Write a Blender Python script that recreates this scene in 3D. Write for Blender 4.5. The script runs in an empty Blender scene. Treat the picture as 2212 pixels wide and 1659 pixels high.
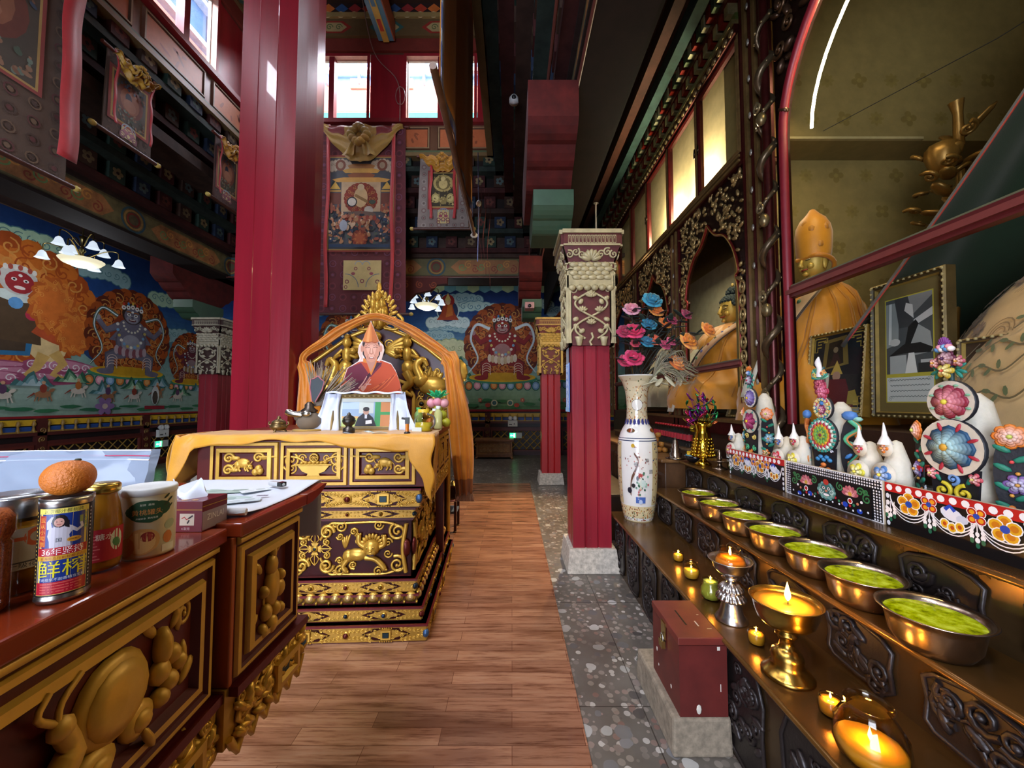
EXPOSURE = 1.0
SKY = .6
import bpy, math, random
from math import pi, sin, cos, radians
from mathutils import Vector, Matrix, Euler, noise
random.seed(11)
S = bpy.context.scene
COL = S.collection
# ------------------------------------------------------------------ colours
def lin(h):
 h = h.lstrip('#')
 o = []
 for i in (0, 2, 4):
  c = int(h[i:i+2], 16) / 255
  o.append(c / 12.92 if c <= .04045 else ((c + .055) / 1.055) ** 2.4)
 return tuple(o)
_cc = {}
def C(h):
 if not isinstance(h, str): return tuple(h)
 if h not in _cc: _cc[h] = lin(h)
 return _cc[h]
def jit(h, a=.12):
 c = C(h); k = 1 + random.uniform(-a, a)
 return tuple(max(0, x * k * (1 + random.uniform(-a, a) * .4)) for x in c)
def mixc(a, b, t):
 a, b = C(a), C(b)
 return tuple(x + (y - x) * t for x, y in zip(a, b))
# ------------------------------------------------------------------ mesh builder
EPS = .00025
def Rz(a): return Matrix.Rotation(a, 4, 'Z')
def Rx(a): return Matrix.Rotation(a, 4, 'X')
def Ry(a): return Matrix.Rotation(a, 4, 'Y')
def Tr(x, y=0, z=0): return Matrix.Translation((x, y, z))
def Sc(x, y=None, z=None):
 if y is None: y = z = x
 return Matrix.Diagonal((x, y, z, 1))
def plane(o, xd, yd):
 """local x along xd, local y along yd, local z outward"""
 xd = Vector(xd).normalized(); yd = Vector(yd).normalized(); zd = xd.cross(yd)
 m = Matrix((xd, yd, zd)).transposed().to_4x4(); m.translation = Vector(o)
 return m
def clipx(P, a, d):
 o = []
 for i in range(len(P)):
  p, q = P[i - 1], P[i]; u, v = (p[0] - a) * d, (q[0] - a) * d
  if (u >= 0) != (v >= 0): t = u / (u - v); o.append(tuple(x + (y - x) * t for x, y in zip(p, q)))
  if v >= 0: o.append(q)
 return o
class MB:
 def __init__(s, col='#888888'):
  s.v = []; s.f = []; s.fc = []; s.fs = []; s.M = Matrix(); s.col = C(col); s.lay = 0.; s.eps = EPS; s.map = None; s.strip = 0
  s.st = []
 def push(s, m): s.st.append(s.M); s.M = s.M @ m; return s
 def pop(s): s.M = s.st.pop(); return s
 def c(s, h): s.col = C(h); return s
 def add(s, vs, fs, smooth=False, col=None):
  if s.map and s.strip:
   V, F, q = [], [], s.strip
   for f in fs:
    P = [vs[i] for i in f]; lo = math.floor(min(p[0] for p in P) / q); hi = math.ceil(max(p[0] for p in P) / q)
    for k in range(lo, hi):
     Q = clipx(clipx(P, k * q, 1), (k + 1) * q, -1)
     if len(Q) > 2: F.append(tuple(range(len(V), len(V) + len(Q)))); V += Q
   vs, fs = V, F
   if not fs: return s
  b = len(s.v)
  if s.map:
   s.v += [tuple(s.M @ Vector(s.map(*p))) for p in vs]
  else:
   M = s.M
   s.v += [tuple(M @ Vector(p)) for p in vs]
  s.f += [tuple(b + i for i in f) for f in fs]
  c = C(col) if col is not None else s.col
  s.fc += [c] * len(fs); s.fs += [smooth] * len(fs)
  return s
 # --- solids
 def box(s, x0, x1, y0, y1, z0, z1, col=None):
  vs = [(x, y, z) for z in (z0, z1) for y in (y0, y1) for x in (x0, x1)]
  return s.add(vs, [(0, 2, 3, 1), (4, 5, 7, 6), (0, 1, 5, 4), (2, 6, 7, 3), (0, 4, 6, 2), (1, 3, 7, 5)], False, col)
 def tbox(s, b, t, z0, z1, col=None):
  """tapered box: b,t = (x0,x1,y0,y1)"""
  vs = [(x, y, z) for (q, z) in ((b, z0), (t, z1)) for y in q[2:] for x in q[:2]]
  return s.add(vs, [(0, 2, 3, 1), (4, 5, 7, 6), (0, 1, 5, 4), (2, 6, 7, 3), (0, 4, 6, 2), (1, 3, 7, 5)], False, col)
 def prism(s, poly, z0, z1, col=None, smooth=False, cap=True):
  n = len(poly)
  vs = [(x, y, z0) for x, y in poly] + [(x, y, z1) for x, y in poly]
  s.add(vs, [(i, (i + 1) % n, n + (i + 1) % n, n + i) for i in range(n)], smooth, col)
  if cap:
   s.add(vs[n:], [tuple(range(n))], False, col)
   s.add(vs[:n], [tuple(range(n - 1, -1, -1))], False, col)
  return s
 def lathe(s, prof, n=20, col=None, smooth=True, cap=True, mod=None):
  vs = []; fs = []
  m = len(prof)
  for r, z in prof:
   for i in range(n):
    a = 2 * pi * i / n
    k = mod(a, z) if mod else 1
    vs.append((r * k * cos(a), r * k * sin(a), z))
  for j in range(m - 1):
   for i in range(n):
    a = j * n + i; b = j * n + (i + 1) % n
    fs.append((a, b, b + n, a + n))
  s.add(vs, fs, smooth, col)
  if cap:
   if prof[0][0] > 1e-5: s.add(vs[:n], [tuple(range(n - 1, -1, -1))], False, col)
   if prof[-1][0] > 1e-5: s.add(vs[-n:], [tuple(range(n))], False, col)
  return s
 def ball(s, x, y, z, rx, ry=None, rz=None, n=10, m=6, col=None, half=False):
  if ry is None: ry = rx
  if rz is None: rz = rx
  s.push(Tr(x, y, z) @ Sc(rx, ry, rz))
  a0 = 0 if half else -pi / 2
  s.lathe([(max(cos(a0 + (pi / 2 - a0) * i / m), 1e-6), sin(a0 + (pi / 2 - a0) * i / m)) for i in range(m + 1)], n, col, True, False)
  return s.pop()
 def tube(s, pts, r, n=6, col=None, closed=False, cap=True, flat=1.):
  P = [Vector(p) for p in pts]; L = len(P)
  if L < 2: return s
  R = r if isinstance(r, (list, tuple)) else [r] * L
  up = None; vs = []
  for i in range(L):
   a = P[(i - 1) % L] if (closed or i > 0) else P[i]
   b = P[(i + 1) % L] if (closed or i < L - 1) else P[i]
   t = (b - a)
   t = t.normalized() if t.length > 1e-9 else Vector((0, 0, 1))
   if up is None:
    up = Vector((0, 0, 1)) if abs(t.z) < .9 else Vector((1, 0, 0))
   sd = t.cross(up)
   if sd.length < 1e-6: sd = t.orthogonal()
   sd.normalize(); up = sd.cross(t).normalized()
   for k in range(n):
    q = 2 * pi * k / n
    vs.append(P[i] + sd * (cos(q) * R[i]) + up * (sin(q) * R[i] * flat))
  fs = []
  for i in range(L if closed else L - 1):
   for k in range(n):
    a = i * n + k; b = i * n + (k + 1) % n; c2 = ((i + 1) % L) * n
    fs.append((a, b, c2 + (k + 1) % n, c2 + k))
  vs = [tuple(v) for v in vs]
  s.add(vs, fs, True, col)
  if cap and not closed:
   s.add(vs[:n], [tuple(range(n - 1, -1, -1))], False, col)
   s.add(vs[-n:], [tuple(range(n))], False, col)
  return s
 def grid(s, nu, nv, fn, col=None, smooth=True, colfn=None):
  vs = [fn(i / nu, j / nv) for j in range(nv + 1) for i in range(nu + 1)]
  fs = [(j * (nu + 1) + i, j * (nu + 1) + i + 1, (j + 1) * (nu + 1) + i + 1, (j + 1) * (nu + 1) + i) for j in range(nv) for i in range(nu)]
  k = len(s.fc)
  s.add(vs, fs, smooth, col)
  if colfn:
   q = 0
   for j in range(nv):
    for i in range(nu):
     s.fc[k + q] = C(colfn((i + .5) / nu, (j + .5) / nv)); q += 1
  return s
 def molding(s, x0, y0, x1, y1, prof, col=None, cols=None, fill=None):
  """rectangular picture-frame moulding in local xy; prof = [(inset, z)]"""
  loops = [[(x0 + d, y0 + d, z), (x1 - d, y0 + d, z), (x1 - d, y1 - d, z), (x0 + d, y1 - d, z)] for d, z in prof]
  for k in range(len(loops) - 1):
   vs = loops[k] + loops[k + 1]
   s.add(vs, [(i, (i + 1) % 4, 4 + (i + 1) % 4, 4 + i) for i in range(4)], False, cols[k] if cols else col)
  if fill is not None: s.add(loops[-1], [(0, 1, 2, 3)], False, fill)
  return s
 # --- relief ornaments (local xy, z out)
 def scroll(s, cx, cy, r, turns=1.4, a0=0., d=1, t=.2, col=None, z=0., n=None, tail=None):
  n = n or int(13 * turns) + 4
  pts = []; rr = []
  for i in range(n + 1):
   u = i / n
   a = a0 + d * 2 * pi * turns * u
   q = r * (1 - u) ** .8 + r * .12 * u
   pts.append((cx + q * cos(a), cy + q * sin(a), z + r * t * .35 * u))
   rr.append(r * t * (1.05 - .45 * u))
  if tail: pts.insert(0, (tail[0], tail[1], z)); rr.insert(0, r * t * .35)
  s.tube(pts, rr, 5, col)
  e = pts[-1]
  return s.ball(e[0], e[1], e[2], r * t * 1.15, n=7, m=4, col=col)
 def leaf(s, cx, cy, L, w, a, h=None, col=None, z=0., n=8, m=5):
  h = h or w * .5
  s.push(Tr(cx, cy, z) @ Rz(a) @ Tr(L / 2, 0, 0))
  s.ball(0, 0, 0, L / 2, w / 2, h, n, m, col)
  return s.pop()
 def flower(s, cx, cy, r, n=6, col=None, z=0., c2=None, h=.35, a0=0.):
  for i in range(n):
   a = a0 + 2 * pi * i / n
   s.leaf(cx + cos(a) * r * .15, cy + sin(a) * r * .15, r * .85, r * .75 * min(1, 5 / n), a, r * h * .6, col, z)
  return s.ball(cx, cy, z + r * h * .4, r * .28, r * .28, r * h * .6, 8, 4, c2 if c2 is not None else col)
 def vine(s, pts, r=.006, col=None, z=0.):
  return s.tube([(p[0], p[1], z) for p in pts], r, 5, col)
 # --- flat painted shapes, stacked in layers
 def poly(s, pts, col=None):
  s.lay += s.eps
  return s.add([(x, y, s.lay) for x, y in pts], [tuple(range(len(pts)))], False, col)
 def rect(s, x0, y0, x1, y1, col=None, n=1):
  s.lay += s.eps
  vs = []
  for i in range(n + 1):
   x = x0 + (x1 - x0) * i / n
   vs += [(x, y0, s.lay), (x, y1, s.lay)]
  return s.add(vs, [(2 * i, 2 * i + 2, 2 * i + 3, 2 * i + 1) for i in range(n)], False, col)
 def disc(s, cx, cy, rx, ry=None, col=None, n=16, a=0., wob=0., seed=0):
  ry = ry or rx; p = []
  for i in range(n):
   q = 2 * pi * i / n
   k = 1 + (wob * noise.noise((cos(q) * 1.7 + seed, sin(q) * 1.7, seed * 3.1)) if wob else 0)
   x, y = rx * k * cos(q), ry * k * sin(q)
   p.append((cx + x * cos(a) - y * sin(a), cy + x * sin(a) + y * cos(a)))
  return s.poly(p, col)
 def ring(s, cx, cy, r, w, col=None, n=20, ry=None):
  k = (ry or r) / r; s.lay += s.eps; vs = []
  for i in range(n):
   q = 2 * pi * i / n
   vs += [(cx + r * cos(q), cy + r * k * sin(q), s.lay), (cx + (r - w) * cos(q), cy + (r - w) * k * sin(q), s.lay)]
  return s.add(vs, [(2 * i, (2 * i + 2) % (2 * n), (2 * i + 3) % (2 * n), 2 * i + 1) for i in range(n)], False, col)
 def stroke(s, pts, w, col=None, w1=None):
  s.lay += s.eps; L = len(pts); vs = []
  for i in range(L):
   a = pts[max(i - 1, 0)]; b = pts[min(i + 1, L - 1)]
   dx, dy = b[0] - a[0], b[1] - a[1]; q = math.hypot(dx, dy) or 1
   k = (w if w1 is None else w + (w1 - w) * i / (L - 1)) / 2
   vs += [(pts[i][0] - dy / q * k, pts[i][1] + dx / q * k, s.lay), (pts[i][0] + dy / q * k, pts[i][1] - dx / q * k, s.lay)]
  return s.add(vs, [(2 * i, 2 * i + 1, 2 * i + 3, 2 * i + 2) for i in range(L - 1)], False, col)
 def arc(s, cx, cy, r, a0, a1, w, col=None, n=12, ry=None, w1=None):
  ry = ry or r
  return s.stroke([(cx + r * cos(a0 + (a1 - a0) * i / n), cy + ry * sin(a0 + (a1 - a0) * i / n)) for i in range(n + 1)], w, col, w1)
 def spiral(s, cx, cy, r, turns, a0, d, w, col=None):
  n = int(12 * turns)
  return s.stroke([(cx + r * (1 - .9 * i / n) * cos(a0 + d * 2 * pi * turns * i / n), cy + r * (1 - .9 * i / n) * sin(a0 + d * 2 * pi * turns * i / n)) for i in range(n + 1)], w, col)
 def cloud(s, cx, cy, w, h, col='#e8ece4', edge='#9fb4b8', n=5):
  for e, cc in ((1.12, edge), (1., col)):
   for i in range(n):
    u = i / (n - 1) - .5
    s.disc(cx + u * w * .8, cy + h * (.25 - abs(u)) * .6 * (1 if i % 2 else .6), w / n * .85 * e, h * .5 * e, cc, 12)
  for i in range(n):
   u = i / (n - 1) - .5
   s.spiral(cx + u * w * .8, cy + h * .02, w / n * .45, 1.2, i, 1, w / n * .08, edge)
  return s
 def flame(s, cx, cy, rx, ry, cols=('#7a2a0c', '#c2601c', '#d98a34'), n=26, seed=0, jag=.22):
  jag *= .5
  rnd = random.Random(seed)
  for k, cc in enumerate(cols):
   q = 1 - .16 * k
   p = []
   for i in range(n * 2):
    a = 2 * pi * i / (2 * n) + pi / 2
    j = (1 + jag * rnd.uniform(.4, 1.)) if i % 2 else (1 - jag * .3)
    p.append((cx + rx * q * j * cos(a + (.12 if i % 2 else 0)), cy + ry * q * j * sin(a + (.12 if i % 2 else 0))))
   s.poly(p, cc)
  for i in range(n):
   a = 2 * pi * i / n + pi / 2
   x, y = cx + rx * .86 * cos(a), cy + ry * .86 * sin(a)
   r = min(rx, ry)
   s.disc(x * 1 + (x - cx) * .12, y + (y - cy) * .12, r * .13, r * .17, cols[i % 2], 9, a)
   for q in (.86, .62): s.spiral(cx + (x - cx) * q / .86, cy + (y - cy) * q / .86, r * .14, 1.3, a, 1 if i % 2 else -1, r * .025, cols[0] if i % 2 else mixc(cols[-1], '#e6b05a', .5))
  return s
 def pflower(s, cx, cy, r, n=6, c1='#c23b3b', c2='#f0c040', c3=None, a0=0., edge=None):
  for i in range(n):
   a = a0 + 2 * pi * i / n
   x, y = cx + cos(a) * r * .55, cy + sin(a) * r * .55
   if edge: s.disc(x, y, r * .5, r * min(.5, 2.2 / n), edge, 10, a)
   s.disc(x, y, r * .42, r * min(.4, 1.8 / n), c1, 10, a)
   if c3: s.disc(x - cos(a) * r * .1, y - sin(a) * r * .1, r * .22, r * .18, c3, 8, a)
  return s.disc(cx, cy, r * .28, None, c2, 10)
 def text(s, body, size, x, y, col='#ffffff', align='L', sx=1., bold=0., depth=0.):
  vs, fs, w, h = glyphs(body)
  s.lay += s.eps
  k = size
  ox = x - (w * k * sx / 2 if align == 'C' else 0)
  if depth:
   s.add([(ox + a * k * sx, y + b * k, s.lay + depth) for a, b in vs], fs, False, col)
  return s.add([(ox + a * k * sx, y + b * k, s.lay) for a, b in vs], fs, False, col)
 # --- finish
 def build(s, name, mat, parent=None, loc=None, rz=0., label=None, cat=None, group=None, kind=None, bevel=0., solid=0., sub=0, flip=False):
  me = bpy.data.meshes.new(name)
  me.from_pydata(s.v, [], s.f)
  me.update()
  me.polygons.foreach_set('use_smooth', s.fs)
  ca = me.color_attributes.new('Col', 'FLOAT_COLOR', 'CORNER')
  buf = []
  for f, c in zip(s.f, s.fc):
   buf += [c[0], c[1], c[2], 1.] * len(f)
  ca.data.foreach_set('color', buf)
  me.materials.append(mat)
  o = bpy.data.objects.new(name, me); COL.objects.link(o)
  if parent: o.parent = parent
  if loc is not None: o.location = loc
  if rz: o.rotation_euler = (0, 0, rz)
  tag(o, label, cat, group, kind)
  if bevel:
   b = o.modifiers.new('b', 'BEVEL'); b.width = bevel; b.segments = 2; b.limit_method = 'ANGLE'; b.angle_limit = radians(40)
   b.harden_normals = False
  if solid:
   b = o.modifiers.new('s', 'SOLIDIFY'); b.thickness = solid; b.offset = 0
  if sub:
   b = o.modifiers.new('u', 'SUBSURF'); b.levels = sub; b.render_levels = sub
  return o
def tag(o, label=None, cat=None, group=None, kind=None):
 if label: o['label'] = label
 if cat: o['category'] = cat
 if group: o['group'] = group
 if kind: o['kind'] = kind
 return o
def thing(name, label, cat, loc=(0, 0, 0), rz=0., group=None):
 o = bpy.data.objects.new(name, None); COL.objects.link(o)
 o.location = loc; o.rotation_euler = (0, 0, rz); o.empty_display_size = .05
 return tag(o, label, cat, group)
def dup(root, loc, rz=0., label=None, group=None, scale=None):
 r = root.copy(); COL.objects.link(r); r.location = loc; r.rotation_euler = (0, 0, rz)
 if label: r['label'] = label
 if group: r['group'] = group
 if scale: r.scale = (scale,) * 3 if not isinstance(scale, tuple) else scale
 for ch in list(root.children):
  c2 = ch.copy(); COL.objects.link(c2); c2.parent = r
  for g in ch.children:
   d = g.copy(); COL.objects.link(d); d.parent = c2
 return r
_gl = {}
def glyphs(body):
 if body in _gl: return _gl[body]
 cu = bpy.data.curves.new('t', 'FONT'); cu.body = body; cu.size = 1; cu.resolution_u = 3
 o = bpy.data.objects.new('t', cu); COL.objects.link(o)
 dg = bpy.context.evaluated_depsgraph_get()
 me = bpy.data.meshes.new_from_object(o.evaluated_get(dg))
 vs = [(v.co.x, v.co.y) for v in me.vertices]; fs = [tuple(p.vertices) for p in me.polygons]
 bpy.data.objects.remove(o); bpy.data.curves.remove(cu); bpy.data.meshes.remove(me)
 w = max([v[0] for v in vs], default=0); h = max([v[1] for v in vs], default=0)
 _gl[body] = (vs, fs, w, h)
 return _gl[body]
def ell(cx, cy, rx, ry, n=20, a0=0, a1=2 * pi):
 return [(cx + rx * cos(a0 + (a1 - a0) * i / n), cy + ry * sin(a0 + (a1 - a0) * i / n)) for i in range(n + (0 if abs(a1 - a0 - 2 * pi) < 1e-6 else 1))]
def bez(pts, n=8):
 """smooth curve through points (Catmull-Rom)"""
 P = [Vector(p) for p in pts]; out = []
 for i in range(len(P) - 1):
  a = P[i - 1] if i else P[i] * 2 - P[i + 1]; b = P[i]; c2 = P[i + 1]
  d = P[i + 2] if i + 2 < len(P) else P[i + 1] * 2 - P[i]
  for k in range(n):
   t = k / n
   out.append(tuple(.5 * ((2 * b) + (c2 - a) * t + (2 * a - 5 * b + 4 * c2 - d) * t * t + (3 * b - a - 3 * c2 + d) * t ** 3)))
 out.append(tuple(P[-1]))
 return out
# ------------------------------------------------------------------ materials
_m = {}
def nodes(name):
 m = bpy.data.materials.new(name); m.use_nodes = True
 nt = m.node_tree; return m, nt, nt.nodes, nt.links, nt.nodes['Principled BSDF']
def setp(b, **k):
 for a, v in k.items(): b.inputs[a.replace('_', ' ')].default_value = v
def ramp(nd, stops):
 r = nd.new('ShaderNodeValToRGB'); e = r.color_ramp.elements
 e[0].position = stops[0][0]; e[0].color = (*C(stops[0][1]), 1)
 e[1].position = stops[-1][0]; e[1].color = (*C(stops[-1][1]), 1)
 for p, c in stops[1:-1]:
  q = e.new(p); q.color = (*C(c), 1)
 return r
def noi(nd, ln, scale, detail=4, rough=.6, vec=None, coord='Object', stretch=None):
 n = nd.new('ShaderNodeTexNoise'); n.inputs['Scale'].default_value = scale
 n.inputs['Detail'].default_value = detail; n.inputs['Roughness'].default_value = rough
 if vec is None:
  t = nd.new('ShaderNodeTexCoord'); vec = t.outputs[coord]
 if stretch:
  mp = nd.new('ShaderNodeMapping'); mp.inputs['Scale'].default_value = stretch
  ln.new(vec, mp.inputs['Vector']); vec = mp.outputs['Vector']
 ln.new(vec, n.inputs['Vector'])
 return n
def mixn(nd, ln, fac, a, b, mode='MIX'):
 m = nd.new('ShaderNodeMix'); m.data_type = 'RGBA'; m.blend_type = mode
 for i, v in ((0, fac), (6, a), (7, b)):
  if isinstance(v, (int, float)): m.inputs[i].default_value = v
  elif isinstance(v, tuple): m.inputs[i].default_value = (*v, 1)
  else: ln.new(v, m.inputs[i])
 return m.outputs[2]
def pm(key, rough=.6, metal=0., var=.18, vs=9., bump=0., bs=60., spec=.5, coat=0., sheen=0., stretch=None, chip=None, sss=0., veil=0.):
 """painted material: colour from the mesh's colour attribute, broken up by noise"""
 if key in _m: return _m[key]
 m, nt, nd, ln, b = nodes(key)
 at = nd.new('ShaderNodeAttribute'); at.attribute_name = 'Col'
 n = noi(nd, ln, vs, 5, .62, stretch=stretch)
 r = nd.new('ShaderNodeMapRange'); r.inputs[1].default_value = .3; r.inputs[2].default_value = .7
 r.inputs[3].default_value = 1 - var; r.inputs[4].default_value = 1 + var * .7
 ln.new(n.outputs[0], r.inputs[0])
 mm = nd.new('ShaderNodeVectorMath'); mm.operation = 'SCALE'
 ln.new(at.outputs['Color'], mm.inputs[0]); ln.new(r.outputs[0], mm.inputs['Scale'])
 out = mm.outputs[0]
 if chip:
  cn = noi(nd, ln, 34, 8, .75); cr = ramp(nd, [(.69, '#000000'), (.72, '#ffffff')]); ln.new(cn.outputs[0], cr.inputs[0]); out = mixn(nd, ln, cr.outputs[0], out, C(chip))
 ln.new(out, b.inputs['Base Color'])
 if veil:
  tr = nd.new('ShaderNodeBsdfTranslucent'); mx = nd.new('ShaderNodeMixShader'); mx.inputs[0].default_value = veil
  ln.new(out, tr.inputs[0]); ln.new(b.outputs[0], mx.inputs[1]); ln.new(tr.outputs[0], mx.inputs[2]); ln.new(mx.outputs[0], nd['Material Output'].inputs[0])
 setp(b, Roughness=rough, Metallic=metal, Specular_IOR_Level=spec, Coat_Weight=coat, Sheen_Weight=sheen)
 if sss: setp(b, Subsurface_Weight=sss); b.inputs['Subsurface Radius'].default_value = (.02, .01, .004)
 if bump:
  n2 = noi(nd, ln, bs, 3, .6, stretch=stretch)
  bp = nd.new('ShaderNodeBump'); bp.inputs['Strength'].default_value = bump; bp.inputs['Distance'].default_value = .004
  ln.new(n2.outputs[0], bp.inputs['Height']); ln.new(bp.outputs[0], b.inputs['Normal'])
 _m[key] = m
 return m
MATTE = pm('painted_matte', .8, var=.14)
SATIN = pm('painted_satin', .45, var=.14)
GLOSS = pm('glazed', .16, var=.06, coat=.3)
CLOTH = pm('cloth', .85, var=.12, bump=.25, bs=240, sheen=.15)
SILK = pm('silk', .5, var=.12, bump=.2, bs=120, sheen=.3)
GOLD = pm('gilding', .36, .55, var=.2, vs=14, bump=.15, bs=45)
GOLDP = pm('gold_paint', .45, .3, var=.16, vs=12, bump=.1, bs=50)
METAL = pm('worn_metal', .27, 1., var=.2, vs=16, bump=.12, bs=30)
LACQ = pm('lacquer', .38, var=.2, vs=5, spec=.35, stretch=(1, 1, .25))
REDP = pm('red_paint', .36, chip='#b8948a', var=.28, vs=7, bump=.3, bs=26, stretch=(1, 1, .12))
DIM = pm('sooty_paint', .75, var=.45, vs=7, spec=.25)  # dull paint with strong random mottling
MURAL = pm('mural_paint', .62, var=.16, vs=6, spec=.3)
PAPER = pm('paper', .7, var=.05)
WOOD = pm('carved_wood', .45, var=.3, vs=12, bump=.3, bs=40)
WAX = pm('wax', .35, var=.06, sss=.25)
DOUGH = pm('butter_dough', .55, var=.12, vs=20, bump=.4, bs=50, sss=.08)
def glass(key, col='#ffffff', rough=.02, ior=1.45, tint=.9, refl=1.):
 """thin pane: mostly clear with a fresnel reflection"""
 if key in _m: return _m[key]
 m, nt, nd, ln, b = nodes(key); nd.remove(b)
 out = nd['Material Output']
 t = nd.new('ShaderNodeBsdfTransparent'); t.inputs[0].default_value = (*[x * tint for x in C(col)], 1)
 g = nd.new('ShaderNodeBsdfGlossy'); g.inputs['Roughness'].default_value = rough
 f = nd.new('ShaderNodeFresnel'); ge = nd.new('ShaderNodeNewGeometry'); mr = nd.new('ShaderNodeMapRange')
 mr.inputs[3].default_value = ior; mr.inputs[4].default_value = 1 / ior
 ln.new(ge.outputs['Backfacing'], mr.inputs[0]); ln.new(mr.outputs[0], f.inputs[0])
 k = nd.new('ShaderNodeMath'); k.operation = 'MULTIPLY'; k.inputs[1].default_value = refl
 ln.new(f.outputs[0], k.inputs[0])
 x = nd.new('ShaderNodeMixShader')
 ln.new(k.outputs[0], x.inputs[0]); ln.new(t.outputs[0], x.inputs[1]); ln.new(g.outputs[0], x.inputs[2]); ln.new(x.outputs[0], out.inputs[0])
 _m[key] = m; return m
def emit(key, col, k):
 if key in _m: return _m[key]
 m, nt, nd, ln, b = nodes(key)
 setp(b, Base_Color=(*[x * .25 for x in C(col)], 1), Emission_Color=(*C(col), 1), Emission_Strength=k)
 _m[key] = m; return m
PANE = glass('window_glass', tint=.95)
CASEG = glass('case_glass', '#f6f4ea', tint=.96, refl=.3)
JARG = glass('jar_glass', '#fbf3e0', tint=.9, refl=1.2)
def area(name, loc, rot, sx, sy, power, col, spread=pi):
 l = bpy.data.lights.new(name, 'AREA'); l.shape = 'RECTANGLE'; l.size = sx; l.size_y = sy; l.energy = power; l.color = C(col); l.spread = spread
 o = bpy.data.objects.new(name, l); o.location = loc; o.rotation_euler = rot; COL.objects.link(o); return o
def spot(name, loc, target, power, col, ang=60, blend=.5, r=.05):
 l = bpy.data.lights.new(name, 'SPOT'); l.energy = power; l.color = C(col); l.spot_size = radians(ang); l.spot_blend = blend; l.shadow_soft_size = r
 o = bpy.data.objects.new(name, l); o.location = loc
 o.rotation_euler = (Vector(target) - Vector(loc)).to_track_quat('-Z', 'Y').to_euler(); COL.objects.link(o); return o
def point(name, loc, power, col, r=.03):
 l = bpy.data.lights.new(name, 'POINT'); l.energy = power; l.color = C(col); l.shadow_soft_size = r
 o = bpy.data.objects.new(name, l); o.location = loc; COL.objects.link(o); return o
GLD = '#c79a3c'; GLD2 = '#b98a30'; MAR = '#4a0f12'; RED = '#9c1f2a'; DRK = '#1d100e'
# ------------------------------------------------------------------ camera and render look
cd = bpy.data.cameras.new('camera'); cam = bpy.data.objects.new('camera', cd); COL.objects.link(cam)
cd.sensor_width = 36; cd.sensor_fit = 'HORIZONTAL'; cd.lens = 36 * 830 / 2212; cd.clip_start = .02; cd.clip_end = 200
cam.location = (0, 0, 1.45); cam.rotation_euler = (pi / 2 + math.atan(38.5 / 830), 0, 0)
S.camera = cam
vs_ = S.view_settings; vs_.view_transform = 'Standard'; vs_.look = 'None'; vs_.gamma = 1; vs_.exposure = EXPOSURE; vs_.use_curve_mapping = False
S.cycles.use_denoising = True; S.cycles.max_bounces = 9; S.cycles.diffuse_bounces = 4; S.cycles.glossy_bounces = 4; S.cycles.transparent_max_bounces = 24
S.cycles.sample_clamp_indirect = 6; S.cycles.caustics_reflective = False; S.cycles.caustics_refractive = False; S.cycles.blur_glossy = .6
w = bpy.data.worlds.new('sky'); S.world = w; w.use_nodes = True
w.node_tree.nodes['Background'].inputs[0].default_value = (.72, .86, 1., 1); w.node_tree.nodes['Background'].inputs[1].default_value = SKY
ST = 'structure'
def struct(name, mb, mat, **k): return mb.build(name, mat, kind=ST, **k)
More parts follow.
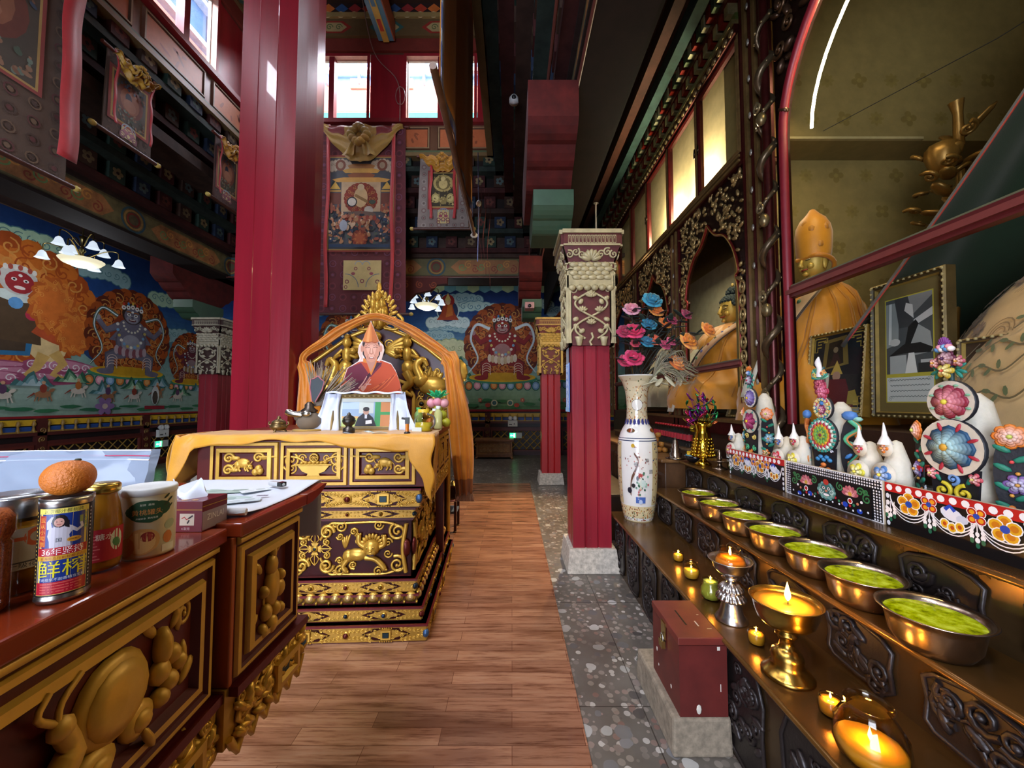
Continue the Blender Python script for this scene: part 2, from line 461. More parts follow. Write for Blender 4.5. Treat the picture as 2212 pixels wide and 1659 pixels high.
# ------------------------------------------------------------------ floors
def stone_mat():
 m, nt, nd, ln, b = nodes('pebble_terrazzo')
 tc = nd.new('ShaderNodeTexCoord')
 col = None
 v1 = nd.new('ShaderNodeTexVoronoi'); v1.inputs['Scale'].default_value = 26; ln.new(tc.outputs['Object'], v1.inputs['Vector'])
 v2 = nd.new('ShaderNodeTexVoronoi'); v2.inputs['Scale'].default_value = 11
 w1 = noi(nd, ln, 5, 3); wm = mixn(nd, ln, .06, tc.outputs['Object'], w1.outputs['Color'])
 ln.new(wm, v2.inputs['Vector'])
 s1 = nd.new('ShaderNodeSeparateColor'); ln.new(v1.outputs['Color'], s1.inputs[0])
 r1 = ramp(nd, [(0, '#66605a'), (.35, '#8a8279'), (.6, '#9e958a'), (.8, '#86665c'), (.9, '#bdb8b0'), (1, '#cac6be')]); ln.new(s1.outputs[0], r1.inputs[0])
 s2 = nd.new('ShaderNodeSeparateColor'); ln.new(v2.outputs['Color'], s2.inputs[0])
 r2 = ramp(nd, [(0, '#5c5a58'), (.3, '#8f8f90'), (.55, '#55504c'), (.75, '#c9c9c4'), (1, '#7d6a60')]); ln.new(s2.outputs[0], r2.inputs[0])
 # only some big stones show, where the cell distance is small
 mr = nd.new('ShaderNodeMath'); mr.operation = 'LESS_THAN'; mr.inputs[1].default_value = .36; ln.new(v2.outputs['Distance'], mr.inputs[0])
 gt = nd.new('ShaderNodeMath'); gt.operation = 'GREATER_THAN'; gt.inputs[1].default_value = .42; ln.new(s2.outputs[1], gt.inputs[0])
 mu = nd.new('ShaderNodeMath'); mu.operation = 'MULTIPLY'; ln.new(mr.outputs[0], mu.inputs[0]); ln.new(gt.outputs[0], mu.inputs[1])
 mr2 = nd.new('ShaderNodeMath'); mr2.operation = 'LESS_THAN'; mr2.inputs[1].default_value = .42; ln.new(v1.outputs['Distance'], mr2.inputs[0])
 base = mixn(nd, ln, mr2.outputs[0], C('#706a62'), r1.outputs[0])
 mx = mixn(nd, ln, mu.outputs[0], base, r2.outputs[0])
 # slab joints
 br = nd.new('ShaderNodeTexBrick'); br.offset = 0; br.inputs['Scale'].default_value = 1; br.inputs['Brick Width'].default_value = .62; br.inputs['Row Height'].default_value = .95
 br.inputs['Mortar Size'].default_value = .003; br.inputs['Color1'].default_value = br.inputs['Color2'].default_value = (1, 1, 1, 1); br.inputs['Mortar'].default_value = (.35, .33, .31, 1)
 ln.new(tc.outputs['Object'], br.inputs['Vector'])
 n = noi(nd, ln, 1.6, 4); rr = ramp(nd, [(.3, '#b9b2a8'), (.7, '#ffffff')]); ln.new(n.outputs[0], rr.inputs[0])
 o = mixn(nd, ln, 1., mixn(nd, ln, 1., mx, br.outputs['Color'], 'MULTIPLY'), rr.outputs[0], 'MULTIPLY')
 ln.new(o, b.inputs['Base Color']); setp(b, Roughness=.32)
 return m
def plank_mat():
 m, nt, nd, ln, b = nodes('laminate_planks')
 tc = nd.new('ShaderNodeTexCoord')
 br = nd.new('ShaderNodeTexBrick'); br.offset = .5; br.inputs['Scale'].default_value = 1; br.inputs['Brick Width'].default_value = .62; br.inputs['Row Height'].default_value = .0885
 br.inputs['Mortar Size'].default_value = .0012; br.inputs['Mortar Smooth'].default_value = .1
 br.inputs['Color1'].default_value = (0, 0, 0, 1); br.inputs['Color2'].default_value = (1, 1, 1, 1); br.inputs['Mortar'].default_value = (.5, .5, .5, 1); br.inputs['Bias'].default_value = 0
 mp = nd.new('ShaderNodeMapping'); mp.inputs['Location'].default_value = (.31, 0, 0); ln.new(tc.outputs['Object'], mp.inputs['Vector'])
 ln.new(mp.outputs[0], br.inputs['Vector'])
 r = ramp(nd, [(0, '#86604a'), (.3, '#9e745a'), (.6, '#ab8064'), (.85, '#946a52'), (1, '#b89074')]); ln.new(br.outputs['Color'], r.inputs[0])
 g = noi(nd, ln, 3.2, 7, .68, stretch=(1.2, 16, 1)); gr = ramp(nd, [(.3, '#8d6a55'), (.5, '#f2e6dc'), (.72, '#ffffff')]); ln.new(g.outputs[0], gr.inputs[0])
 wv = noi(nd, ln, 2.2, 3, .5, stretch=(.8, 5, 1)); wr = ramp(nd, [(.36, '#a98872'), (.5, '#ffffff')]); ln.new(wv.outputs[0], wr.inputs[0])
 o = mixn(nd, ln, 1., r.outputs[0], gr.outputs[0], 'MULTIPLY'); o = mixn(nd, ln, .6, o, wr.outputs[0], 'MULTIPLY')
 mo = mixn(nd, ln, br.outputs['Fac'], o, C('#5a3220'))
 ln.new(mo, b.inputs['Base Color']); setp(b, Roughness=.24, Coat_Weight=.15)
 bp = nd.new('ShaderNodeBump'); bp.inputs['Strength'].default_value = .25; bp.inputs['Distance'].default_value = .002; bp.invert = True
 ln.new(br.outputs['Fac'], bp.inputs['Height']); ln.new(bp.outputs[0], b.inputs['Normal'])
 return m
b = MB(); b.box(-8.4, 4.3, -4, 10.7, -.1, 0)
struct('floor', b, stone_mat())
b = MB(); b.box(-3.2, .319, -3.5, 6.88, 0, .008)
struct('floor_planks', b, plank_mat())
# ------------------------------------------------------------------ outer walls and ceilings
b = MB('#6b4f3a')
b.box(-8.6, 4.5, 10.7, 10.9, 0, 5.6); struct('wall_back', b, MATTE)
b = MB('#6b4f3a'); b.box(-8.6, -8.4, -4, 10.7, 0, 4.8); struct('wall_left', b, MATTE)
b = MB('#8a7440'); b.box(4.3, 4.5, -4, 10.7, 0, 5.6); struct('wall_right', b, MATTE)
b = MB('#7a3a30')
b.box(-8.4, -3.9, -4.2, -4, 0, 4.8); b.box(-.3, 4.3, -4.2, -4, 0, 5.6); b.box(-3.9, -.3, -4.2, -4, 3.2, 4.8)
struct('wall_front', b, MATTE)
b = MB('#3a2a22')
b.box(-8.4, -4.4, -4, 10.7, 4.72, 4.86)
struct('ceiling_left', b, DIM)
b = MB('#3a2a22'); b.box(-4.5, .95, 6.95, 10.7, 4.72, 4.86); b.box(-4.6, .95, 6.95, 7.05, 4.1, 5.8); struct('ceiling_back', b, DIM)
b = MB('#3a2a22'); b.box(-.32, .9, -4, 10.7, 5.6, 5.75); b.box(.9, 4.3, -4, 10.7, 5.05, 5.2); b.box(.88, .9, -4, 10.7, 5.05, 5.75); struct('ceiling_right', b, DIM)
b = MB('#3a2a22'); b.box(-4.4, -.55, -4, -2, 4.72, 4.86); struct('ceiling_front', b, DIM)
b = MB('#4a352a'); b.box(-4.6, -.1, -2.2, 6.6, 8.75, 8.9); struct('ceiling_skylight', b, DIM)
# rafters under the right aisle
b = MB()
for i in range(9):
 x = 1.0 + i * .2
 b.box(x, x + .1, -2, 10.6, 4.9, 5.05, mixc('#2c4440', '#3b2018', i % 3 / 2))
struct('trim_9', b, DIM)
# ------------------------------------------------------------------ clerestory
FR = {'back': (plane((-4.4, 6.4, 0), (1, 0, 0), (0, 0, 1)), 4.08), 'left': (plane((-4.4, -2, 0), (0, 1, 0), (0, 0, 1)), 8.4),
  'right': (plane((-.32, 6.4, 0), (0, -1, 0), (0, 0, 1)), 8.4), 'front': (plane((-.32, -2, 0), (-1, 0, 0), (0, 0, 1)), 4.08)}
OPEN = {'back': [(.62, 1.95), (2.53, 3.8)], 'front': [(.3, 1.7), (2.1, 3.5)],
  'left': [(.3, 1.5), (2.0, 3.2), (4.7, 5.9), (6.4, 7.5)], 'right': [(.9, 2.0), (2.5, 3.7), (5.2, 6.4), (6.9, 8.1)]}
SILL, HEAD = 6.24, 7.47
wn = 0
for k, (M, L) in FR.items():
 b = MB('#8e1c26'); b.M = M
 xs = [0] + [q for o in OPEN[k] for q in o] + [L]
 b.box(0, L, 5.68, SILL, -.16, 0, '#6d4a34')
 b.box(0, L, HEAD, 8.75, -.16, 0, '#5f4030')
 for i in range(0, len(xs), 2): b.box(xs[i], xs[i + 1], SILL, HEAD, -.16, 0)
 struct('wall_clerestory_' + k, b, REDP)
 for a, c in OPEN[k]:
  wn += 1
  b = MB('#8e1c26'); b.M = M
  b.molding(a, SILL, c, HEAD, [(0, .03), (.05, .03), (.05, -.1), (.062, -.1), (.062, -.06)], cols=['#8e1c26', '#c79a86', '#d8cbb4', '#d8cbb4'])
  mx = (a + c) / 2
  b.box(mx - .045, mx + .045, SILL + .05, HEAD - .05, -.1, .02, '#7c1922')
  fr = struct('window_%d' % wn, b, SATIN)
  g = MB(); g.M = M; g.box(a + .05, c - .05, SILL + .05, HEAD - .05, -.082, -.078)
  g.build('pane', PANE, fr)
 # painted band under the sill: framed orange panels
 b = MB('#4d3528'); b.M = M
 b.box(0, L, 5.66, 5.72, 0, .06, '#4e5a3c'); b.box(0, L, 6.2, 6.27, 0, .09, '#7c1f22'); b.box(0, L, 5.6, 5.66, -.05, .1, '#6f5a38')
 n = int(L / .95); q = L / n
 for i in range(n):
  b.molding(i * q + .06, 5.76, i * q + q - .06, 6.17, [(0, 0), (.015, .03), (.035, .03), (.05, .012)], cols=['#5c3a2a', '#8a7150', '#4a3020'], fill=jit('#b0643c', .1))
  for j in range(5): b.disc(i * q + random.uniform(.25, q - .25), random.uniform(5.85, 6.08), random.uniform(.03, .1), .02, jit('#8a4a30'), 9, random.uniform(0, 3), .5, j); b.lay = .013
 struct('trim_%d' % (wn + 10), b, SATIN)
 # painted head beam, diamond band and rafter ends
 b = MB(); b.M = M
 b.box(0, L, 7.5, 7.72, 0, .05, '#6a2a20'); b.box(0, L, 7.72, 8.02, 0, .1, '#5d4a2c'); b.box(0, L, 8.02, 8.1, 0, .14, '#8f7a4a'); b.box(0, L, 8.3, 8.36, 0, .2, '#3a2a20'); b.box(0, L, 8.36, 8.75, 0, .16, '#3c3024')
 n = int(L / .22); q = L / n
 b.lay = .13
 for i in range(n):
  b.ring((i + .5) * q, 8.06, .06, .02, '#b7a578', 12)
 for i in range(int(L / .9)):
  x = .45 + i * .9
  b.lay = .101
  b.poly([(x - .3, 7.87), (x - .15, 7.98), (x + .15, 7.98), (x + .3, 7.87), (x + .15, 7.76), (x - .15, 7.76)], '#8a2c22' if i % 2 else '#2f5a54')
  b.poly([(x - .22, 7.87), (x - .12, 7.95), (x + .12, 7.95), (x + .22, 7.87), (x + .12, 7.79), (x - .12, 7.79)], '#9c8a5c')
  for s_ in (-.08, .08): b.spiral(x + s_, 7.87, .06, 1.4, 0, 1, .014, '#4a5c34')
 b.box(0, L, 8.1, 8.3, 0, .1, '#2c1c18'); b.lay = .101
 for i in range(n):
  x = (i + .5) * q
  b.poly([(x - q / 2, 8.2), (x, 8.29), (x + q / 2, 8.2), (x, 8.11)], ['#a83a24', '#c0662c', '#2f4f78', '#8a2a2a'][i % 4])
 for i in range(n // 2):
  x = (i + .5) * q * 2
  b.box(x - .09, x + .09, 8.42, 8.62, 0, .34, ['#4f7a3a', '#b06a2a', '#2f4f88', '#8c8a5a'][i % 4])
  b.lay = .341; b.pflower(x, 8.52, .07, 6, '#d8c890', '#a03a2a')
 struct('trim_%d' % (wn + 20), b, MURAL)
# roof beam: blue sides, painted scrolls below
b = MB('#4f7f92'); b.box(-2.28, -2.02, .5, 6.3, 7.62, 7.95)
b.box(-2.02, -2.0, .5, 6.3, 7.62, 7.95, '#8a4a2a'); b.box(-2.2, -2.1, .5, 6.3, 7.6, 7.62, '#b9a24a')
for i in range(14): b.box(-2.18, -2.12, .7 + i * .4, .9 + i * .4, 7.592, 7.6, '#a8402a' if i % 2 else '#3f6f8a')
struct('trim_51', b, SATIN)
# corbelled bracket friezes that carry the clerestory
def frieze(M, L, z0, n, step, h, off=0.):
 b = MB(); b.M = M
 for k in range(n):
  z = z0 + k * h; d = off + k * step
  b.box(0, L, z, z + h * .28, -.4, d + step * .9, ['#3a1b18', '#26302a', '#33231c'][k % 3])
  b.box(0, L, z + h * .28, z + h, -.4, d + step * .2, '#1d1512')
  q = .34; m = int(L / q)
  for i in range(m):
   x = (i + .5 + .5 * (k % 2)) * L / m
   if x > L - .1: continue
   c1 = ['#39261c', '#213229', '#1f2a3c', '#3c1a18'][(i + k) % 4]
   b.box(x - .1, x + .1, z + h * .3, z + h * .98, 0, d + step, c1)
   b.lay = d + step + .001
   b.pflower(x, z + h * .64, .075, 5, ['#6a5a40', '#5a3028', '#4a5a58', '#7a6a48'][(i * 3 + k) % 4], '#2c1c18')
 return b
struct('trim_60', frieze(plane((-5.2, 7.0, 0), (1, 0, 0), (0, 0, 1)), 5.7, 4.17, 5, .13, .3), DIM)
struct('trim_61', frieze(plane((-5.2, -2.6, 0), (0, 1, 0), (0, 0, 1)), 9.6, 4.17, 5, .17, .3), DIM)
struct('trim_62', frieze(plane((.5, 7.0, 0), (0, -1, 0), (0, 0, 1)), 9.6, 4.17, 5, .16, .3), DIM)
struct('trim_63', frieze(plane((.5, -2.6, 0), (-1, 0, 0), (0, 0, 1)), 5.7, 4.17, 5, .13, .3), DIM)
# painted main beams on the pillars
def beam(M, L, h0, h1, dark=False):
 b = MB(); b.M = M
 b.box(0, L, h0, h1, -.4, 0, '#4b4530'); b.box(0, L, h1, h1 + .07, -.4, .04, '#2a1c18'); b.box(0, L, h0 - .04, h0, -.4, .03, '#1a100c')  # underside strip coloured near black for the shade below the beam
 n = max(1, int(L / 1.75)); q = L / n; hm = (h0 + h1) / 2; hh = (h1 - h0) / 2
 for i in range(n):
  b.lay = .001
  x = (i + .5) * q
  b.rect(x - q * .46, h0 + .03, x + q * .46, h1 - .03, '#5d5638')
  b.poly([(x - q * .36, hm), (x - q * .28, h1 - .05), (x + q * .28, h1 - .05), (x + q * .36, hm), (x + q * .28, h0 + .05), (x - q * .28, h0 + .05)], '#8a5f3a')
  for j in range(9):
   u = x + (j - 4) * q * .062
   b.spiral(u, hm + .05 * sin(j * 2.1), hh * .42, 1.5, j, 1 if j % 2 else -1, .018, ['#5f7a4a', '#a8763c', '#7a3a2a'][j % 3])
  for s_ in (-1, 1):
   for k in range(3): b.arc(x + s_ * q * .5, hm, hh * (.9 - .22 * k), pi / 2, pi / 2 + s_ * pi, .025, ['#2e4a55', '#8a6a3a', '#6a2a22'][k], 10)
 return b
struct('trim_64', beam(plane((-5.2, 7.0, 0), (1, 0, 0), (0, 0, 1)), 5.7, 3.76, 4.12), MURAL)
struct('trim_65', beam(plane((-5.2, -4, 0), (0, 1, 0), (0, 0, 1)), 11, 3.76, 4.12), DIM)
struct('trim_66', beam(plane((.5, 7.0, 0), (0, -1, 0), (0, 0, 1)), 11, 3.9, 4.15), DIM)
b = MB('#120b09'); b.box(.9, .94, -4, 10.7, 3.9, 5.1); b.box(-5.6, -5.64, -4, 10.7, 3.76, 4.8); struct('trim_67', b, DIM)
# beam continues over the right aisle at the far end
struct('trim_68', beam(plane((.9, 7.0, 0), (1, 0, 0), (0, 0, 1)), 2.3, 3.76, 4.12), DIM)
# carved red board hanging below the far beam, left of the mural
b = MB('#4a1512'); b.M = plane((-5.2, 6.9, 0), (1, 0, 0), (0, 0, 1))
for x0, sg in ((.4, -1), (2.62, 1)):
 pts = [(0, 3.74), (1.2, 3.74), (1.2, 3.6), (1.0, 3.58), (.9, 3.48), (.62, 3.42), (.5, 3.3), (0, 3.28)]
 b.push(Tr(x0 + .2, 0, 0)); b.prism(pts, -.1, .0); b.pop()
 b.lay = .001
 for j in range(4): b.spiral(x0 + .4 + j * .25, 3.58, .07, 1.6, j, 1, .02, '#7a3a20')
struct('trim_69', b, MATTE)
# ------------------------------------------------------------------ exterior seen through the clerestory glass
b = MB('#d88a7c'); b.box(-9, 3, 9.2, 9.5, 8.3, 9.3)
b.box(-9, 3, 9.0, 9.2, 8.42, 8.5, '#f0efe8'); b.box(-9, 3, 8.9, 9.2, 8.32, 8.42, '#c8705a'); b.box(-9, 3, 8.8, 9.2, 8.1, 8.3, '#3f9a94'); b.box(-9, 3, 9.2, 9.5, 5, 8.3, '#e4ded4'); b.box(-9, 3, 9.2, 9.5, 9.3, 11.5, '#6f8fb8')
for i in range(10):
 b.poly([(0, 0), (0, 0), (0, 0)]) if False else b.box(-8.6 + i * 1.15, -8.2 + i * 1.15, 9.15, 9.2, 9.2, 9.45, '#d88a7c'); b.box(-8.6 + i * .8, -8.55 + i * .8, 9.1, 9.2, 9.3, 11.4, '#a9bcd4')
b.box(-9, 3, 9.0, 9.1, 9.52, 9.6, '#f4f6f8')
struct('wall_courtyard_back', b, MATTE)
b = MB('#6f90bc'); b.box(-7.8, -7.5, -6, 9, 5, 13)
for i in range(12): b.box(-7.5, -7.42, -5 + i * 1.1, -4.86 + i * 1.1, 8, 13, '#b0c2da')
for z in (9.9, 10.9, 11.8): b.box(-7.5, -7.3, -6, 9, z, z + .12, '#e8edf2')
b.box(-7.5, -7.35, -6, 9, 9.2, 9.75, '#c88a80'); struct('wall_courtyard_left', b, MATTE)
# ------------------------------------------------------------------ daylight and house lights
def day(name, M, L, p, col='#f0f2ff', up=1.05, out=.75, tilt=.7):
 m = M @ Tr(L / 2, HEAD + up, -out)
 l = area(name, m.translation, (0, 0, 0), L - .2, 1.3, p, col)
 n = (M.to_3x3() @ Vector((0, -tilt, 1))).normalized()
 l.rotation_euler = n.to_track_quat('-Z', 'Y').to_euler(); return l
for k, p in (('back', 500), ('left', 1100), ('right', 1000), ('front', 2000)): day('daylight_' + k, *FR[k], p)
# the same sky lights the courtyard outside
area('daylight_courtyard_back', (-2.5, 7.5, 10.2), (radians(50), 0, 0), 5, 1.5, 420, '#ffffff')
area('daylight_courtyard_left', (-5.6, 3, 11.6), (radians(45), 0, radians(90)), 8, 1.5, 500, '#ffffff')
# area light added as fill, from an assumed entrance behind the viewer
area('daylight_door', (-2.1, -3.9, 1.7), (radians(90), 0, pi), 3.4, 2.8, 260, '#dde8ff').rotation_euler = (radians(90), 0, 0)
t = thing('spotlight', 'small white spotlight under the right aisle ceiling', 'lamp', (1.45, 6.5, 4.06))
b = MB('#d8d4c8'); b.lathe([(.06, -.1), (.065, -.02), (.04, .03), (.015, .05), (.015, .8), (.05, .82), (0, .83)], 14, cap=False); b.build('housing', SATIN, t); b = MB(); b.lathe([(0, -.085), (.055, -.085)], 14); b.build('bulb', emit('warm_bulb', '#ffe0a8', 40.), t)
spot('aisle_spot', (1.45, 6.5, 3.94), (0, 4.6, 0), 480, '#ffdca8', 46, .8, .06)
# ------------------------------------------------------------------ pillars
def shaft(a, nb=3, g=.012):
 p = []
 for k in range(4):
  q = Rz(k * pi / 2)
  f = []
  for i in range(nb):
   x0 = -a + 2 * a * i / nb; x1 = -a + 2 * a * (i + 1) / nb
   f += [(x0 + (g if i else 0), -a)]
   f += [(x1 - g, -a), (x1, -a + g)] if i < nb - 1 else []
  for x, y in f:
   v = q @ Vector((x, y, 0)); p.append((v.x, v.y))
 return p
def capital_side(b, a, c, back, H=1.0):
 """one carved face, local x across, y up, z out; 0..H"""
 b.box(-a, a, 0, .80 * H, -.03, 0, back)
 for s in (-1, 1):
  b.box(s * a - (.02 if s > 0 else 0), s * a + (0 if s > 0 else .02), .02, .62 * H, -.02, .02, c)
 # fringe of overlapping scales
 for r in range(4):
  for i in range(5):
   x = -a + .045 + (2 * a - .09) * (i + .5 * (r % 2) * .8) / 4.4
   if x > a - .02: continue
   b.ball(x, .60 + .035 * (3 - r) + .0 , .012 + .006 * (3 - r), .045, .028, .014, 8, 4, c)
 for i in range(6): b.ball(-a + .03 + (2 * a - .06) * i / 5, .505, .02, .034, .03, .02, 8, 4, c)
 b.box(-a, a, .51, .66, -.01, .012, c)
 # interlaced stems
 A = a * .72
 for s in (-1, 1):
  pts = [(s * A * sin(pi * (.12 + u * 1.9)) * (1 if u < .97 else .9), .06 + .42 * u, .012 + .006 * cos(u * 12) * s) for u in [i / 26 for i in range(27)]]
  b.tube(pts, .011, 5, c)
  b.tube([(s * a * .9, .02, .01), (s * a * .95, .1, .012), (s * a * .7, .18, .015), (s * a * .45, .12, .014)], .01, 5, c)
  b.scroll(s * a * .78, .49, .03, 1.1, 0, s, .25, c)
  # bell
  b.push(Tr(s * a * .55, .045, .02)); b.M = b.M @ Rx(-pi / 2) @ Sc(1, .6, 1)
  b.lathe([(.012, -.05), (.022, -.045), (.03, 0), (.04, .028), (.018, .03)], 8, c); b.pop()
 b.tube([(0, .0, .012), (-.015, .03, .014), (.015, .07, .014), (0, .11, .014)], .012, 5, c)
 for fx, fy, r in ((0, .44, .05), (-.075, .31, .042), (.075, .31, .042), (0, .20, .042)):
  for k in range(5): b.leaf(fx, fy - r * .3, r * 1.25, r * .6, pi / 2 + (k - 2) * .55, .014, c, .014)
  b.ball(fx, fy - r * .1, .02, r * .35, r * .4, .015, 7, 4, c)
 for s in (-1, 1):
  for fy, an in ((.40, .5), (.24, -.4), (.15, .6), (.36, 2.2), (.11, 2.6)):
   b.leaf(s * a * .55, fy, .06, .045, an if s > 0 else pi - an, .012, c, .012)
 # dentil strip, flared lotus, script board
 b.box(-a - .005, a + .005, .665, .675, -.02, .03, c); b.box(-a, a, .675, .715, -.02, .012, back); b.box(-a - .005, a + .005, .715, .728, -.02, .03, c)
 for i in range(7): b.box(-a + .02 + i * (2 * a - .04) / 6 - .012, -a + .02 + i * (2 * a - .04) / 6 + .012, .675, .715, 0, .022, c)
 f = a + .05
 b.add([(-a, .728, .02), (a, .728, .02), (f, .86, .06), (-f, .86, .06)], [(0, 1, 2, 3)], False, back)
 b.push(Tr(0, .79, .045) @ Rx(.25))
 for k in range(7): b.leaf(0, -.05, .1, .045, pi / 2 + (k - 3) * .42, .02, c, 0)
 for s in (-1, 1):
  for k in range(3): b.scroll(s * (a * .42 + k * a * .28), .0 + .02 * (k % 2), .035, 1.3, k, s, .26, c)
 b.pop()
 b.box(-f, f, .86, .875, 0, .075, c); b.box(-f, f, .875, .965, 0, .07, back); b.box(-f - .01, f + .01, .965, 1.0, 0, .085, c)
 b.lay = .071; b.text('ཨོཾ་མ་ཎི་པདྨེ', .075, 0, .893, c, 'C', sx=2 * f * .85 / (glyphs('ཨོཾ་མ་ཎི་པདྨེ')[2] * .075), depth=.004)
def arm_profile(L, h, steps=3):
 p = [(-L, h), (-L, h * .55)]
 for i in range(steps):
  x0 = -L + (L * .62) * i / steps; x1 = -L + (L * .62) * (i + 1) / steps
  y0 = h * .55 * (1 - i / steps); y1 = h * .55 * (1 - (i + 1) / steps)
  for k in range(1, 5): p.append((x0 + (x1 - x0) * k / 4, y0 - (y0 - y1) * sin(k / 4 * pi / 2)))
 return p + [(-x, y) for x, y in reversed(p)]
def pillar(x, y, label, c, back, red, zc=1.94):
 t = thing('pillar', label, 'pillar', (x, y, 0), group='carved red pillars')
 a = .165
 b = MB('#bcb2a2'); b.tbox((-.225, .225, -.225, .225), (-.2, .2, -.2, .2), 0, .2); b.build('stone_base', pm('rough_stone', .85, var=.4, vs=30, bump=.6, bs=70), t, bevel=.01)
 b = MB(red); b.prism(shaft(a), .18, zc + .1); b.build('shaft', REDP, t)
 b = MB()
 b.box(-.19, .19, -.19, .19, zc + .0, zc + .98, back)
 for k in range(4):
  b.push(Rz(k * pi / 2) @ Tr(0, 0, zc) @ plane((0, -.195, 0), (1, 0, 0), (0, 0, 1))); capital_side(b, .195, c, back); b.pop()
 b.build('carved_capital', pm('carving', .5, .15, var=.25, vs=14), t)
 # long bracket arms along the hall
 b = MB('#2f4a36'); b.push(Tr(0, 0, zc + 1.0) @ plane((-.17, 0, 0), (0, 1, 0), (0, 0, 1))); b.prism(arm_profile(.36, .3, 2), -.34 + .0, 0.); b.pop(); b.push(Matrix()); b.pop()
 b.build('green_bracket', SATIN, t)
 b = MB('#4a120e'); b.push(Tr(0, 0, zc + 1.3) @ plane((-.19, 0, 0), (0, 1, 0), (0, 0, 1))); b.prism(arm_profile(.75, .62, 3), -.38, 0.); b.pop()
 b.build('red_bracket', DIM, t)
 return t
pillar(.69, 3.52, 'near red pillar with beige carved capital, standing beside the tall porcelain vase', '#b3a57c', '#5c2320', '#8c1a28')
pillar(.69, 6.98, 'far bright red pillar with golden carved capital in front of the red deity mural', '#c9a04a', '#6a2418', '#a81418')  # warm lamplight is put into this brighter red and gold
pillar(-5.41, 7.0, 'dark red pillar with grey carved capital at the left, behind the tall column', '#9c957e', '#3a2420', '#7c1a26')
for o in bpy.data.objects:
 if o.name.startswith(('green_bracket', 'red_bracket')): o.location.x = 0
# tall column of the clerestory
t = thing('column', 'tall glossy red column rising to the roof left of the throne', 'column', (-2.385, 3.9, 0))
b = MB('#a8b0a0'); b.tbox((-.315, .315, -.315, .315), (-.3, .3, -.3, .3), 0, .2, '#a89d8c'); b.build('stone_base', pm('rough_stone'), t, bevel=.01)
b = MB('#7e1222')
a = .272; p = []
for k in range(4):
 q = Rz(k * pi / 2)
 for x, y in ((-a, -a), (-.1, -a - .012), (-.095, -a - .006), (.085, -a - .014), (.09, -a - .008)):
  v = q @ Vector((x, y, 0)); p.append((v.x, v.y))
b.prism(p, .18, 8.75); b.build('shaft', pm('red_gloss', .3, var=.2, vs=6, bump=.3, bs=22, stretch=(1, 1, .08), coat=.3), t)
b = MB('#5c7a4a'); b.box(-.4, .4, -.4, .4, 8.2, 8.4, '#3f5a86'); b.box(-.5, .5, -.5, .5, 8.4, 8.75, '#8a3a24'); b.build('capital', SATIN, t)
# blue printed scarf taped on the near pillar
b = MB('#3f86d8'); b.M = plane((.514, 3.62, 0), (0, -1, 0), (0, 0, 1)); b.box(0, .2, 1.36, 1.80, 0, .004); b.box(.02, .16, 1.78, 1.94, 0, .003, '#4c4a52'); b.lay = .0045
b.rect(.02, 1.37, .18, 1.79, '#9fc4f0'); b.rect(.028, 1.378, .172, 1.782, '#3f86d8')
for i in range(6):
 b.spiral(.06, 1.42 + i * .065, .028, 1.5, 0, 1, .007, '#cfe2fa'); b.spiral(.14, 1.42 + i * .065, .028, 1.5, 0, -1, .007, '#cfe2fa')
 b.disc(.1, 1.45 + i * .058, .016, .02, '#e4eefc', 8)
b.rect(.0, 1.36, .2, 1.4, '#2f9ad0')
b.build('prayer_flag', SILK, label='narrow blue printed prayer flag taped to the near pillar side', cat='flag')
# ------------------------------------------------------------------ murals
def lerpcol(stops, t):
 for (a, ca), (d, cb) in zip(stops, stops[1:]):
  if t <= d: return mixc(ca, cb, (t - a) / (d - a))
 return C(stops[-1][1])
def sky(b, x0, x1, y0, y1, stops, nu=60, nv=36, seed=0):
 def cf(u, v):
  k = v + .05 * noise.noise((u * (x1 - x0) * .9 + seed, v * 4, seed))
  return lerpcol(stops, min(1, max(0, k)))
 b.grid(nu, nv, lambda u, v: (x0 + (x1 - x0) * u, y0 + (y1 - y0) * v, 0), colfn=cf); b.lay = .001
def lotus(b, cx, cy, w, h):
 for i in range(9):
  u = i / 8 - .5
  for e, cc in ((1, '#2f6a58'), (.8, ['#d47a3a', '#d890a0', '#7aa0c8'][i % 3]), (.5, ['#e8a860', '#f0b8c0', '#a8c8e0'][i % 3])):
   b.disc(cx + u * w, cy - abs(u) ** 2 * h * .1, w * .065 * e, h * .42 * e, cc, 10)
 b.disc(cx, cy + h * .55, w * .53, h * .42, '#3f8a6a', 24); b.disc(cx, cy + h * .68, w * .5, h * .4, '#d8ac28', 24); b.disc(cx, cy + h * .74, w * .46, h * .33, '#c8981e', 24)
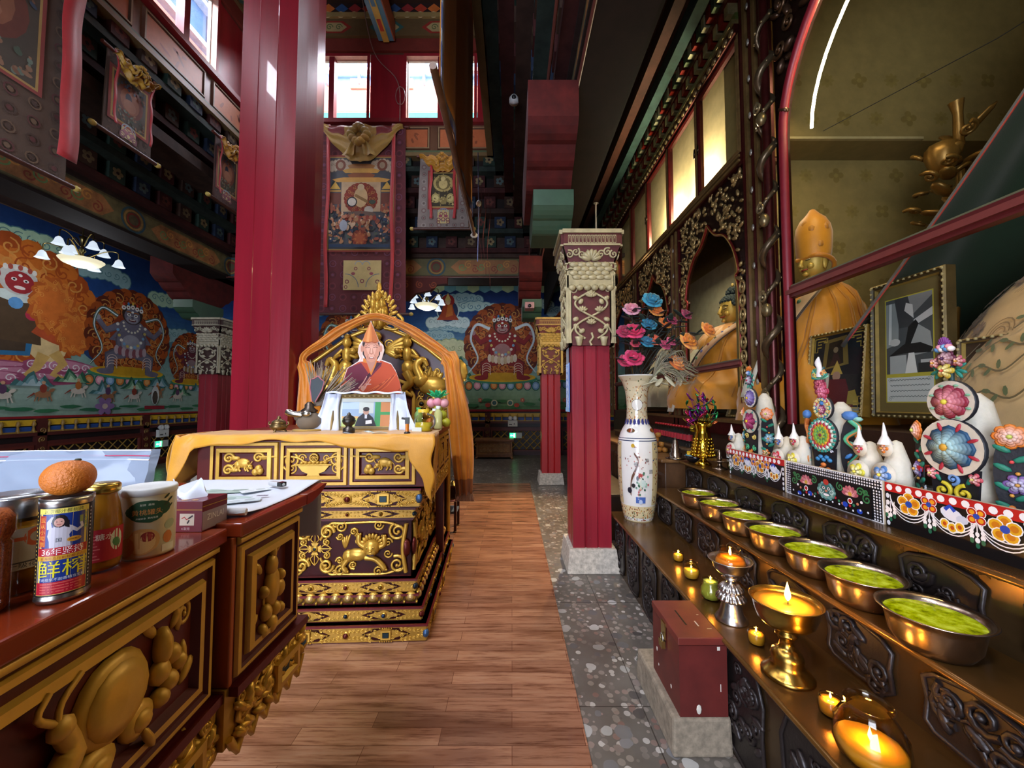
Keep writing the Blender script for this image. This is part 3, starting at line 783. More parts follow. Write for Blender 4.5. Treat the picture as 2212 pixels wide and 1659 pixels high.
def deity(b, cx, cy, s, skin, robe, scarf, seed=0, halo=True, base=True):
 """a wrathful standing figure in a wreath of flames"""
 sk2 = mixc(skin, '#000000', .35); sk3 = mixc(skin, '#ffffff', .18)
 if halo: b.flame(cx, cy + .05 * s, 1.02 * s, 1.12 * s, ('#5e2412', '#a04a18', '#b8642a', '#8a3a1a'), 30, seed, .2)
 if base: lotus(b, cx, cy - 1.12 * s, 1.9 * s, .34 * s)
 for q in (-1, 1):
  # bent legs
  b.stroke([(cx + q * .18 * s, cy - .38 * s), (cx + q * .52 * s, cy - .52 * s), (cx + q * .5 * s, cy - .88 * s)], .34 * s, sk2, .2 * s)
  b.stroke([(cx + q * .18 * s, cy - .38 * s), (cx + q * .50 * s, cy - .54 * s), (cx + q * .5 * s, cy - .88 * s)], .28 * s, skin, .16 * s)
  b.disc(cx + q * .6 * s, cy - .9 * s, .2 * s, .07 * s, skin, 12)
  for k in range(4): b.arc(cx + q * .45 * s, cy - .6 * s - k * .07 * s, .12 * s, 0, pi, .015 * s, '#e0c8b8', 6)
  # arms
  b.stroke([(cx + q * .3 * s, cy + .28 * s), (cx + q * .62 * s, cy + .1 * s), (cx + q * .82 * s, cy + .34 * s)], .2 * s, sk2, .13 * s)
  b.stroke([(cx + q * .3 * s, cy + .28 * s), (cx + q * .62 * s, cy + .12 * s), (cx + q * .82 * s, cy + .34 * s)], .16 * s, skin, .1 * s)
  b.disc(cx + q * .84 * s, cy + .38 * s, .08 * s, .07 * s, sk3, 10)
  b.stroke([(cx + q * .3 * s, cy + .1 * s), (cx + q * .5 * s, cy - .1 * s), (cx + q * .22 * s, cy - .08 * s)], .14 * s, skin, .1 * s)
  # scarves
  b.stroke(bez([(cx + q * .36 * s, cy + .5 * s), (cx + q * .74 * s, cy + .62 * s), (cx + q * .9 * s, cy + .2 * s), (cx + q * .7 * s, cy - .35 * s), (cx + q * .95 * s, cy - .75 * s)], 7), .09 * s, scarf, .03 * s)
  b.stroke(bez([(cx + q * .36 * s, cy + .5 * s), (cx + q * .74 * s, cy + .62 * s), (cx + q * .9 * s, cy + .2 * s), (cx + q * .7 * s, cy - .35 * s), (cx + q * .95 * s, cy - .75 * s)], 7), .03 * s, '#d8e4e8', .01 * s)
 b.disc(cx, cy - .1 * s, .4 * s, .42 * s, sk2, 22); b.disc(cx, cy - .08 * s, .36 * s, .38 * s, skin, 22); b.disc(cx, cy - .16 * s, .25 * s, .24 * s, sk3, 18)
 b.disc(cx, cy + .28 * s, .34 * s, .2 * s, skin, 18)
 # skirt, garland and beads
 for k in range(9): b.disc(cx + (k - 4) * .09 * s, cy - .42 * s + abs(k - 4) * .02 * s, .06 * s, .12 * s, robe if k % 2 else mixc(robe, '#ffffff', .3), 9)
 for k in range(13):
  a = pi + pi * k / 12; b.disc(cx + .36 * s * cos(a), cy + .3 * s + .55 * s * sin(a), .04 * s, None, ['#e8e2d2', '#7aa8c8', '#c8b060'][k % 3], 8)
 for k in range(9):
  a = pi + pi * k / 8; b.disc(cx + .22 * s * cos(a), cy + .36 * s + .22 * s * sin(a), .03 * s, None, '#e0d8c0', 7)
 # head
 b.disc(cx, cy + .62 * s, .27 * s, .28 * s, '#3a2a22', 16); b.disc(cx, cy + .56 * s, .21 * s, .2 * s, skin, 16); b.disc(cx, cy + .48 * s, .16 * s, .1 * s, sk3, 12)
 for q in (-1, 1): b.disc(cx + q * .09 * s, cy + .59 * s, .05 * s, .04 * s, '#f0ece0', 10); b.disc(cx + q * .09 * s, cy + .59 * s, .022 * s, None, '#101010', 8); b.stroke([(cx + q * .03 * s, cy + .65 * s), (cx + q * .1 * s, cy + .67 * s), (cx + q * .16 * s, cy + .65 * s)], .03 * s, '#a05a1a')
 b.disc(cx, cy + .67 * s, .035 * s, .03 * s, '#f0ece0', 8)
 b.disc(cx, cy + .455 * s, .1 * s, .035 * s, '#5a0f10', 12); b.rect(cx - .07 * s, cy + .455 * s, cx + .07 * s, cy + .475 * s, '#f0ece0'); b.disc(cx, cy + .53 * s, .04 * s, .03 * s, sk2, 8)
 for k in range(5):
  u = (k - 2) * .115 * s
  b.disc(cx + u, cy + .80 * s - abs(k - 2) * .025 * s, .055 * s, .06 * s, '#e8e4d8', 9); b.disc(cx + u, cy + .80 * s - abs(k - 2) * .025 * s, .022 * s, .02 * s, '#7a2a20', 6); b.disc(cx + u, cy + .89 * s - abs(k - 2) * .025 * s, .03 * s, .045 * s, ['#c8402a', '#3f7ab0', '#d8b040'][k % 3], 8)
def hills(b, cx, cy, w, h, cols=('#2f6a50', '#7fb090', '#bcd8c0')):
 for k, c in enumerate(cols):
  q = 1 - k * .25
  b.poly([(cx - w * q, cy)] + [(cx - w * q + 2 * w * q * i / 8, cy + h * q * (.6 + .4 * sin(i * 2.3 + cx)) * sin(pi * i / 8) + .001) for i in range(1, 8)] + [(cx + w * q, cy)], c)
def monk(b, cx, cy, s):
 b.cloud(cx, cy - .5 * s, 1.9 * s, .5 * s, '#cfe0dc', '#8fb0b0', 7)
 b.disc(cx, cy + .05 * s, .52 * s, .62 * s, '#bcd4d0', 20); b.disc(cx, cy, .46 * s, .5 * s, '#2c3a5c', 20)
 b.disc(cx, cy + .45 * s, .3 * s, None, '#9a2420', 18)
 b.poly([(cx - .5 * s, cy - .42 * s), (cx + .5 * s, cy - .42 * s), (cx + .3 * s, cy - .1 * s), (cx + .2 * s, cy + .3 * s), (cx - .2 * s, cy + .3 * s), (cx - .3 * s, cy - .1 * s)], '#a8401c')
 b.poly([(cx - .1 * s, cy - .3 * s), (cx + .24 * s, cy - .2 * s), (cx + .18 * s, cy + .28 * s), (cx, cy + .3 * s)], '#c8702a')
 b.disc(cx, cy + .42 * s, .12 * s, .15 * s, '#d8b48a', 12); b.poly([(cx - .15 * s, cy + .47 * s), (cx + .15 * s, cy + .47 * s), (cx, cy + .82 * s)], '#d8c070')
def rider(b, x, y, s, c, h):
 b.disc(x, y, .2 * s, .1 * s, h, 12); b.disc(x + .2 * s, y + .12 * s, .09 * s, .05 * s, h, 8, .6); b.disc(x, y + .17 * s, .09 * s, .13 * s, c, 10); b.disc(x, y + .34 * s, .05 * s, None, '#c89a78', 8)
 for q in (-.15, -.08, .1, .17): b.stroke([(x + q * s, y - .05 * s), (x + q * s * 1.3, y - .2 * s)], .03 * s, h)
 b.stroke([(x - .2 * s, y + .03 * s), (x - .36 * s, y - .1 * s)], .05 * s, '#8a3a2a', .01)
# back mural, local x from X=-8.4, y is height
b = MB(); b.eps = 3e-5; b.M = plane((-8.4, 10.69, 0), (1, 0, 0), (0, 0, 1))
sky(b, .15, 11.55, 1.24, 4.70, [(0, '#527f50'), (.1, '#86a684'), (.24, '#8fb096'), (.36, '#8cb0b0'), (.5, '#5f8ea8'), (.66, '#2c5a8c'), (.82, '#1c3a72'), (1, '#182e60')], seed=3)
for i, (x, y, w) in enumerate([(7.0, 4.35, 1.1), (7.35, 4.12, 1.3), (6.6, 3.55, 1.), (9.1, 4.2, .9), (3.3, 4.0, 1.2), (2.2, 4.3, 1.2), (9.9, 4.0, 1.), (4.6, 3.3, 1.1), (6.3, 3.3, .9)]): b.cloud(x, y, w, .28, '#b8d4cc' if i % 2 else '#9fc0c4', '#4f7f94', 6)
b.cloud(6.65, 2.95, 1.2, .45, '#d8dcae', '#9fae7c', 6)
for i, (x, y) in enumerate([(6.75, 2.45), (7.0, 2.0), (9.2, 1.9), (5.2, 2.2), (3.4, 2.1), (1.5, 2.0), (10.2, 2.1), (6.6, 1.7)]): hills(b, x, y, .45, .4)
for x in (6.9, 6.97, 7.04): b.stroke(bez([(x, 1.75), (x - .08, 2.05), (x + .1, 2.25), (x, 2.5)], 6), .07, '#1f5f48', .03)
deity(b, 8.13, 3.0, .98, '#8a2226', '#c8b090', '#c8d4d8', 1)
monk(b, 6.6, 4.0, .62)
deity(b, 4.0, 3.0, .95, '#2c4468', '#c87838', '#5f9a7c', 2)
deity(b, 1.4, 3.0, .95, '#7a5a30', '#9a3a3a', '#5f9a7c', 6)
deity(b, 10.35, 3.0, .95, '#b06a28', '#3a7a58', '#d8c8a0', 7)
for i in range(30):
 x = .3 + i * .39
 b.disc(x, 1.42 + .1 * sin(i * 1.7), .16, .05, jit('#3f7a4a'), 9, 0, .5, i)
 if i % 3 == 0: b.pflower(x + .2, 1.5, .07, 5, '#c86a5a', '#e8d080')
for q in (-1, 1): b.ring(8.13 + q * .22, 1.42, .09, .03, '#d8d4b0', 12); b.ring(8.13 + q * .22, 1.42, .045, .02, '#3a6a8a', 10); b.disc(8.13 + q * .4, 1.36, .08, .06, '#b84a3a', 8)
b.disc(6.93, 1.5, .3, .2, '#e8dcd8', 12, 0, .4, 3); b.pflower(6.93, 1.6, .2, 5, '#c05060', '#e8e0d8');
for i in range(1, 35):   # pleated valance at the top edge
 b.poly([(i * .325, 4.7), (i * .325 + .325, 4.7), (i * .325 + .325, 4.58), (i * .325 + .16, 4.5), (i * .325, 4.58)], ['#8fc0b4', '#b8cc9a', '#6fa6b0'][i % 3])
b.box(.2, 11.5, 1.18, 1.24, 0, .03, '#8c1c24')
b.build('mural', MURAL, label='back wall mural of a red wrathful deity in flames on a yellow lotus', cat='mural')
# left mural, local x = Y - 1
b = MB(); b.eps = 3e-5; b.M = plane((-8.39, .8, 0), (0, 1, 0), (0, 0, 1))
sky(b, 0, 9.6, 1.2, 4.70, [(0, '#84a090'), (.1, '#98b0a4'), (.28, '#86a69c'), (.42, '#6c9494'), (.55, '#38668a'), (.7, '#20447a'), (1, '#183260')], seed=8)
for i, (x, y, w) in enumerate([(5.9, 4.25, 1.2), (7.0, 4.1, 1.0), (8.6, 3.9, 1.2), (4.2, 4.2, 1.2), (6.75, 3.0, .8), (8.9, 3.1, .9)]): b.cloud(x, y, w, .34, ['#a8c4a4', '#8fb0b0'][i % 2], '#4f7a7c', 6)
b.flame(5.5, 3.15, 1.35, 1.05, ('#a84a18', '#c86a22', '#d8863a', '#c06020'), 26, 5, .3)
for x, y, w in ((5.2, 2.0, 2.2), (5.9, 1.92, 1.8), (4.9, 1.85, 2.), (6.3, 2.1, 1.2)):
 b.disc(x, y, w * .5, .16, '#9a4a6a', 20, 0, .25, x); b.disc(x, y + .04, w * .42, .09, '#c08098', 18, 0, .3, x)
 for i in range(6): b.spiral(x + (i - 2.5) * w * .14, y, .09, 1.3, i, 1, .018, '#e8d8dc')
# the pale horse
b.stroke(bez([(5.0, 2.62), (5.5, 2.6), (6.0, 2.5), (6.2, 2.35)], 6), .5, '#cfa25a', .42); b.disc(6.1, 2.42, .3, .25, '#dcc08a', 14)
for p in ([(6.2, 2.35), (6.35, 2.15), (6.2, 1.95), (6.45, 1.85)], [(6.05, 2.3), (5.95, 2.05), (5.8, 1.9)], [(5.2, 2.5), (4.95, 2.2), (5.05, 1.95)]): b.stroke(p, .2, '#d0a860', .07)
b.stroke([(4.9, 2.75), (4.6, 3.0), (4.4, 2.85)], .3, '#cfa25a', .16)
b.stroke(bez([(6.35, 2.5), (6.6, 2.62), (6.75, 2.4), (7.0, 2.2)], 6), .2, '#24406c', .04)
b.poly([(5.15, 2.2), (5.85, 2.25), (5.9, 2.75), (5.1, 2.8)], '#2f6f9a'); b.poly([(5.22, 2.28), (5.78, 2.32), (5.8, 2.7), (5.2, 2.72)], '#4a3a2c')
for i in range(9): b.disc(5.2 + i * .08, 2.72 + .02 * sin(i), .035, .06, '#c8d8cc', 8)
# its rider: red face, white helmet, dark robe
b.poly([(5.0, 2.5), (6.0, 2.45), (5.95, 3.0), (5.8, 3.3), (5.3, 3.3), (5.0, 3.0)], '#54402c')
b.stroke([(5.05, 2.45), (5.0, 2.1)], .3, '#d8e2dc', .16); b.disc(5.0, 2.1, .18, .1, '#2f8a4a', 10)
b.stroke(bez([(5.9, 2.75), (6.15, 2.6), (6.4, 2.5)], 5), .2, '#b8502a', .08)
b.stroke([(5.85, 3.2), (6.15, 3.0), (5.9, 2.85)], .2, '#a8303a', .14); b.stroke([(5.3, 3.2), (5.0, 3.0), (5.4, 2.88)], .2, '#a8303a', .14)
b.disc(5.62, 3.24, .3, .1, '#d0dcd6', 16); b.disc(5.62, 3.12, .1, .1, '#5f9ad0', 12); b.disc(5.85, 2.96, .1, None, '#b82f4a', 10)
b.stroke(bez([(5.9, 3.3), (6.2, 3.35), (6.35, 3.15), (6.1, 3.05)], 5), .1, '#c8a030'); b.stroke(bez([(5.85, 3.25), (6.1, 3.2), (6.2, 3.0)], 5), .07, '#4f7ac0')
b.disc(5.64, 3.52, .27, .26, '#c8c4bc', 16); b.disc(5.66, 3.48, .2, .19, '#a02a30', 16)
for q in (-1, 1): b.disc(5.66 + q * .08, 3.52, .04, .03, '#f0e8e0', 9); b.disc(5.66 + q * .08, 3.52, .018, None, '#181010', 7)
b.disc(5.66, 3.6, .03, .025, '#f0e8e0', 8); b.disc(5.66, 3.39, .08, .03, '#f0e0d8', 10)
for i in range(7): b.disc(5.46 + i * .065, 3.7 + .03 * sin(i * pi / 6), .035, .05, ['#e0dcd0', '#b05040'][i % 2], 8)
b.disc(5.25, 3.55, .16, .2, '#a82a30', 12)
b.flame(6.15, 3.2, .35, .5, ('#b85a20', '#d07a30', '#c86a28'), 12, 9, .4); b.flame(6.5, 2.75, .3, .4, ('#b85a20', '#d07a30', '#c86a28'), 12, 10, .4)
deity(b, 7.6, 2.85, .85, '#6f6a78', '#8a5058', '#4f6a58', 4)
deity(b, 9.2, 2.5, .6, '#6a2c38', '#8a6a3a', '#4f6a58', 12); deity(b, 2.6, 2.85, .9, '#33506a', '#8a5058', '#9fb0a8', 13)
for i in range(16): hills(b, .5 + i * .6, 1.72 + .12 * sin(i * 2.1), .32, .32, ('#3f6a6a', '#6f9aa0', '#a8c0c4') if i % 2 else ('#2f5f48', '#6f9a78', '#a8c8a8'))
for i in range(9): rider(b, 4.4 + i * .55, 1.6 + .06 * sin(i * 2), .62, ['#8a3a2c', '#a8602a', '#5a3a5a'][i % 3], ['#c8beb0', '#9a6a48'][i % 2])
for i in range(26): b.disc(.2 + i * .37, 1.32 + .04 * sin(i * 2.3), .2, .035, jit('#2f6a48'), 9, 0, .5, i)
b.pflower(7.1, 1.36, .2, 6, '#8a6a98', '#c8b0a0'); b.disc(8.2, 1.6, .1, .22, '#c8ccc8', 12); b.disc(8.2, 1.55, .07, .16, '#4a4038', 10); b.rect(7.95, 1.28, 8.45, 1.36, '#8a2430')
b.box(0, 9.6, 1.14, 1.2, 0, .03, '#8c1c24')
b.build('mural', MURAL, label='left wall mural of a red faced rider on a pale horse in flames', cat='mural')
# ------------------------------------------------------------------ lattice wainscot below the murals
def wainscot(M, L, gold):
 b = MB(); b.M = M
 b.box(0, L, 0, 1.16, -.02, 0, '#1c1014')
 b.box(0, L, 1.04, 1.14, 0, .04, '#c8a024'); b.box(0, L, .92, 1.02, 0, .03, '#24488a'); b.box(0, L, .86, .92, 0, .08, '#4a1a18'); b.box(0, L, 0, .1, 0, .06, '#3c1614'); b.box(0, L, .7, .76, 0, .06, '#4a1a18')
 n = int(L / .21)
 for i in range(n):
  x = (i + .5) * L / n
  b.tube([(x, 1.12, .05), (x, 1.06, .055), (x, 1.02, .05), (x, .92, .05)], [.016, .035, .014, .03], 6, gold)
 b.box(0, L, .92, .945, .03, .07, gold)
 m = int(L / 1.75)
 for i in range(m + 1):
  x = i * L / m
  b.box(x - .07, x + .07, 0, 1.16, 0, .08, '#4a1a16')
  for k in range(6): b.scroll(x, .15 + k * .16, .05, 1.3, k, 1 if k % 2 else -1, .24, '#7a5a2c', .08)
 for i in range(m):
  x0 = i * L / m + .09; x1 = (i + 1) * L / m - .09
  b.molding(x0, .1, x1, .7, [(0, .06), (.04, .06), (.05, .02)], '#5a2018')
  y0, y1 = .15, .65; h = y1 - y0; q = .2; k = -h
  xs0, xs1 = x0 + .05, x1 - .05
  while k < xs1 - xs0:
   for s in (1, -1):
    a0 = max(k, 0); a1 = min(k + h, xs1 - xs0)
    if a1 > a0:
     p = [(a0, a0 - k), (a1, a1 - k)]
     P = [((xs0 + u) if s > 0 else (xs1 - u), y0 + v, .02 + .006 * s) for u, v in p]
     b.tube(P, .014, 4, gold)
   k += q
 return b
struct('baseboard_back', wainscot(plane((-8.4, 10.6, 0), (1, 0, 0), (0, 0, 1)), 11.6, '#b08a2c'), SATIN)
struct('baseboard_left', wainscot(plane((-8.3, 1, 0), (0, 1, 0), (0, 0, 1)), 9.6, '#8a6a2c'), SATIN)
# ------------------------------------------------------------------ exit signs, emergency lamps
SIGNG = emit('sign_green', '#20e070', 2.2); SIGNW = emit('sign_white', '#e8fff0', 1.6)
def exitsign(M, w, label):
 b = MB('#c9cfc8'); b.M = Matrix(); b.box(-.17, .17, -.03, 0, -.075, .075)
 o = b.build('exit_sign', SATIN, label=label, cat='sign'); o.matrix_world = M
 b = MB('#20e070'); b.box(-.16, .0 if w else .02, -.034, -.03, -.065, .065); b.build('lit_panel', SIGNG, o)
 b = MB('#ffffff')
 b.push(Tr(0, -.0345, 0) @ plane((0, 0, 0), (1, 0, 0), (0, 0, 1)))
 b.rect(-.03, -.06, -.02, .055); b.rect(-.06, .045, -.02, .055); b.poly([(-.15, 0), (-.12, .03), (-.12, .01), (-.07, .01), (-.07, -.01), (-.12, -.01), (-.12, -.03)])
 b.disc(-.05, .03, .008, None, None, 8); b.stroke([(-.05, .02), (-.05, -.01), (-.06, -.05)], .01); b.stroke([(-.05, -.01), (-.035, -.05)], .01); b.stroke([(-.065, .0), (-.038, .015)], .008); b.pop()
 b.build('symbol', SIGNW, o); return o
def emlamp(M, label):
 b = MB('#d4d6d2'); b.box(-.13, .13, -.07, 0, -.09, .08); b.box(-.1, -.02, -.072, -.07, -.05, -.02, '#5a5a5a'); b.box(.03, .05, -.072, -.07, -.04, .0, '#3a3a3a')
 o = b.build('emergency_lamp', SATIN, label=label, cat='lamp', bevel=.006); o.matrix_world = M
 for s in (-1, 1):
  b = MB('#c8cac8'); b.push(Tr(s * .065, -.05, .135) @ Rx(pi / 2)); b.lathe([(.03, -.05), (.055, -.01), (.06, .03), (.052, .04)], 14); b.pop(); b.push(Tr(s * .065, -.088, .135) @ Rx(pi / 2)); b.lathe([(.0, .006), (.05, .0)], 14, '#eef0ee'); b.pop()
  b.tube([(s * .065, -.035, .07), (s * .065, -.035, .1)], .012, 6); b.build('lamp_head', SATIN, o)
 return o
ml = plane((0, 0, 0), (0, 1, 0), (0, 0, 1))
MLF = Tr(-8.2, 9.07, 0) @ Rz(pi / 2)
exitsign(Tr(.1, 10.545, .535), 1, 'green lit exit sign on the back wainscot near the wooden chest')
emlamp(Tr(.02, 10.545, .87), 'white twin head emergency lamp above the back exit sign')
exitsign(Tr(-8.245, 9.07, .47) @ Rz(pi / 2), 1, 'green lit exit sign on the left lattice wainscot')
emlamp(Tr(-8.245, 9.07, .72) @ Rz(pi / 2), 'white twin head emergency lamp on the left lattice wainscot')
# ------------------------------------------------------------------ far furniture
t = thing('chest', 'low light wooden carved chest against the far lattice wainscot', 'chest', (-.45, 10.05, 0))
b = MB('#9a6a3a'); b.box(-.46, .46, -.22, .22, .06, .44); b.box(-.5, .5, -.26, .26, .44, .5, '#8a5a30'); b.box(-.47, .47, -.23, .23, .04, .12, '#7a4c28'); b.build('body', WOOD, t, bevel=.008)
b = MB('#a07845'); b.push(plane((0, -.222, 0), (1, 0, 0), (0, 0, 1)))
b.molding(-.42, .15, .42, .41, [(0, 0), (.01, .012), (.02, .012), (.03, -.01)], '#8a5c32', fill='#2e2018')
for i in range(9):
 for j in range(2): b.scroll(-.33 + i * .083, .22 + j * .11, .045, 1.4, i + j, 1 if (i + j) % 2 else -1, .22, '#a88450')
b.pop(); b.build('carved_panel', WOOD, t)
for s in (-1, 1):
 b = MB('#8a5a30'); b.tube([(s * .42, -.2, .08), (s * .44, -.22, .03), (s * .47, -.24, 0.012)], .03, 6); b.build('foot', WOOD, t)
t = thing('cabinet', 'small reddish wooden cabinet with two drawers left of the carved chest', 'cabinet', (-1.38, 10.1, 0))
b = MB('#7a3420'); b.box(-.28, .3, -.22, .22, .02, .46); b.box(-.3, .32, -.24, .24, .46, .49, '#8a4028'); b.build('body', WOOD, t, bevel=.006)
for k in range(2):
 b = MB('#8a3c26'); b.box(-.26, .28, -.236, -.22, .04 + k * .21, .23 + k * .21); d = b.build('drawer', WOOD, t, bevel=.004)
 b = MB('#c8a040'); b.tube([(-.06, -.25, .14 + k * .21), (0, -.262, .13 + k * .21), (.08, -.25, .14 + k * .21)], .008, 5); b.build('handle', METAL, d)
# ------------------------------------------------------------------ chandeliers
SHADE = emit('lit_glass_shade', '#e4f2ff', .42); BOWL = emit('lit_alabaster_bowl', '#fff6d0', .4)
def chandelier(loc, label, rz, p):
 t = thing('chandelier', label, 'chandelier', loc, rz, 'bell shade chandeliers')
 b = MB('#b09a60'); b.tube([(0, 0, .1), (0, 0, .95)], .008, 6); b.lathe([(.0, .4), (.05, .38), (.03, .32), (.015, .2), (.05, .14), (.02, .1), (.06, .0), (0, -.02)], 12); b.lathe([(.06, .95), (.05, .9), (0, .9)], 10)
 b.build('stem', METAL, t)
 b = MB(); b.lathe([(0, -.13), (.1, -.12), (.22, -.07), (.27, -.01), (.26, .0)], 18); b.build('glass_bowl', BOWL, t)
 for i in range(8):
  up = i % 2; a = 2 * pi * i / 8 + .2; R = .44 if not up else .27; z0 = .02 if not up else .22
  ca, sa = cos(a), sin(a)
  b = MB('#b09a60'); b.tube(bez([(ca * .04, sa * .04, z0), (ca * R * .6, sa * R * .6, z0 + .15), (ca * R * .95, sa * R * .95, z0 + .17), (ca * R, sa * R, z0 + .06)], 6), .009, 5); b.build('arm', METAL, t)
  b = MB(); b.push(Tr(ca * R, sa * R, z0 - .07)); b.lathe([(.085, 0), (.07, .015), (.055, .05), (.04, .1), (.015, .125)], 12, cap=False); b.pop(); b.build('bell_shade', SHADE, t)
 l = point('chandelier_bulbs', (loc[0], loc[1], loc[2] - .2), p, '#f2f6ff', .2)
 return t
chandelier((-7.0, 6.15, 3.76), 'lit chandelier in front of the horseman mural at the left', .3, 20)
chandelier((-2.0, 8.9, 3.72), 'lit chandelier hanging before the back wall, right of the big thangka', .9, 24)
# ------------------------------------------------------------------ stepped offering altar
BRONZE = pm('bronze_sheet', .25, .6, var=.3, vs=6, bump=.08, bs=14)
PLQ = pm('blackened_carving', .38, .35, var=.3, vs=12, bump=.35, bs=60)
Z1, Z2, Z3 = .475, .72, .965
t = thing('offering_altar', 'three stepped bronze clad altar with black carved plaques holding bowls and lamps', 'altar', (0, 0, 0))
TI = [(.914, 3.2, .47, .0, 3.45), (1.225, 3.2, .71, .0, 3.28), (1.425, 3.2, .95, .0, 3.19)]
for k, (x0, x1, h, z0, y1) in enumerate(TI):
 b = MB('#4a331c'); z0 = [0, Z1 - .006, Z2 - .006][k]; h = [Z1, Z2, Z3][k]
 b.box(x0, 2.0 if k < 2 else 1.88, -.6, y1, z0, h - .012, '#4e3a22'); b.box(x0 - .035, 2.0 if k < 2 else 1.88, -.62, y1 + .02, h - .022, h, '#6a4a24')
 b.tube([(x0 - .035, -.62, h - .012), (x0 - .035, y1 + .02, h - .012)], .011, 8, '#7a5628')
 ti = b.build('tier', BRONZE, t)
 n = 11
 for i in range(n):
  yy = y1 - .16 - i * .345
  if yy < -.4: break
  b = MB('#231c1a'); b.M = plane((x0, yy, z0), (0, -1, 0), (0, 0, 1))
  hh = h - z0; m = hh * .5 - .01; w_ = .125
  ol = [(-w_, m * .45), (-w_ * .8, m * .1 + .02), (0, .025), (w_ * .8, m * .1 + .02), (w_, m * .45), (w_ * .92, m), (w_, m * 1.5), (w_ * .75, hh - .055), (0, hh - .035), (-w_ * .75, hh - .055), (-w_, m * 1.5), (-w_ * .92, m)]
  b.prism(ol, 0, .008); b.tube([(x, y, .008) for x, y in ol], .008, 5, '#2c2422', closed=True)
  rnd = random.Random(i * 7 + k)
  for j in range(9 if k else 12):
   b.scroll(rnd.uniform(-.085, .085), rnd.uniform(m * .35, hh - .08), rnd.uniform(.025, .045), 1.4, rnd.uniform(0, 6), rnd.choice((1, -1)), .26, '#2a2220', .008, 12)
  for j in range(6): b.leaf(rnd.uniform(-.08, .08), rnd.uniform(m * .4, hh - .1), .07, .03, rnd.uniform(0, 6), .012, '#2e2624', .01)
  b.build('carved_plaque', PLQ, ti)
# brass bowls of saffron water
def water_mat():
 m, nt, nd, ln, b = nodes('saffron_water')
 n = noi(nd, ln, 22, 5, .65); r = ramp(nd, [(.34, '#6f7a00'), (.5, '#c4d40a'), (.66, '#f0ff50')]); ln.new(n.outputs[0], r.inputs[0]); ln.new(r.outputs[0], b.inputs['Base Color'])  # bright streaks in the colour stand in for surface reflections
 setp(b, Roughness=.05, Specular_IOR_Level=.7, Coat_Weight=.4)
 n2 = noi(nd, ln, 20, 2); bp = nd.new('ShaderNodeBump'); bp.inputs['Strength'].default_value = .12; bp.inputs['Distance'].default_value = .01; ln.new(n2.outputs[0], bp.inputs['Height']); ln.new(bp.outputs[0], b.inputs['Normal'])
 return m
WATER = water_mat()
t = thing('offering_bowl', 'x', 'bowl', (0, 0, 0), group='water offering bowls on the middle step')
b = MB('#b3a08c'); b.lathe([(.0, .004), (.07, .0), (.082, .004), (.098, .03), (.107, .08), (.112, .098), (.126, .106), (.129, .109), (.126, .111), (.110, .103), (.104, .085), (.094, .035), (.075, .012), (0, .01)], 40); b.build('shell', METAL, t)
b = MB('#b0bc10'); b.lathe([(0, .092), (.1075, .092)], 32, cap=False); b.build('saffron_water', WATER, t)
names = ['nearest and largest looking', 'second nearest', 'third nearest', 'middle', 'third from the vase', 'second from the vase', 'farthest, closest to the vase']
for i, (x, y) in enumerate([(1.252, 1.175), (1.275, 1.43), (1.295, 1.675), (1.29, 1.92), (1.29, 2.17), (1.29, 2.43), (1.29, 2.7)]):
 lb = 'bowl of yellow green water, %s of the seven' % names[i]
 if i == 0: t.location = (x, y, Z2); t['label'] = lb; first = t
 else: dup(first, (x, y, Z2), i * .9, lb)
# ------------------------------------------------------------------ flames, candles and butter lamps
FLAME = emit('flame', '#ffc35a', 12.); FLAMEC = emit('flame_core', '#fff0c0', 30.)
def flame(par, x, y, z, h, p=0., base=(0, 0, 0)):
 b = MB(); b.push(Tr(x, y, z)); b.lathe([(0, .0), (h * .1, h * .12), (h * .15, h * .3), (h * .12, h * .5), (h * .05, h * .8), (0, h)], 8); b.pop(); b.build('flame', FLAME, par)
 b = MB('#1a1410'); b.tube([(x, y, z - h * .3), (x + .001, y, z + h * .15)], max(.0008, h * .025), 4); b.build('wick', MATTE, par)
 if p: point('flame_light', (base[0] + x, base[1] + y, base[2] + z + h * .55), p, '#ffb14a', .008)
def glasscup(name, label, loc, prof, wax_z, wc, wr, p, fz=.0, fh=.022, texture=0, grp='candles on the lowest step'):
 t = thing(name, label, 'candle', loc, group=grp)
 b = MB(); b.lathe(prof + [(r - .002, z) for r, z in reversed(prof)], 20, cap=False, mod=(lambda a, z: 1 + texture * sin(a * 9 + z * 160)) if texture else None)
 b.build('glass_cup', JARG, t)
 b = MB(wc); pr = [(r - .004, z) for r, z in prof if z < wax_z and r > .006] + [(wr, wax_z)]
 b.lathe([(0, pr[0][1] + .003)] + [(r, max(z, .004)) for r, z in pr] + [(0, wax_z - .001)], 16, cap=False, mod=(lambda a, z: 1 + texture * sin(a * 9 + z * 160)) if texture else None); b.build('wax', WAX, t)
 flame(t, 0, 0, wax_z + .006, fh, p, loc)
 return t
sm = [(.0, .0), (.022, .0), (.03, .008), (.033, .025), (.031, .045), (.027, .056)]
rd = [(.0, .0), (.026, .0), (.036, .008), (.043, .03), (.042, .05), (.034, .068), (.029, .076), (.031, .088), (.033, .09)]
glasscup('candle', 'tiny glass candle farthest along the lowest step near the vase', (1.02, 2.405, Z1), sm, .04, '#e8c850', .026, .35)
glasscup('candle', 'round glass candle with yellow wax beside the tiny one, left of the silver lamp', (.993, 2.175, Z1), rd, .046, '#e6cf58', .038, .4)
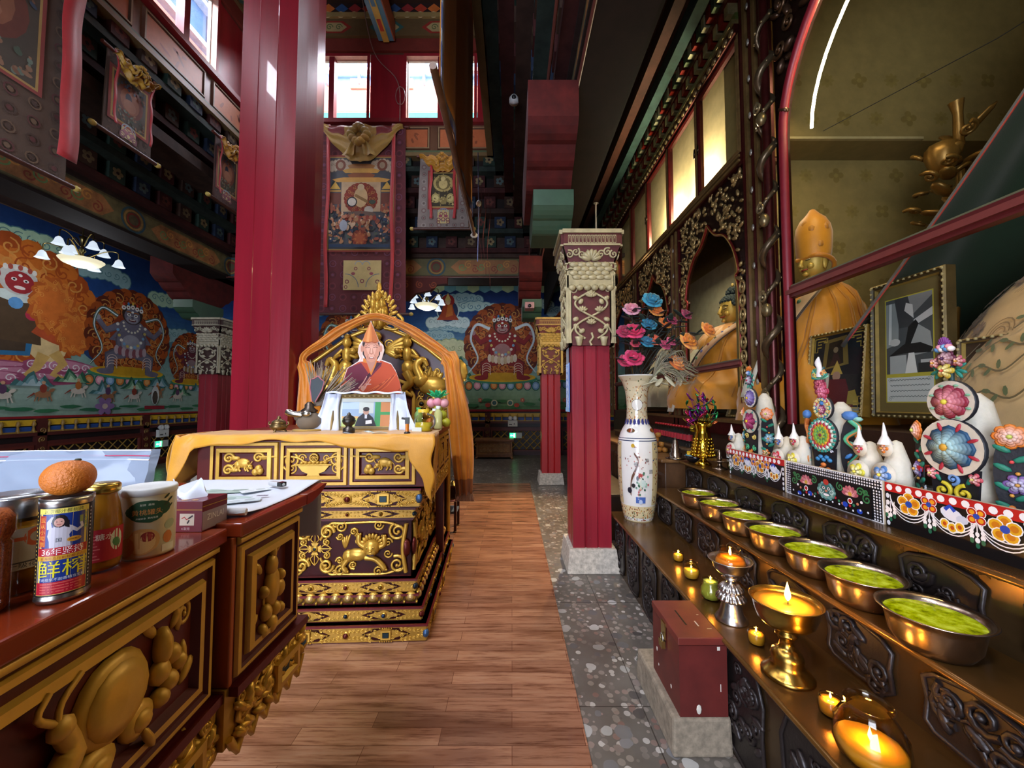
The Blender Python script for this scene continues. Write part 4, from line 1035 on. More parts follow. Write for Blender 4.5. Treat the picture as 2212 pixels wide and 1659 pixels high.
glasscup('candle', 'green tinted knobbly glass candle left of the silver butter lamp', (.985, 1.95, Z1), [(.0, .0), (.03, .0), (.042, .01), (.05, .03), (.047, .055), (.037, .075), (.036, .09), (.04, .096)], .085, '#b0c860', .034, .4, texture=.05)
glasscup('candle', 'small glass candle between the silver lamp and the big brass lamp', (.985, 1.595, Z1), sm, .042, '#e8b840', .028, .45)
glasscup('candle', 'small glass candle between the big brass lamp and the large jar candle', (.995, 1.245, Z1), [(r * 1.05, z) for r, z in sm], .043, '#e8a838', .029, .45)
glasscup('jar_candle', 'large ribbed clear glass jar candle nearest the viewer', (.975, 1.09, Z1), [(.0, .0), (.05, .0), (.07, .012), (.083, .045), (.079, .085), (.06, .12), (.05, .135), (.053, .15), (.056, .153)], .05, '#e0a830', .07, .8, fh=.035, texture=.025)
# silver butter lamp with a jar standing in it
loc = (.985, 1.77, Z1)
t = thing('butter_lamp', 'silver stemmed butter lamp with a glass jar of orange wax in its cup', 'lamp', loc, group='stemmed butter lamps')
b = MB('#c8c6c4'); b.lathe([(.0, .0), (.066, .0), (.068, .006), (.05, .03), (.04, .07), (.034, .085)], 24)
def flute(a, z): return 1 + .07 * cos(a * 18)
b.lathe([(.034, .085), (.058, .09), (.06, .1), (.045, .118), (.03, .125)], 72, mod=flute); b.lathe([(.028, .122), (.05, .128), (.05, .138), (.035, .155), (.02, .16)], 72, mod=flute)
b.lathe([(.02, .16), (.014, .17), (.024, .176), (.038, .184), (.024, .194), (.016, .2)], 20); b.build('fluted_stem', METAL, t)
b = MB('#b9b4b0'); b.lathe([(.016, .2), (.05, .206), (.068, .225), (.075, .255), (.09, .263), (.093, .266), (.086, .266), (.07, .256), (.062, .23), (.0, .214)], 32, cap=False); b.build('cup', METAL, t)
b = MB('#e08a20'); b.lathe([(0, .216), (.05, .22), (.062, .24), (.06, .255), (.05, .275), (.0, .276)], 20, cap=False, mod=lambda a, z: 1 + .03 * sin(a * 11 + z * 90)); b.build('wax', WAX, t)
b = MB(); b.lathe([(.066, .24), (.06, .275), (.046, .295), (.042, .305), (.045, .312), (.043, .312), (.04, .305), (.044, .294), (.058, .274)], 20, cap=False); b.build('glass_jar', JARG, t)
flame(t, 0, 0, .283, .04, .8, loc)
# the big brass butter lamp
loc = (.985, 1.42, Z1)
t = thing('butter_lamp', 'big brass butter lamp full of golden butter with a tall flame', 'lamp', loc, group='stemmed butter lamps')
b = MB('#a8843c'); b.lathe([(.0, .0), (.085, .0), (.089, .006), (.083, .014), (.076, .02), (.06, .036), (.052, .05), (.056, .07), (.05, .088), (.036, .1), (.026, .108), (.022, .13), (.028, .138), (.03, .146), (.038, .152), (.038, .16), (.03, .166), (.03, .178), (.038, .184), (.024, .19)], 36)
b.build('turned_stem', METAL, t)
b = MB('#a8843c'); b.lathe([(.024, .19), (.08, .194), (.096, .21), (.106, .24), (.112, .268), (.121, .281), (.123, .284), (.118, .284), (.106, .268), (.1, .25)], 40, cap=False); b.build('cup', METAL, t)
b = MB('#e8962a'); b.lathe([(.0, .264), (.05, .265), (.108, .268), (.1, .25)], 36, cap=False); b.build('butter', WAX, t)
flame(t, .01, 0, .276, .075, 2.2, loc); t.scale = (.93,) * 3
# ------------------------------------------------------------------ donation box, stone block, rag
b = MB('#8a7c68'); b.tbox((.655, .905, 1.63, 2.1), (.66, .9, 1.635, 2.09), 0, .155)
b.build('stone_block', pm('rough_stone'), label='rough stone block under the red collection box', cat='block', bevel=.012)
t = thing('donation_box', 'dark red wooden collection box with a slot, standing on a stone block', 'box', (.79, 1.79, .155))
b = MB('#5c1f1a'); b.box(-.098, .1, -.148, .148, 0, .285);
for x, y, z, r in ((-.0985, .1, .12, .008), (-.0985, .02, .19, .006), (-.0985, -.06, .06, .007), (-.0985, .08, .06, .005)): b.ball(x, y, z, .001, r, r * 1.4, 7, 4, '#d8d0c0')
b.ball(-.02, -.1485, .03, .012, .001, .02, 7, 4, '#d8d0c0'); b.box(.07, .073, -.1485, -.147, .1, .13, '#d8d0c0'); b.box(.06, .072, -.1485, -.147, .265, .28, '#d8d0c0')
b.build('body', pm('worn_red_board', .45, var=.25, vs=9), t)
b = MB('#6a2820'); b.box(-.102, .104, -.152, .152, .287, .318); b.lay = .3185; b.rect(-.03, -.06, -.022, .06, '#060404'); b.rect(.02, -.07, .026, -.03, '#c8c0b4'); b.rect(.05, -.09, .07, -.086, '#b8b0a4'); b.disc(.06, .02, .006, .004, '#b8b0a4', 7); b.build('lid', pm('worn_red_board'), t, bevel=.003)
b = MB('#c0a860'); b.box(-.108, -.102, -.02, .02, .23, .3); b.push(Tr(-.112, 0, .22)); b.tube([(0, -.012, 0), (0, -.014, .02), (0, 0, .032), (0, .014, .02), (0, .012, 0)], .003, 5, '#c8c8c8'); b.box(-.008, .008, -.018, .018, -.03, .002); b.pop(); b.build('padlock', METAL, t)
b = MB('#3c3c3a')
for i in range(26):
 a = random.uniform(0, 6.3); r = random.uniform(.0, .045)
 b.tube(bez([(r * cos(a), r * sin(a), .01 + .02 * random.random()), (.04 * cos(a + 1), .04 * sin(a + 1), .03 + .02 * random.random()), (.045 * cos(a + 2), .04 * sin(a + 2), .012)], 4), .005, 5, random.choice(['#4a4a46', '#8a8a84', '#2a2a2a', '#5f6a60']))
b.build('cord', MATTE, loc=(.74, 2.2, 0), label='small tangled heap of grey cord behind the collection box', cat='cord')
# ------------------------------------------------------------------ porcelain floor vase
def vasemat(): return pm('porcelain', .1, var=.05, coat=.4)
VX, VY = 1.06, 3.27
VP = [(.112, 0), (.12, .02), (.135, .1), (.152, .25), (.16, .42), (.16, .58), (.155, .66), (.142, .70), (.135, .72), (.115, .76), (.09, .80), (.083, .86), (.082, .95), (.09, 1.05), (.115, 1.14), (.148, 1.19), (.152, 1.2)]
def vr(z):
 for (r0, a), (r1, c2) in zip(VP, VP[1:]):
  if a <= z <= c2: return r0 + (r1 - r0) * (z - a) / (c2 - a)
 return VP[-1][0]
t = thing('floor_vase', 'tall white porcelain floor vase with painted panels on the lowest altar step', 'vase', (VX, VY, Z1))
b = MB('#e6e4dc'); b.eps = 8e-6; b.strip = .1; b.lathe(VP + [(.14, 1.195), (.1, 1.13), (.07, 1.0), (.0, .95)], 40)
def vm(x, y, z): r = vr(y) + z + .0008; return (r * cos(x), r * sin(x), y)
b.map = vm; b.lay = 0
F0 = -1.95   # direction of the viewer
def vrect(x0, x1, y0, y1, c, n=14):
 k = max(1, int(abs(y1 - y0) / .04))
 for i in range(k):
  b.lay -= b.eps * (1 if i else 0)
  b.rect(x0, y0 + (y1 - y0) * i / k, x1, y0 + (y1 - y0) * (i + 1) / k, c, n)
vrect(-pi, pi, 0, .13, '#d8c89a', 40); vrect(-pi, pi, .80, 1.19, '#d2c4a0', 40); vrect(-pi, pi, .655, .662, '#2f3a5c', 40); vrect(-pi, pi, .675, .68, '#2f3a5c', 40)
rnd = random.Random(4)
for i in range(420):
 z = rnd.choice((rnd.uniform(.01, .12), rnd.uniform(.83, 1.17))); a = F0 + rnd.uniform(-1.9, 1.9)
 b.disc(a, z, .05 * rnd.uniform(.5, 1) * .115 / vr(z), .006 * rnd.uniform(.6, 1.4), rnd.choice(['#a0522a', '#b87a3a', '#7a3a26', '#c89a5a', '#5a6a4a']), 7)
for i in range(18): b.disc(-pi + i * pi / 9, .81, .13, .025, '#3c3f7a', 8); b.disc(-pi + i * pi / 9, .805, .08, .015, '#b8b8d8', 8)
for i in range(4):
 a = F0 - .35 + i * pi / 2
 for e, c in ((.28, '#5a4a2a'), (.24, '#8a3a20')): b.disc(a, .74, e, e * .065, c, 12)
 # side panels of scrolls
for q in (-1, 1):
 vrect(F0 + q * 1.05 - .22, F0 + q * 1.05 + .22, .14, .65, '#c8b888', 4)
 for i in range(26): b.disc(F0 + q * 1.05 + rnd.uniform(-.2, .2), rnd.uniform(.15, .64), .04, .008, rnd.choice(['#8a6a3a', '#3a4a6a', '#a0522a']), 7)
# blossom tree, cranes, peony, blue rock
b.stroke(bez([(F0 - .3, .22), (F0 - .25, .34), (F0 - .05, .42), (F0 + .1, .5), (F0 - .1, .56)], 6), .05, '#6a4a3a', .02)
for i in range(34): b.disc(F0 + rnd.gauss(0, .32), rnd.gauss(.5, .05), .03, .005, rnd.choice(['#9a4a4a', '#7a5a4a', '#c08a80']), 7)
for i in range(40): b.disc(F0 + rnd.gauss(.25, .16), rnd.gauss(.3, .05), .05, .01, rnd.choice(['#2f5a44', '#4a7a5c', '#8fb8a0', '#b86a6a', '#d8e0d8']), 8)
b.disc(F0 + .3, .32, .16, .03, '#c8dcd0', 10); b.disc(F0 + .18, .38, .1, .022, '#b04a4a', 9)
b.disc(F0 - .35, .26, .12, .025, '#2a2a34', 9); b.disc(F0 - .15, .3, .1, .018, '#2c2c30', 9); b.disc(F0 + .05, .36, .06, .02, '#242430', 9)
vrect(F0 - .05, F0 + .45, .16, .21, '#4a6ab0', 5); b.disc(F0 + .2, .17, .1, .02, '#b8c8e0', 9)
for a, z, ch in ((F0 - .12, .46, '福'), (F0 + .42, .49, '寿'), (F0 + .62, .40, '圆')):
 vs2, fs2, w2, h2 = glyphs(ch); b.lay += b.eps
 b.add([(a + x * .035 / .16, z + y * .035, b.lay) for x, y in vs2], fs2, False, '#2a2a30')
b.disc(F0 - .15, .62, .09, .016, '#c8a030', 12)
b.disc(F0 + .1, .95, .5, .045, '#e4e0d4', 16); b.ring(F0 + .1, .95, .52, .05, '#2a3444', 20, .047); b.disc(F0, .95, .3, .012, '#3a5a4a', 9); b.disc(F0 + .25, .97, .2, .01, '#4a5a6a', 9)
b.map = None
b.build('body', vasemat(), t)
# artificial flowers standing in it
def rose(b, x, y, z, r, c, c2, d=(0, 0, 1)):
 q = Vector(d).to_track_quat('Z', 'Y').to_matrix().to_4x4()
 b.push(Tr(x, y, z) @ q)
 for ring, (n, rr, tilt, k) in enumerate(((6, .62, .35, 1.), (5, .45, .8, .85), (4, .25, 1.15, .7))):
  for i in range(n):
   a = 2 * pi * i / n + ring * .5
   b.push(Rz(a) @ Tr(r * rr * .75, 0, r * .1 * ring) @ Ry(-tilt)); b.ball(0, 0, 0, r * .5 * k, r * .46 * k, r * .1, 8, 4, jit(c if ring else c2, .15)); b.pop()
 b.ball(0, 0, r * .15, r * .2, r * .2, r * .22, 7, 4, c2); b.pop()
ROS = [('teal rose at the top of the bouquet', '#1f6f8a', '#2f8aa4', (1.14, 3.1, 2.27), .07), ('teal rose below the top one', '#1c6480', '#2a8098', (1.12, 3.12, 2.08), .055), ('teal rose deep in the bouquet middle', '#1a5a78', '#2a7a96', (1.09, 3.08, 1.93), .05),
  ('pale pink rose at the upper left', '#c87a88', '#d89aa8', (.99, 3.15, 2.21), .06), ('wine red rose behind the pale pink one', '#5a1a2c', '#7a2a3c', (1.03, 3.25, 2.24), .05), ('bright magenta rose at the left edge beside the pillar', '#c01a4a', '#d83a68', (1.0, 3.12, 2.02), .07), ('dark magenta rose hard against the pillar', '#8a1238', '#a82a50', (.93, 3.13, 2.02), .06),
  ('magenta rose low over the vase mouth', '#b01848', '#d03a66', (.985, 3.1, 1.80), .07), ('crimson rose lowest at the left over the rim', '#8a1030', '#a8284a', (.93, 3.12, 1.78), .055), ('small red bud in the bouquet centre', '#a02030', '#b84050', (1.0, 3.1, 1.92), .035),
  ('orange rose beside the teal top rose', '#c86a1c', '#d88838', (1.18, 3.12, 2.19), .055), ('orange rose in the middle right of the bouquet', '#c8641a', '#d8822e', (1.25, 3.12, 2.09), .05), ('coral rose under the middle orange one', '#c05030', '#d87050', (1.15, 3.1, 1.95), .05), ('orange rose far right, reaching over the glass case frame', '#c87020', '#e09a40', (1.51, 2.95, 2.0), .06), ('big orange rose right of the bouquet with a dark eye', '#d07820', '#e8a048', (1.38, 3.0, 1.92), .07), ('orange tiger lily low at the right of the dried grass', '#d08a48', '#c86a28', (1.33, 3.1, 1.76), .065),
  ('crimson bud high on the right stem', '#7a1c3c', '#9a3050', (1.38, 3.02, 2.14), .042), ('crimson bud on the middle right stem', '#8a1c3c', '#a03050', (1.28, 3.05, 2.1), .04), ('pink bud under the right stems', '#a02a4c', '#b84468', (1.22, 3.05, 1.9), .04), ('pink bud nearest the dried grass', '#a83050', '#c05070', (1.27, 3.05, 1.93), .036)]
for i, (lab, c, c2, p, r) in enumerate(ROS):
 t = thing('artificial_flower', lab, 'flower', p, group='artificial flowers in the floor vase')
 d = (p[0] - VX, p[1] - VY - .5, .45)
 b = MB(); rose(b, 0, 0, 0, r * 1.4, c, c2, d); b.build('bloom', CLOTH, t)
 o = Vector((VX + .03 * sin(i * 2.1), VY + .03 * cos(i * 2.1), Z1 + 1.15)) - Vector(p)
 b = MB('#2a2a20'); pts = bez([(0, 0, -.01), tuple(o * .35 + Vector((0, 0, .06))), tuple(o)], 7); b.tube(pts, .005, 5)
 for k in range(7):
  q = Vector(pts[1 + k]); b.push(Tr(*q) @ Rz(i + k * 1.7) @ Ry(-.6 + .3 * (k % 3))); b.leaf(0, 0, .12, .045, 0, .004, jit(['#1c2a1e', '#2c1c1c', '#182c2a'][k % 3])); b.pop()
 b.build('stem', MATTE, t)
t = thing('dried_grass', 'bunch of pale dried pampas grass and leaves over the vase rim', 'dried flowers', (VX + .1, VY - .12, Z1 + 1.17))
b = MB('#8a8468'); rnd = random.Random(3)
for i in range(120):
 a = rnd.uniform(-.6, 1.5); L = rnd.uniform(.1, .3)
 b.tube(bez([(0, 0, 0), (L * .4 * cos(a), -.06 * rnd.random(), L * .5), (L * .9 * cos(a) + .02, -.1 * rnd.random(), L * .8 * sin(a + .4)), (L * 1.1 * cos(a) + .04, -.1 * rnd.random(), L * .6 * sin(a + .4) - .02)], 3), [.006, .006, .005, .004, .004, .003, .003, .002, .002, .001], 4, jit('#948c70', .3))
b.build('plumes', MATTE, t)
for k in range(6):
 b = MB('#b8b498'); b.push(Tr(-.03 + .02 * k, -.06, -.02 + .02 * (k % 3)) @ Rz(k) @ Ry(.3 + .2 * (k % 3))); b.leaf(0, 0, .16, .05, 0, .006); b.pop(); b.build('leaf', MATTE, t)
# ------------------------------------------------------------------ painted screens on the top step
def swag(b, x0, x1, y, d, n=3, c='#e8e8ea'):
 for k in range(n):
  m = (x0 + x1) / 2; w = (x1 - x0) / 2
  b.stroke([(m + w * cos(pi + pi * i / 14), y + (d - k * .012) * sin(pi + pi * i / 14)) for i in range(15)], .0035, c)
def tassel(b, x, y, L):
 b.stroke([(x, y), (x, y - L)], .003, '#e8e8ea')
 b.disc(x, y - L * .55, .006, .008, '#f0f0f0', 8); b.disc(x, y - L * .85, .007, .009, '#f0f0f0', 8); b.disc(x, y - L * 1.12, .006, .009, '#2a6a4a', 8)
def pflow(b, x, y, r, c1, c2, cc, n=4, a0=pi / 4):
 for i in range(n):
  a = a0 + 2 * pi * i / n
  for e, c in ((.5, '#f0eeee'), (.42, c1), (.25, c2)): b.disc(x + cos(a) * r * .55, y + sin(a) * r * .55, r * e, r * e, c, 10)
 b.disc(x, y, r * .3, r * .3, cc, 10)
def screen_a(b, L, H):
 b.rect(0, 0, L, H, '#101012'); b.rect(0, H - .034, L, H, '#b8201e')
 for i in range(int(L / .036)): b.disc(.018 + i * .036, H - .017, .012, .012, '#f0f0f0', 10)
 for x in (.01, L - .012):
  for k in range(5): b.disc(x, .015 + k * .026, .007, .01, '#e8e8ea', 8)
 n = 4; q = (L - .04) / n
 for i in range(n):
  x = .02 + q * (i + .5)
  swag(b, x - q / 2, x + q / 2, H - .045, .085)
  if i % 2 == 0:
   for k in range(3): tassel(b, x - q / 2 + (k - 1) * .015, H - .07, .05 + .012 * (k % 2))
   pflow(b, x, H - .066, .042, '#e0a820', '#c87818', '#2448a8', 5, pi / 2)
  else:
   for k in range(3): tassel(b, x - q / 2 + (k - 1) * .015, H - .07, .05 + .012 * (k % 2))
   b.disc(x, H - .062, .035, .022, '#e0e4ee', 12, -.3); b.disc(x + .03, H - .072, .018, .014, '#c8d0e0', 9); b.stroke([(x - .02, H - .05), (x - .005, H - .035), (x + .01, H - .05)], .012, '#2448b8')
   for k in (-1, 0, 1):
    for e, c in ((.016, '#f0eee8'), (.012, '#e0b020'), (.006, '#b84818')): b.disc(x + k * .022, H - .098 - .008 * (k == 0), e, e * 1.2, c, 9)
  if i: pflow(b, .02 + q * i, H - .048, .03, '#b8241c', '#e0a020', '#2448a8', 4, pi / 4)
def screen_b(b, L, H):
 b.rect(0, 0, L, H, '#f0f0f0'); b.rect(.004, .004, L - .004, H - .004, '#17171a')
 for i in range(int(L / .012)):
  for r in range(3): b.disc(.008 + i * .012, H - .008 - r * .012, .0042, .0042, '#f0f0f2', 6)
 for r in range(11):
  for k in range(3):
   b.disc(.01 + k * .012, .01 + r * .0115, .004, .004, '#f0f0f2', 6); b.disc(L - .01 - k * .012, .01 + r * .0115, .004, .004, '#f0f0f2', 6)
 b.rect(.046, .004, L - .046, H - .046, '#121214')
 for q in (-1, 1):
  x = L / 2 + q * .125
  for k in range(7):
   a = pi / 2 + (k - 3) * .48
   b.disc(x + .022 * cos(a), H - .088 + .02 * sin(a), .02, .01, '#c87a80' if k % 2 else '#b05a68', 10, a); b.disc(x + .012 * cos(a), H - .09 + .012 * sin(a), .012, .006, '#e0b0a8', 8, a)
  b.disc(x, H - .085, .01, .01, '#c8a040', 8)
  for k, (dx, dy, r) in enumerate(((.05, .02, .02), (.08, -.005, .022), (-.05, .02, .02), (.075, .025, .012))): b.spiral(x + q * dx, H - .085 + dy, r, 1.4, k, q, .006, '#3a7a4a')
  for j in range(9):
   u = j / 8; b.disc(L / 2 + q * (.03 + u * .15), .062 - .03 * sin(pi * u), .0065, .0065, ['#e8e8ea', '#b82830', '#2f7a5a', '#c88060'][j % 4], 7)
  b.disc(L / 2 + q * .1, .035, .014, .012, '#2448b8', 9); b.disc(L / 2 + q * .17, .022, .014, .01, '#2448b8', 9); b.disc(L / 2 + q * .125, .055, .013, .013, '#f0f0f0', 9); b.disc(L / 2 + q * .125, .055, .009, .009, '#b82020', 9)
 # mask with jewels
 b.flame(L / 2, H - .1, .05, .04, ('#3f7a78', '#7ab0a8', '#4a8a84'), 12, 4, .2); b.disc(L / 2, H - .095, .034, .03, '#3a6a68', 12)
 for q in (-1, 1): b.disc(L / 2 + q * .014, H - .088, .008, .007, '#f0e8e0', 8); b.disc(L / 2 + q * .014, H - .088, .004, .004, '#101010', 7); b.spiral(L / 2 + q * .03, H - .105, .014, 1.3, 0, q, .004, '#c8dcd8')
 b.disc(L / 2, H - .06, .016, .014, '#b03a30', 9); b.disc(L / 2, H - .118, .018, .006, '#f0f0f0', 8); b.disc(L / 2, H - .1, .008, .006, '#c87a60', 8)
 for j in range(13): b.disc(.06 + j * (L - .12) / 12, .028 - .012 * sin(pi * (j % 4) / 3), .005, .005, '#f0f0f0', 6)
for i, (y0, L, f, lab) in enumerate([(2.625, .53, screen_a, 'black painted screen with red dotted rim, farthest left of the three on the altar'),
          (2.085, .54, screen_b, 'black painted screen with white lattice border and lotus pair, between the other two'),
          (1.535, .60, screen_a, 'black painted screen with red dotted rim, nearest the viewer')]):
 b = MB('#c8b89c'); b.M = plane((1.472, y0, Z3), (0, -1, 0), (0, 0, 1)); b.box(0, L, 0, .17, -.018, -.001); b.box(0, L, -.0, .006, -.07, -.018)
 b.lay = -.0008; b.eps = 2e-5; f(b, L, .17)
 b.build('painted_screen', pm('lacquered_board', .35, var=.04), label=lab, cat='screen', group='painted screens before the butter sculptures')
# ------------------------------------------------------------------ butter sculptures (tormas)
WH = '#d4cbb6'
def petals3(b, x, y, r, n, c1, c2, cc, z=0., layers=4, elong=1.):
 for k in range(layers):
  q = 1 - k / layers * .75
  for i in range(n):
   a = 2 * pi * (i + .0 * k) / n
   b.ball(x + cos(a) * r * .62 * q, y + sin(a) * r * .62 * q, z + .004 * k, r * .36 * q * elong ** .5, r * .36 * q, .004, 8, 4, mixc(c1, c2, k / max(1, layers - 1)))
 b.ball(x, y, z + .004 * layers, r * .17, r * .17, .006, 7, 4, cc)
def discboard(b, cx, cy, r, fl, z=0., rim='#1a1c22', bg=WH):
 b.push(Tr(cx, cy, z)); b.lathe([(r, -.012), (r, -.004), (r * .98, .0), (0, .001)], 26, rim); b.lathe([(r * .98, .001), (0, .002)], 26, bg, cap=False); b.pop()
 fl(b, cx, cy, r, z + .003)
def fl_rose(b, x, y, r, z): petals3(b, x, y, r * .82, 8, '#8c2238', '#d88a90', '#d8c840', z, 5); [b.ball(x + cos(a) * r * .8, y + sin(a) * r * .8, z, r * .12, r * .06, .004, 7, 4, '#7ab08c') for a in [i * .785 + .4 for i in range(8)]]
def fl_blue(b, x, y, r, z):
 for i in range(8):
  a = i * pi / 4 + .39; b.leaf(x + cos(a) * r * .55, y + sin(a) * r * .55, r * .38, r * .13, a, .004, '#b02838', z)
 petals3(b, x, y, r * .8, 8, '#1f4a6a', '#a8c8c4', '#d8a030', z, 6)
def fl_wheel(b, x, y, r, z):
 for q, c, n in ((.92, '#1f8a78', 24), (.76, '#c8d8c8', 18), (.66, '#b8344a', 16), (.52, '#d8a030', 14), (.42, '#7ab04a', 12)):
  for i in range(n): a = 2 * pi * i / n; b.ball(x + cos(a) * r * q, y + sin(a) * r * q, z + .004 * (1 - q), r * 2.2 / n, r * 2.2 / n, .006, 7, 4, c)
 b.ball(x, y, z + .002, r * .36, r * .36, .005, 12, 4, '#a8b84a')
 for i in range(8): a = i * pi / 4; b.ball(x + cos(a) * r * .26, y + sin(a) * r * .26, z + .006, r * .05, r * .05, .004, 6, 4, '#3f7a5a')
 b.ball(x, y, z + .008, r * .1, r * .1, .006, 7, 4, '#7a2430')
def fl_purple(b, x, y, r, z): petals3(b, x, y, r * .86, 9, '#5a4a88', '#a898c8', '#e0c030', z, 5); [b.ball(x + cos(a) * r * .86, y + sin(a) * r * .86, z, r * .06, r * .06, .004, 6, 3, '#c8c8e0') for a in [i * .45 for i in range(14)]]
def fl_magenta(b, x, y, r, z): petals3(b, x, y, r * .8, 6, '#7a1c48', '#b84a78', '#e0c030', z, 5); [b.leaf(x + cos(a) * r * .7, y + sin(a) * r * .7, r * .25, r * .12, a, .004, '#3a8a80', z) for a in [i * 1.05 for i in range(6)]]
def fl_mixed(b, x, y, r, z):
 for i in range(14): a = i * .45; petals3(b, x + cos(a) * r * .72, y + sin(a) * r * .72, r * .2, 5, ['#2f8a78', '#c8902c', '#b84058', '#4a78a8'][i % 4], '#e0d8b0', '#e0c030', z, 2)
 petals3(b, x, y - r * .15, r * .45, 6, '#7a2048', '#d8a0b0', '#e8d040', z, 3); b.ball(x, y + r * .4, z, r * .2, r * .2, .008, 8, 4, '#3f7ab8')
def torma(x, y, label, f1, f2, r1, r2, z1, z2, zt, top, side, panel, k=1.):
 t = thing('butter_sculpture', label, 'sculpture', (x, y, Z3), group='tall butter sculptures')
 F = plane((-.092, 0, 0), (0, -1, 0), (0, 0, 1))
 b = MB(WH)   # tapering dough body leaning back from its decorated front
 H = z2 + .03; n = 14
 b.lathe([(.085, 0), (.09, .02), (.078, H * .35), (.06, H * .7), (.04, H * .94), (.012, H)], n, WH, mod=lambda a, z: 1 + .07 * noise.noise((a * 1.3, z * 9, x)))
 for i in range(5): b.ball(.03 + .03 * sin(i), .055 - .01 * i, .1 + i * H * .15, .02, .02, .05, 7, 4, '#8a6c38')
 b.build('dough_cone', DOUGH, t)
 b = MB('#16161c'); b.M = F; w = .07 * k
 b.prism([(-w * .7, .0), (w * .7, .0), (w, z1 - r1 * .7), (-w, z1 - r1 * .7)], -.008, 0); panel(b, w, z1 - r1 * .75); b.build('front_panel', DOUGH, t)
 b = MB(); b.M = F; discboard(b, 0, z1, r1, f1, .006); b.tube([(0, z1, -.01), (0, z1, -.05)], .012, 5, '#5a4a30'); b.build('flower_disc', DOUGH, t)
 b = MB(); b.M = F; discboard(b, 0, z2, r2, f2, .0); b.tube([(0, z2, -.01), (0, z2, -.05)], .01, 5, '#5a4a30'); b.build('flower_disc', DOUGH, t)
 b = MB(); b.M = F; b.tube([(0, z2 + r2 * .5, -.012), (0, zt - .05, -.012)], .008, 5, '#2a4a44'); top(b, z2 + r2, zt); b.build('crown_ornament', DOUGH, t)
 for q in (-1, 1):
  b = MB(); b.M = F @ Tr(q * (r1 + .045) * .95, z1, -.03) @ Ry(q * .5); side(b, q); b.tube([(-q * .05, -.02, -.004), (-q * .11, -.04, -.03)], .006, 5, '#6a5c44'); b.build('side_branch', DOUGH, t)
 return t
def top_a(b, z0, z1):
 h = z1 - z0
 petals3(b, 0, z0 + h * .22, h * .2, 5, '#b8a030', '#e8d890', '#c85030', .01, 4)
 for q in (-1, 1):
  petals3(b, q * h * .24, z0 + h * .42, h * .14, 5, '#b05060', '#e0b0a0', '#d8a040', .004, 3)
  for a in (.5, -.4, -1.): b.leaf(q * h * .14, z0 + h * .25, h * .26, h * .09, a if q > 0 else pi - a, .005, '#1f7a6a', 0)
 petals3(b, 0, z0 + h * .5, h * .22, 7, '#5a1a34', '#c8a0a0', '#4a2048', .006, 4)
 for i in range(7): b.ball((i - 3) * h * .045, z0 + h * .72 + .008 * (i % 2), .01, h * .07, h * .07, .012, 8, 4, ['#4a80b0', '#d88a98', '#e8e0d8', '#78a8c8'][i % 4])
 for i in range(9): a = pi / 2 + (i - 4) * .32; b.tube(bez([(0, z0 + h * .78, .005), (h * .1 * cos(a), z0 + h * .78 + h * .12 * sin(a), .01), (h * .14 * cos(a + .3), z0 + h * .78 + h * .22 * sin(a), .005)], 4), .004, 5, '#7a3a80')
def top_b(b, z0, z1):
 h = z1 - z0
 petals3(b, 0, z0 + h * .12, h * .24, 6, '#a8304c', '#d88098', '#c86080', .0, 4); petals3(b, -.012, z0 + h * .3, h * .22, 7, '#8c2a44', '#c86878', '#b04060', .0, 3)
 for i in range(12): a = pi / 2 + (i - 5.5) * .28; b.tube(bez([(0, z0 + h * .42, 0), (h * .2 * cos(a), z0 + h * .45 + h * .15 * sin(a), .012), (h * .27 * cos(a + .4), z0 + h * .5 + h * .22 * sin(a), .004)], 4), .004, 5, '#2a8a78' if i % 2 else '#7ac0a0')
 petals3(b, -h * .13, z0 + h * .55, h * .11, 5, '#b8a030', '#e0d070', '#a05030', .008, 3); petals3(b, h * .12, z0 + h * .58, h * .1, 5, '#c87a30', '#e8b070', '#a03030', .008, 3)
 b.tube(bez([(0, z0 + h * .5, .01), (.006, z0 + h * .7, .012), (-.006, z0 + h * .85, .01), (0, z0 + h, .01)], 4), [.014, .014, .013, .012, .012, .012, .013, .014, .014, .012, .01, .006, .003], 7, '#e8e4e0')
def top_c(b, z0, z1):
 h = z1 - z0
 petals3(b, 0, z0 + h * .36, h * .24, 6, '#4a2050', '#d8d0d8', '#c83050', .004, 4)
 for i in range(9): a = i * .7; b.leaf(h * .12 * cos(a), z0 + h * .35 + h * .16 * sin(a), h * .24, h * .09, a, .006, '#1f7a6a' if i % 2 else '#58a890', 0)
 petals3(b, 0, z0 + h * .68, h * .12, 6, '#4a78b0', '#b8c8e0', '#e8e0f0', .008, 3)
 for i in range(6): a = pi / 2 + (i - 2.5) * .4; b.leaf(0, z0 + h * .74, h * .26, h * .08, a, .006, '#d87828', .004)
def side_flowers(c1, c2):
 def f(b, q):
  b.poly(ell(0, -.07, .04, .14, 14), '#15161c'); b.lay = .001
  petals3(b, 0, .05, .042, 8, c1, mixc(c1, '#ffffff', .4), '#c8d060', .004, 4)
  for i in range(7): b.leaf(0, .0 - i * .03, .045, .02, (.5 if i % 2 else pi - .5), .005, '#1f7a60', .002)
  petals3(b, q * .01, -.1, .034, 6, c2, mixc(c2, '#ffffff', .4), '#d8a050', .004, 3); petals3(b, -q * .01, -.19, .026, 5, c1, '#e8c8a0', '#e0d060', .004, 2)
  for i in range(4): b.ball(.012 * sin(i * 2), -.03 - i * .035, .006, .006, .006, .005, 6, 4, ['#d84a4a', '#e0a040'][i % 2])
 return f
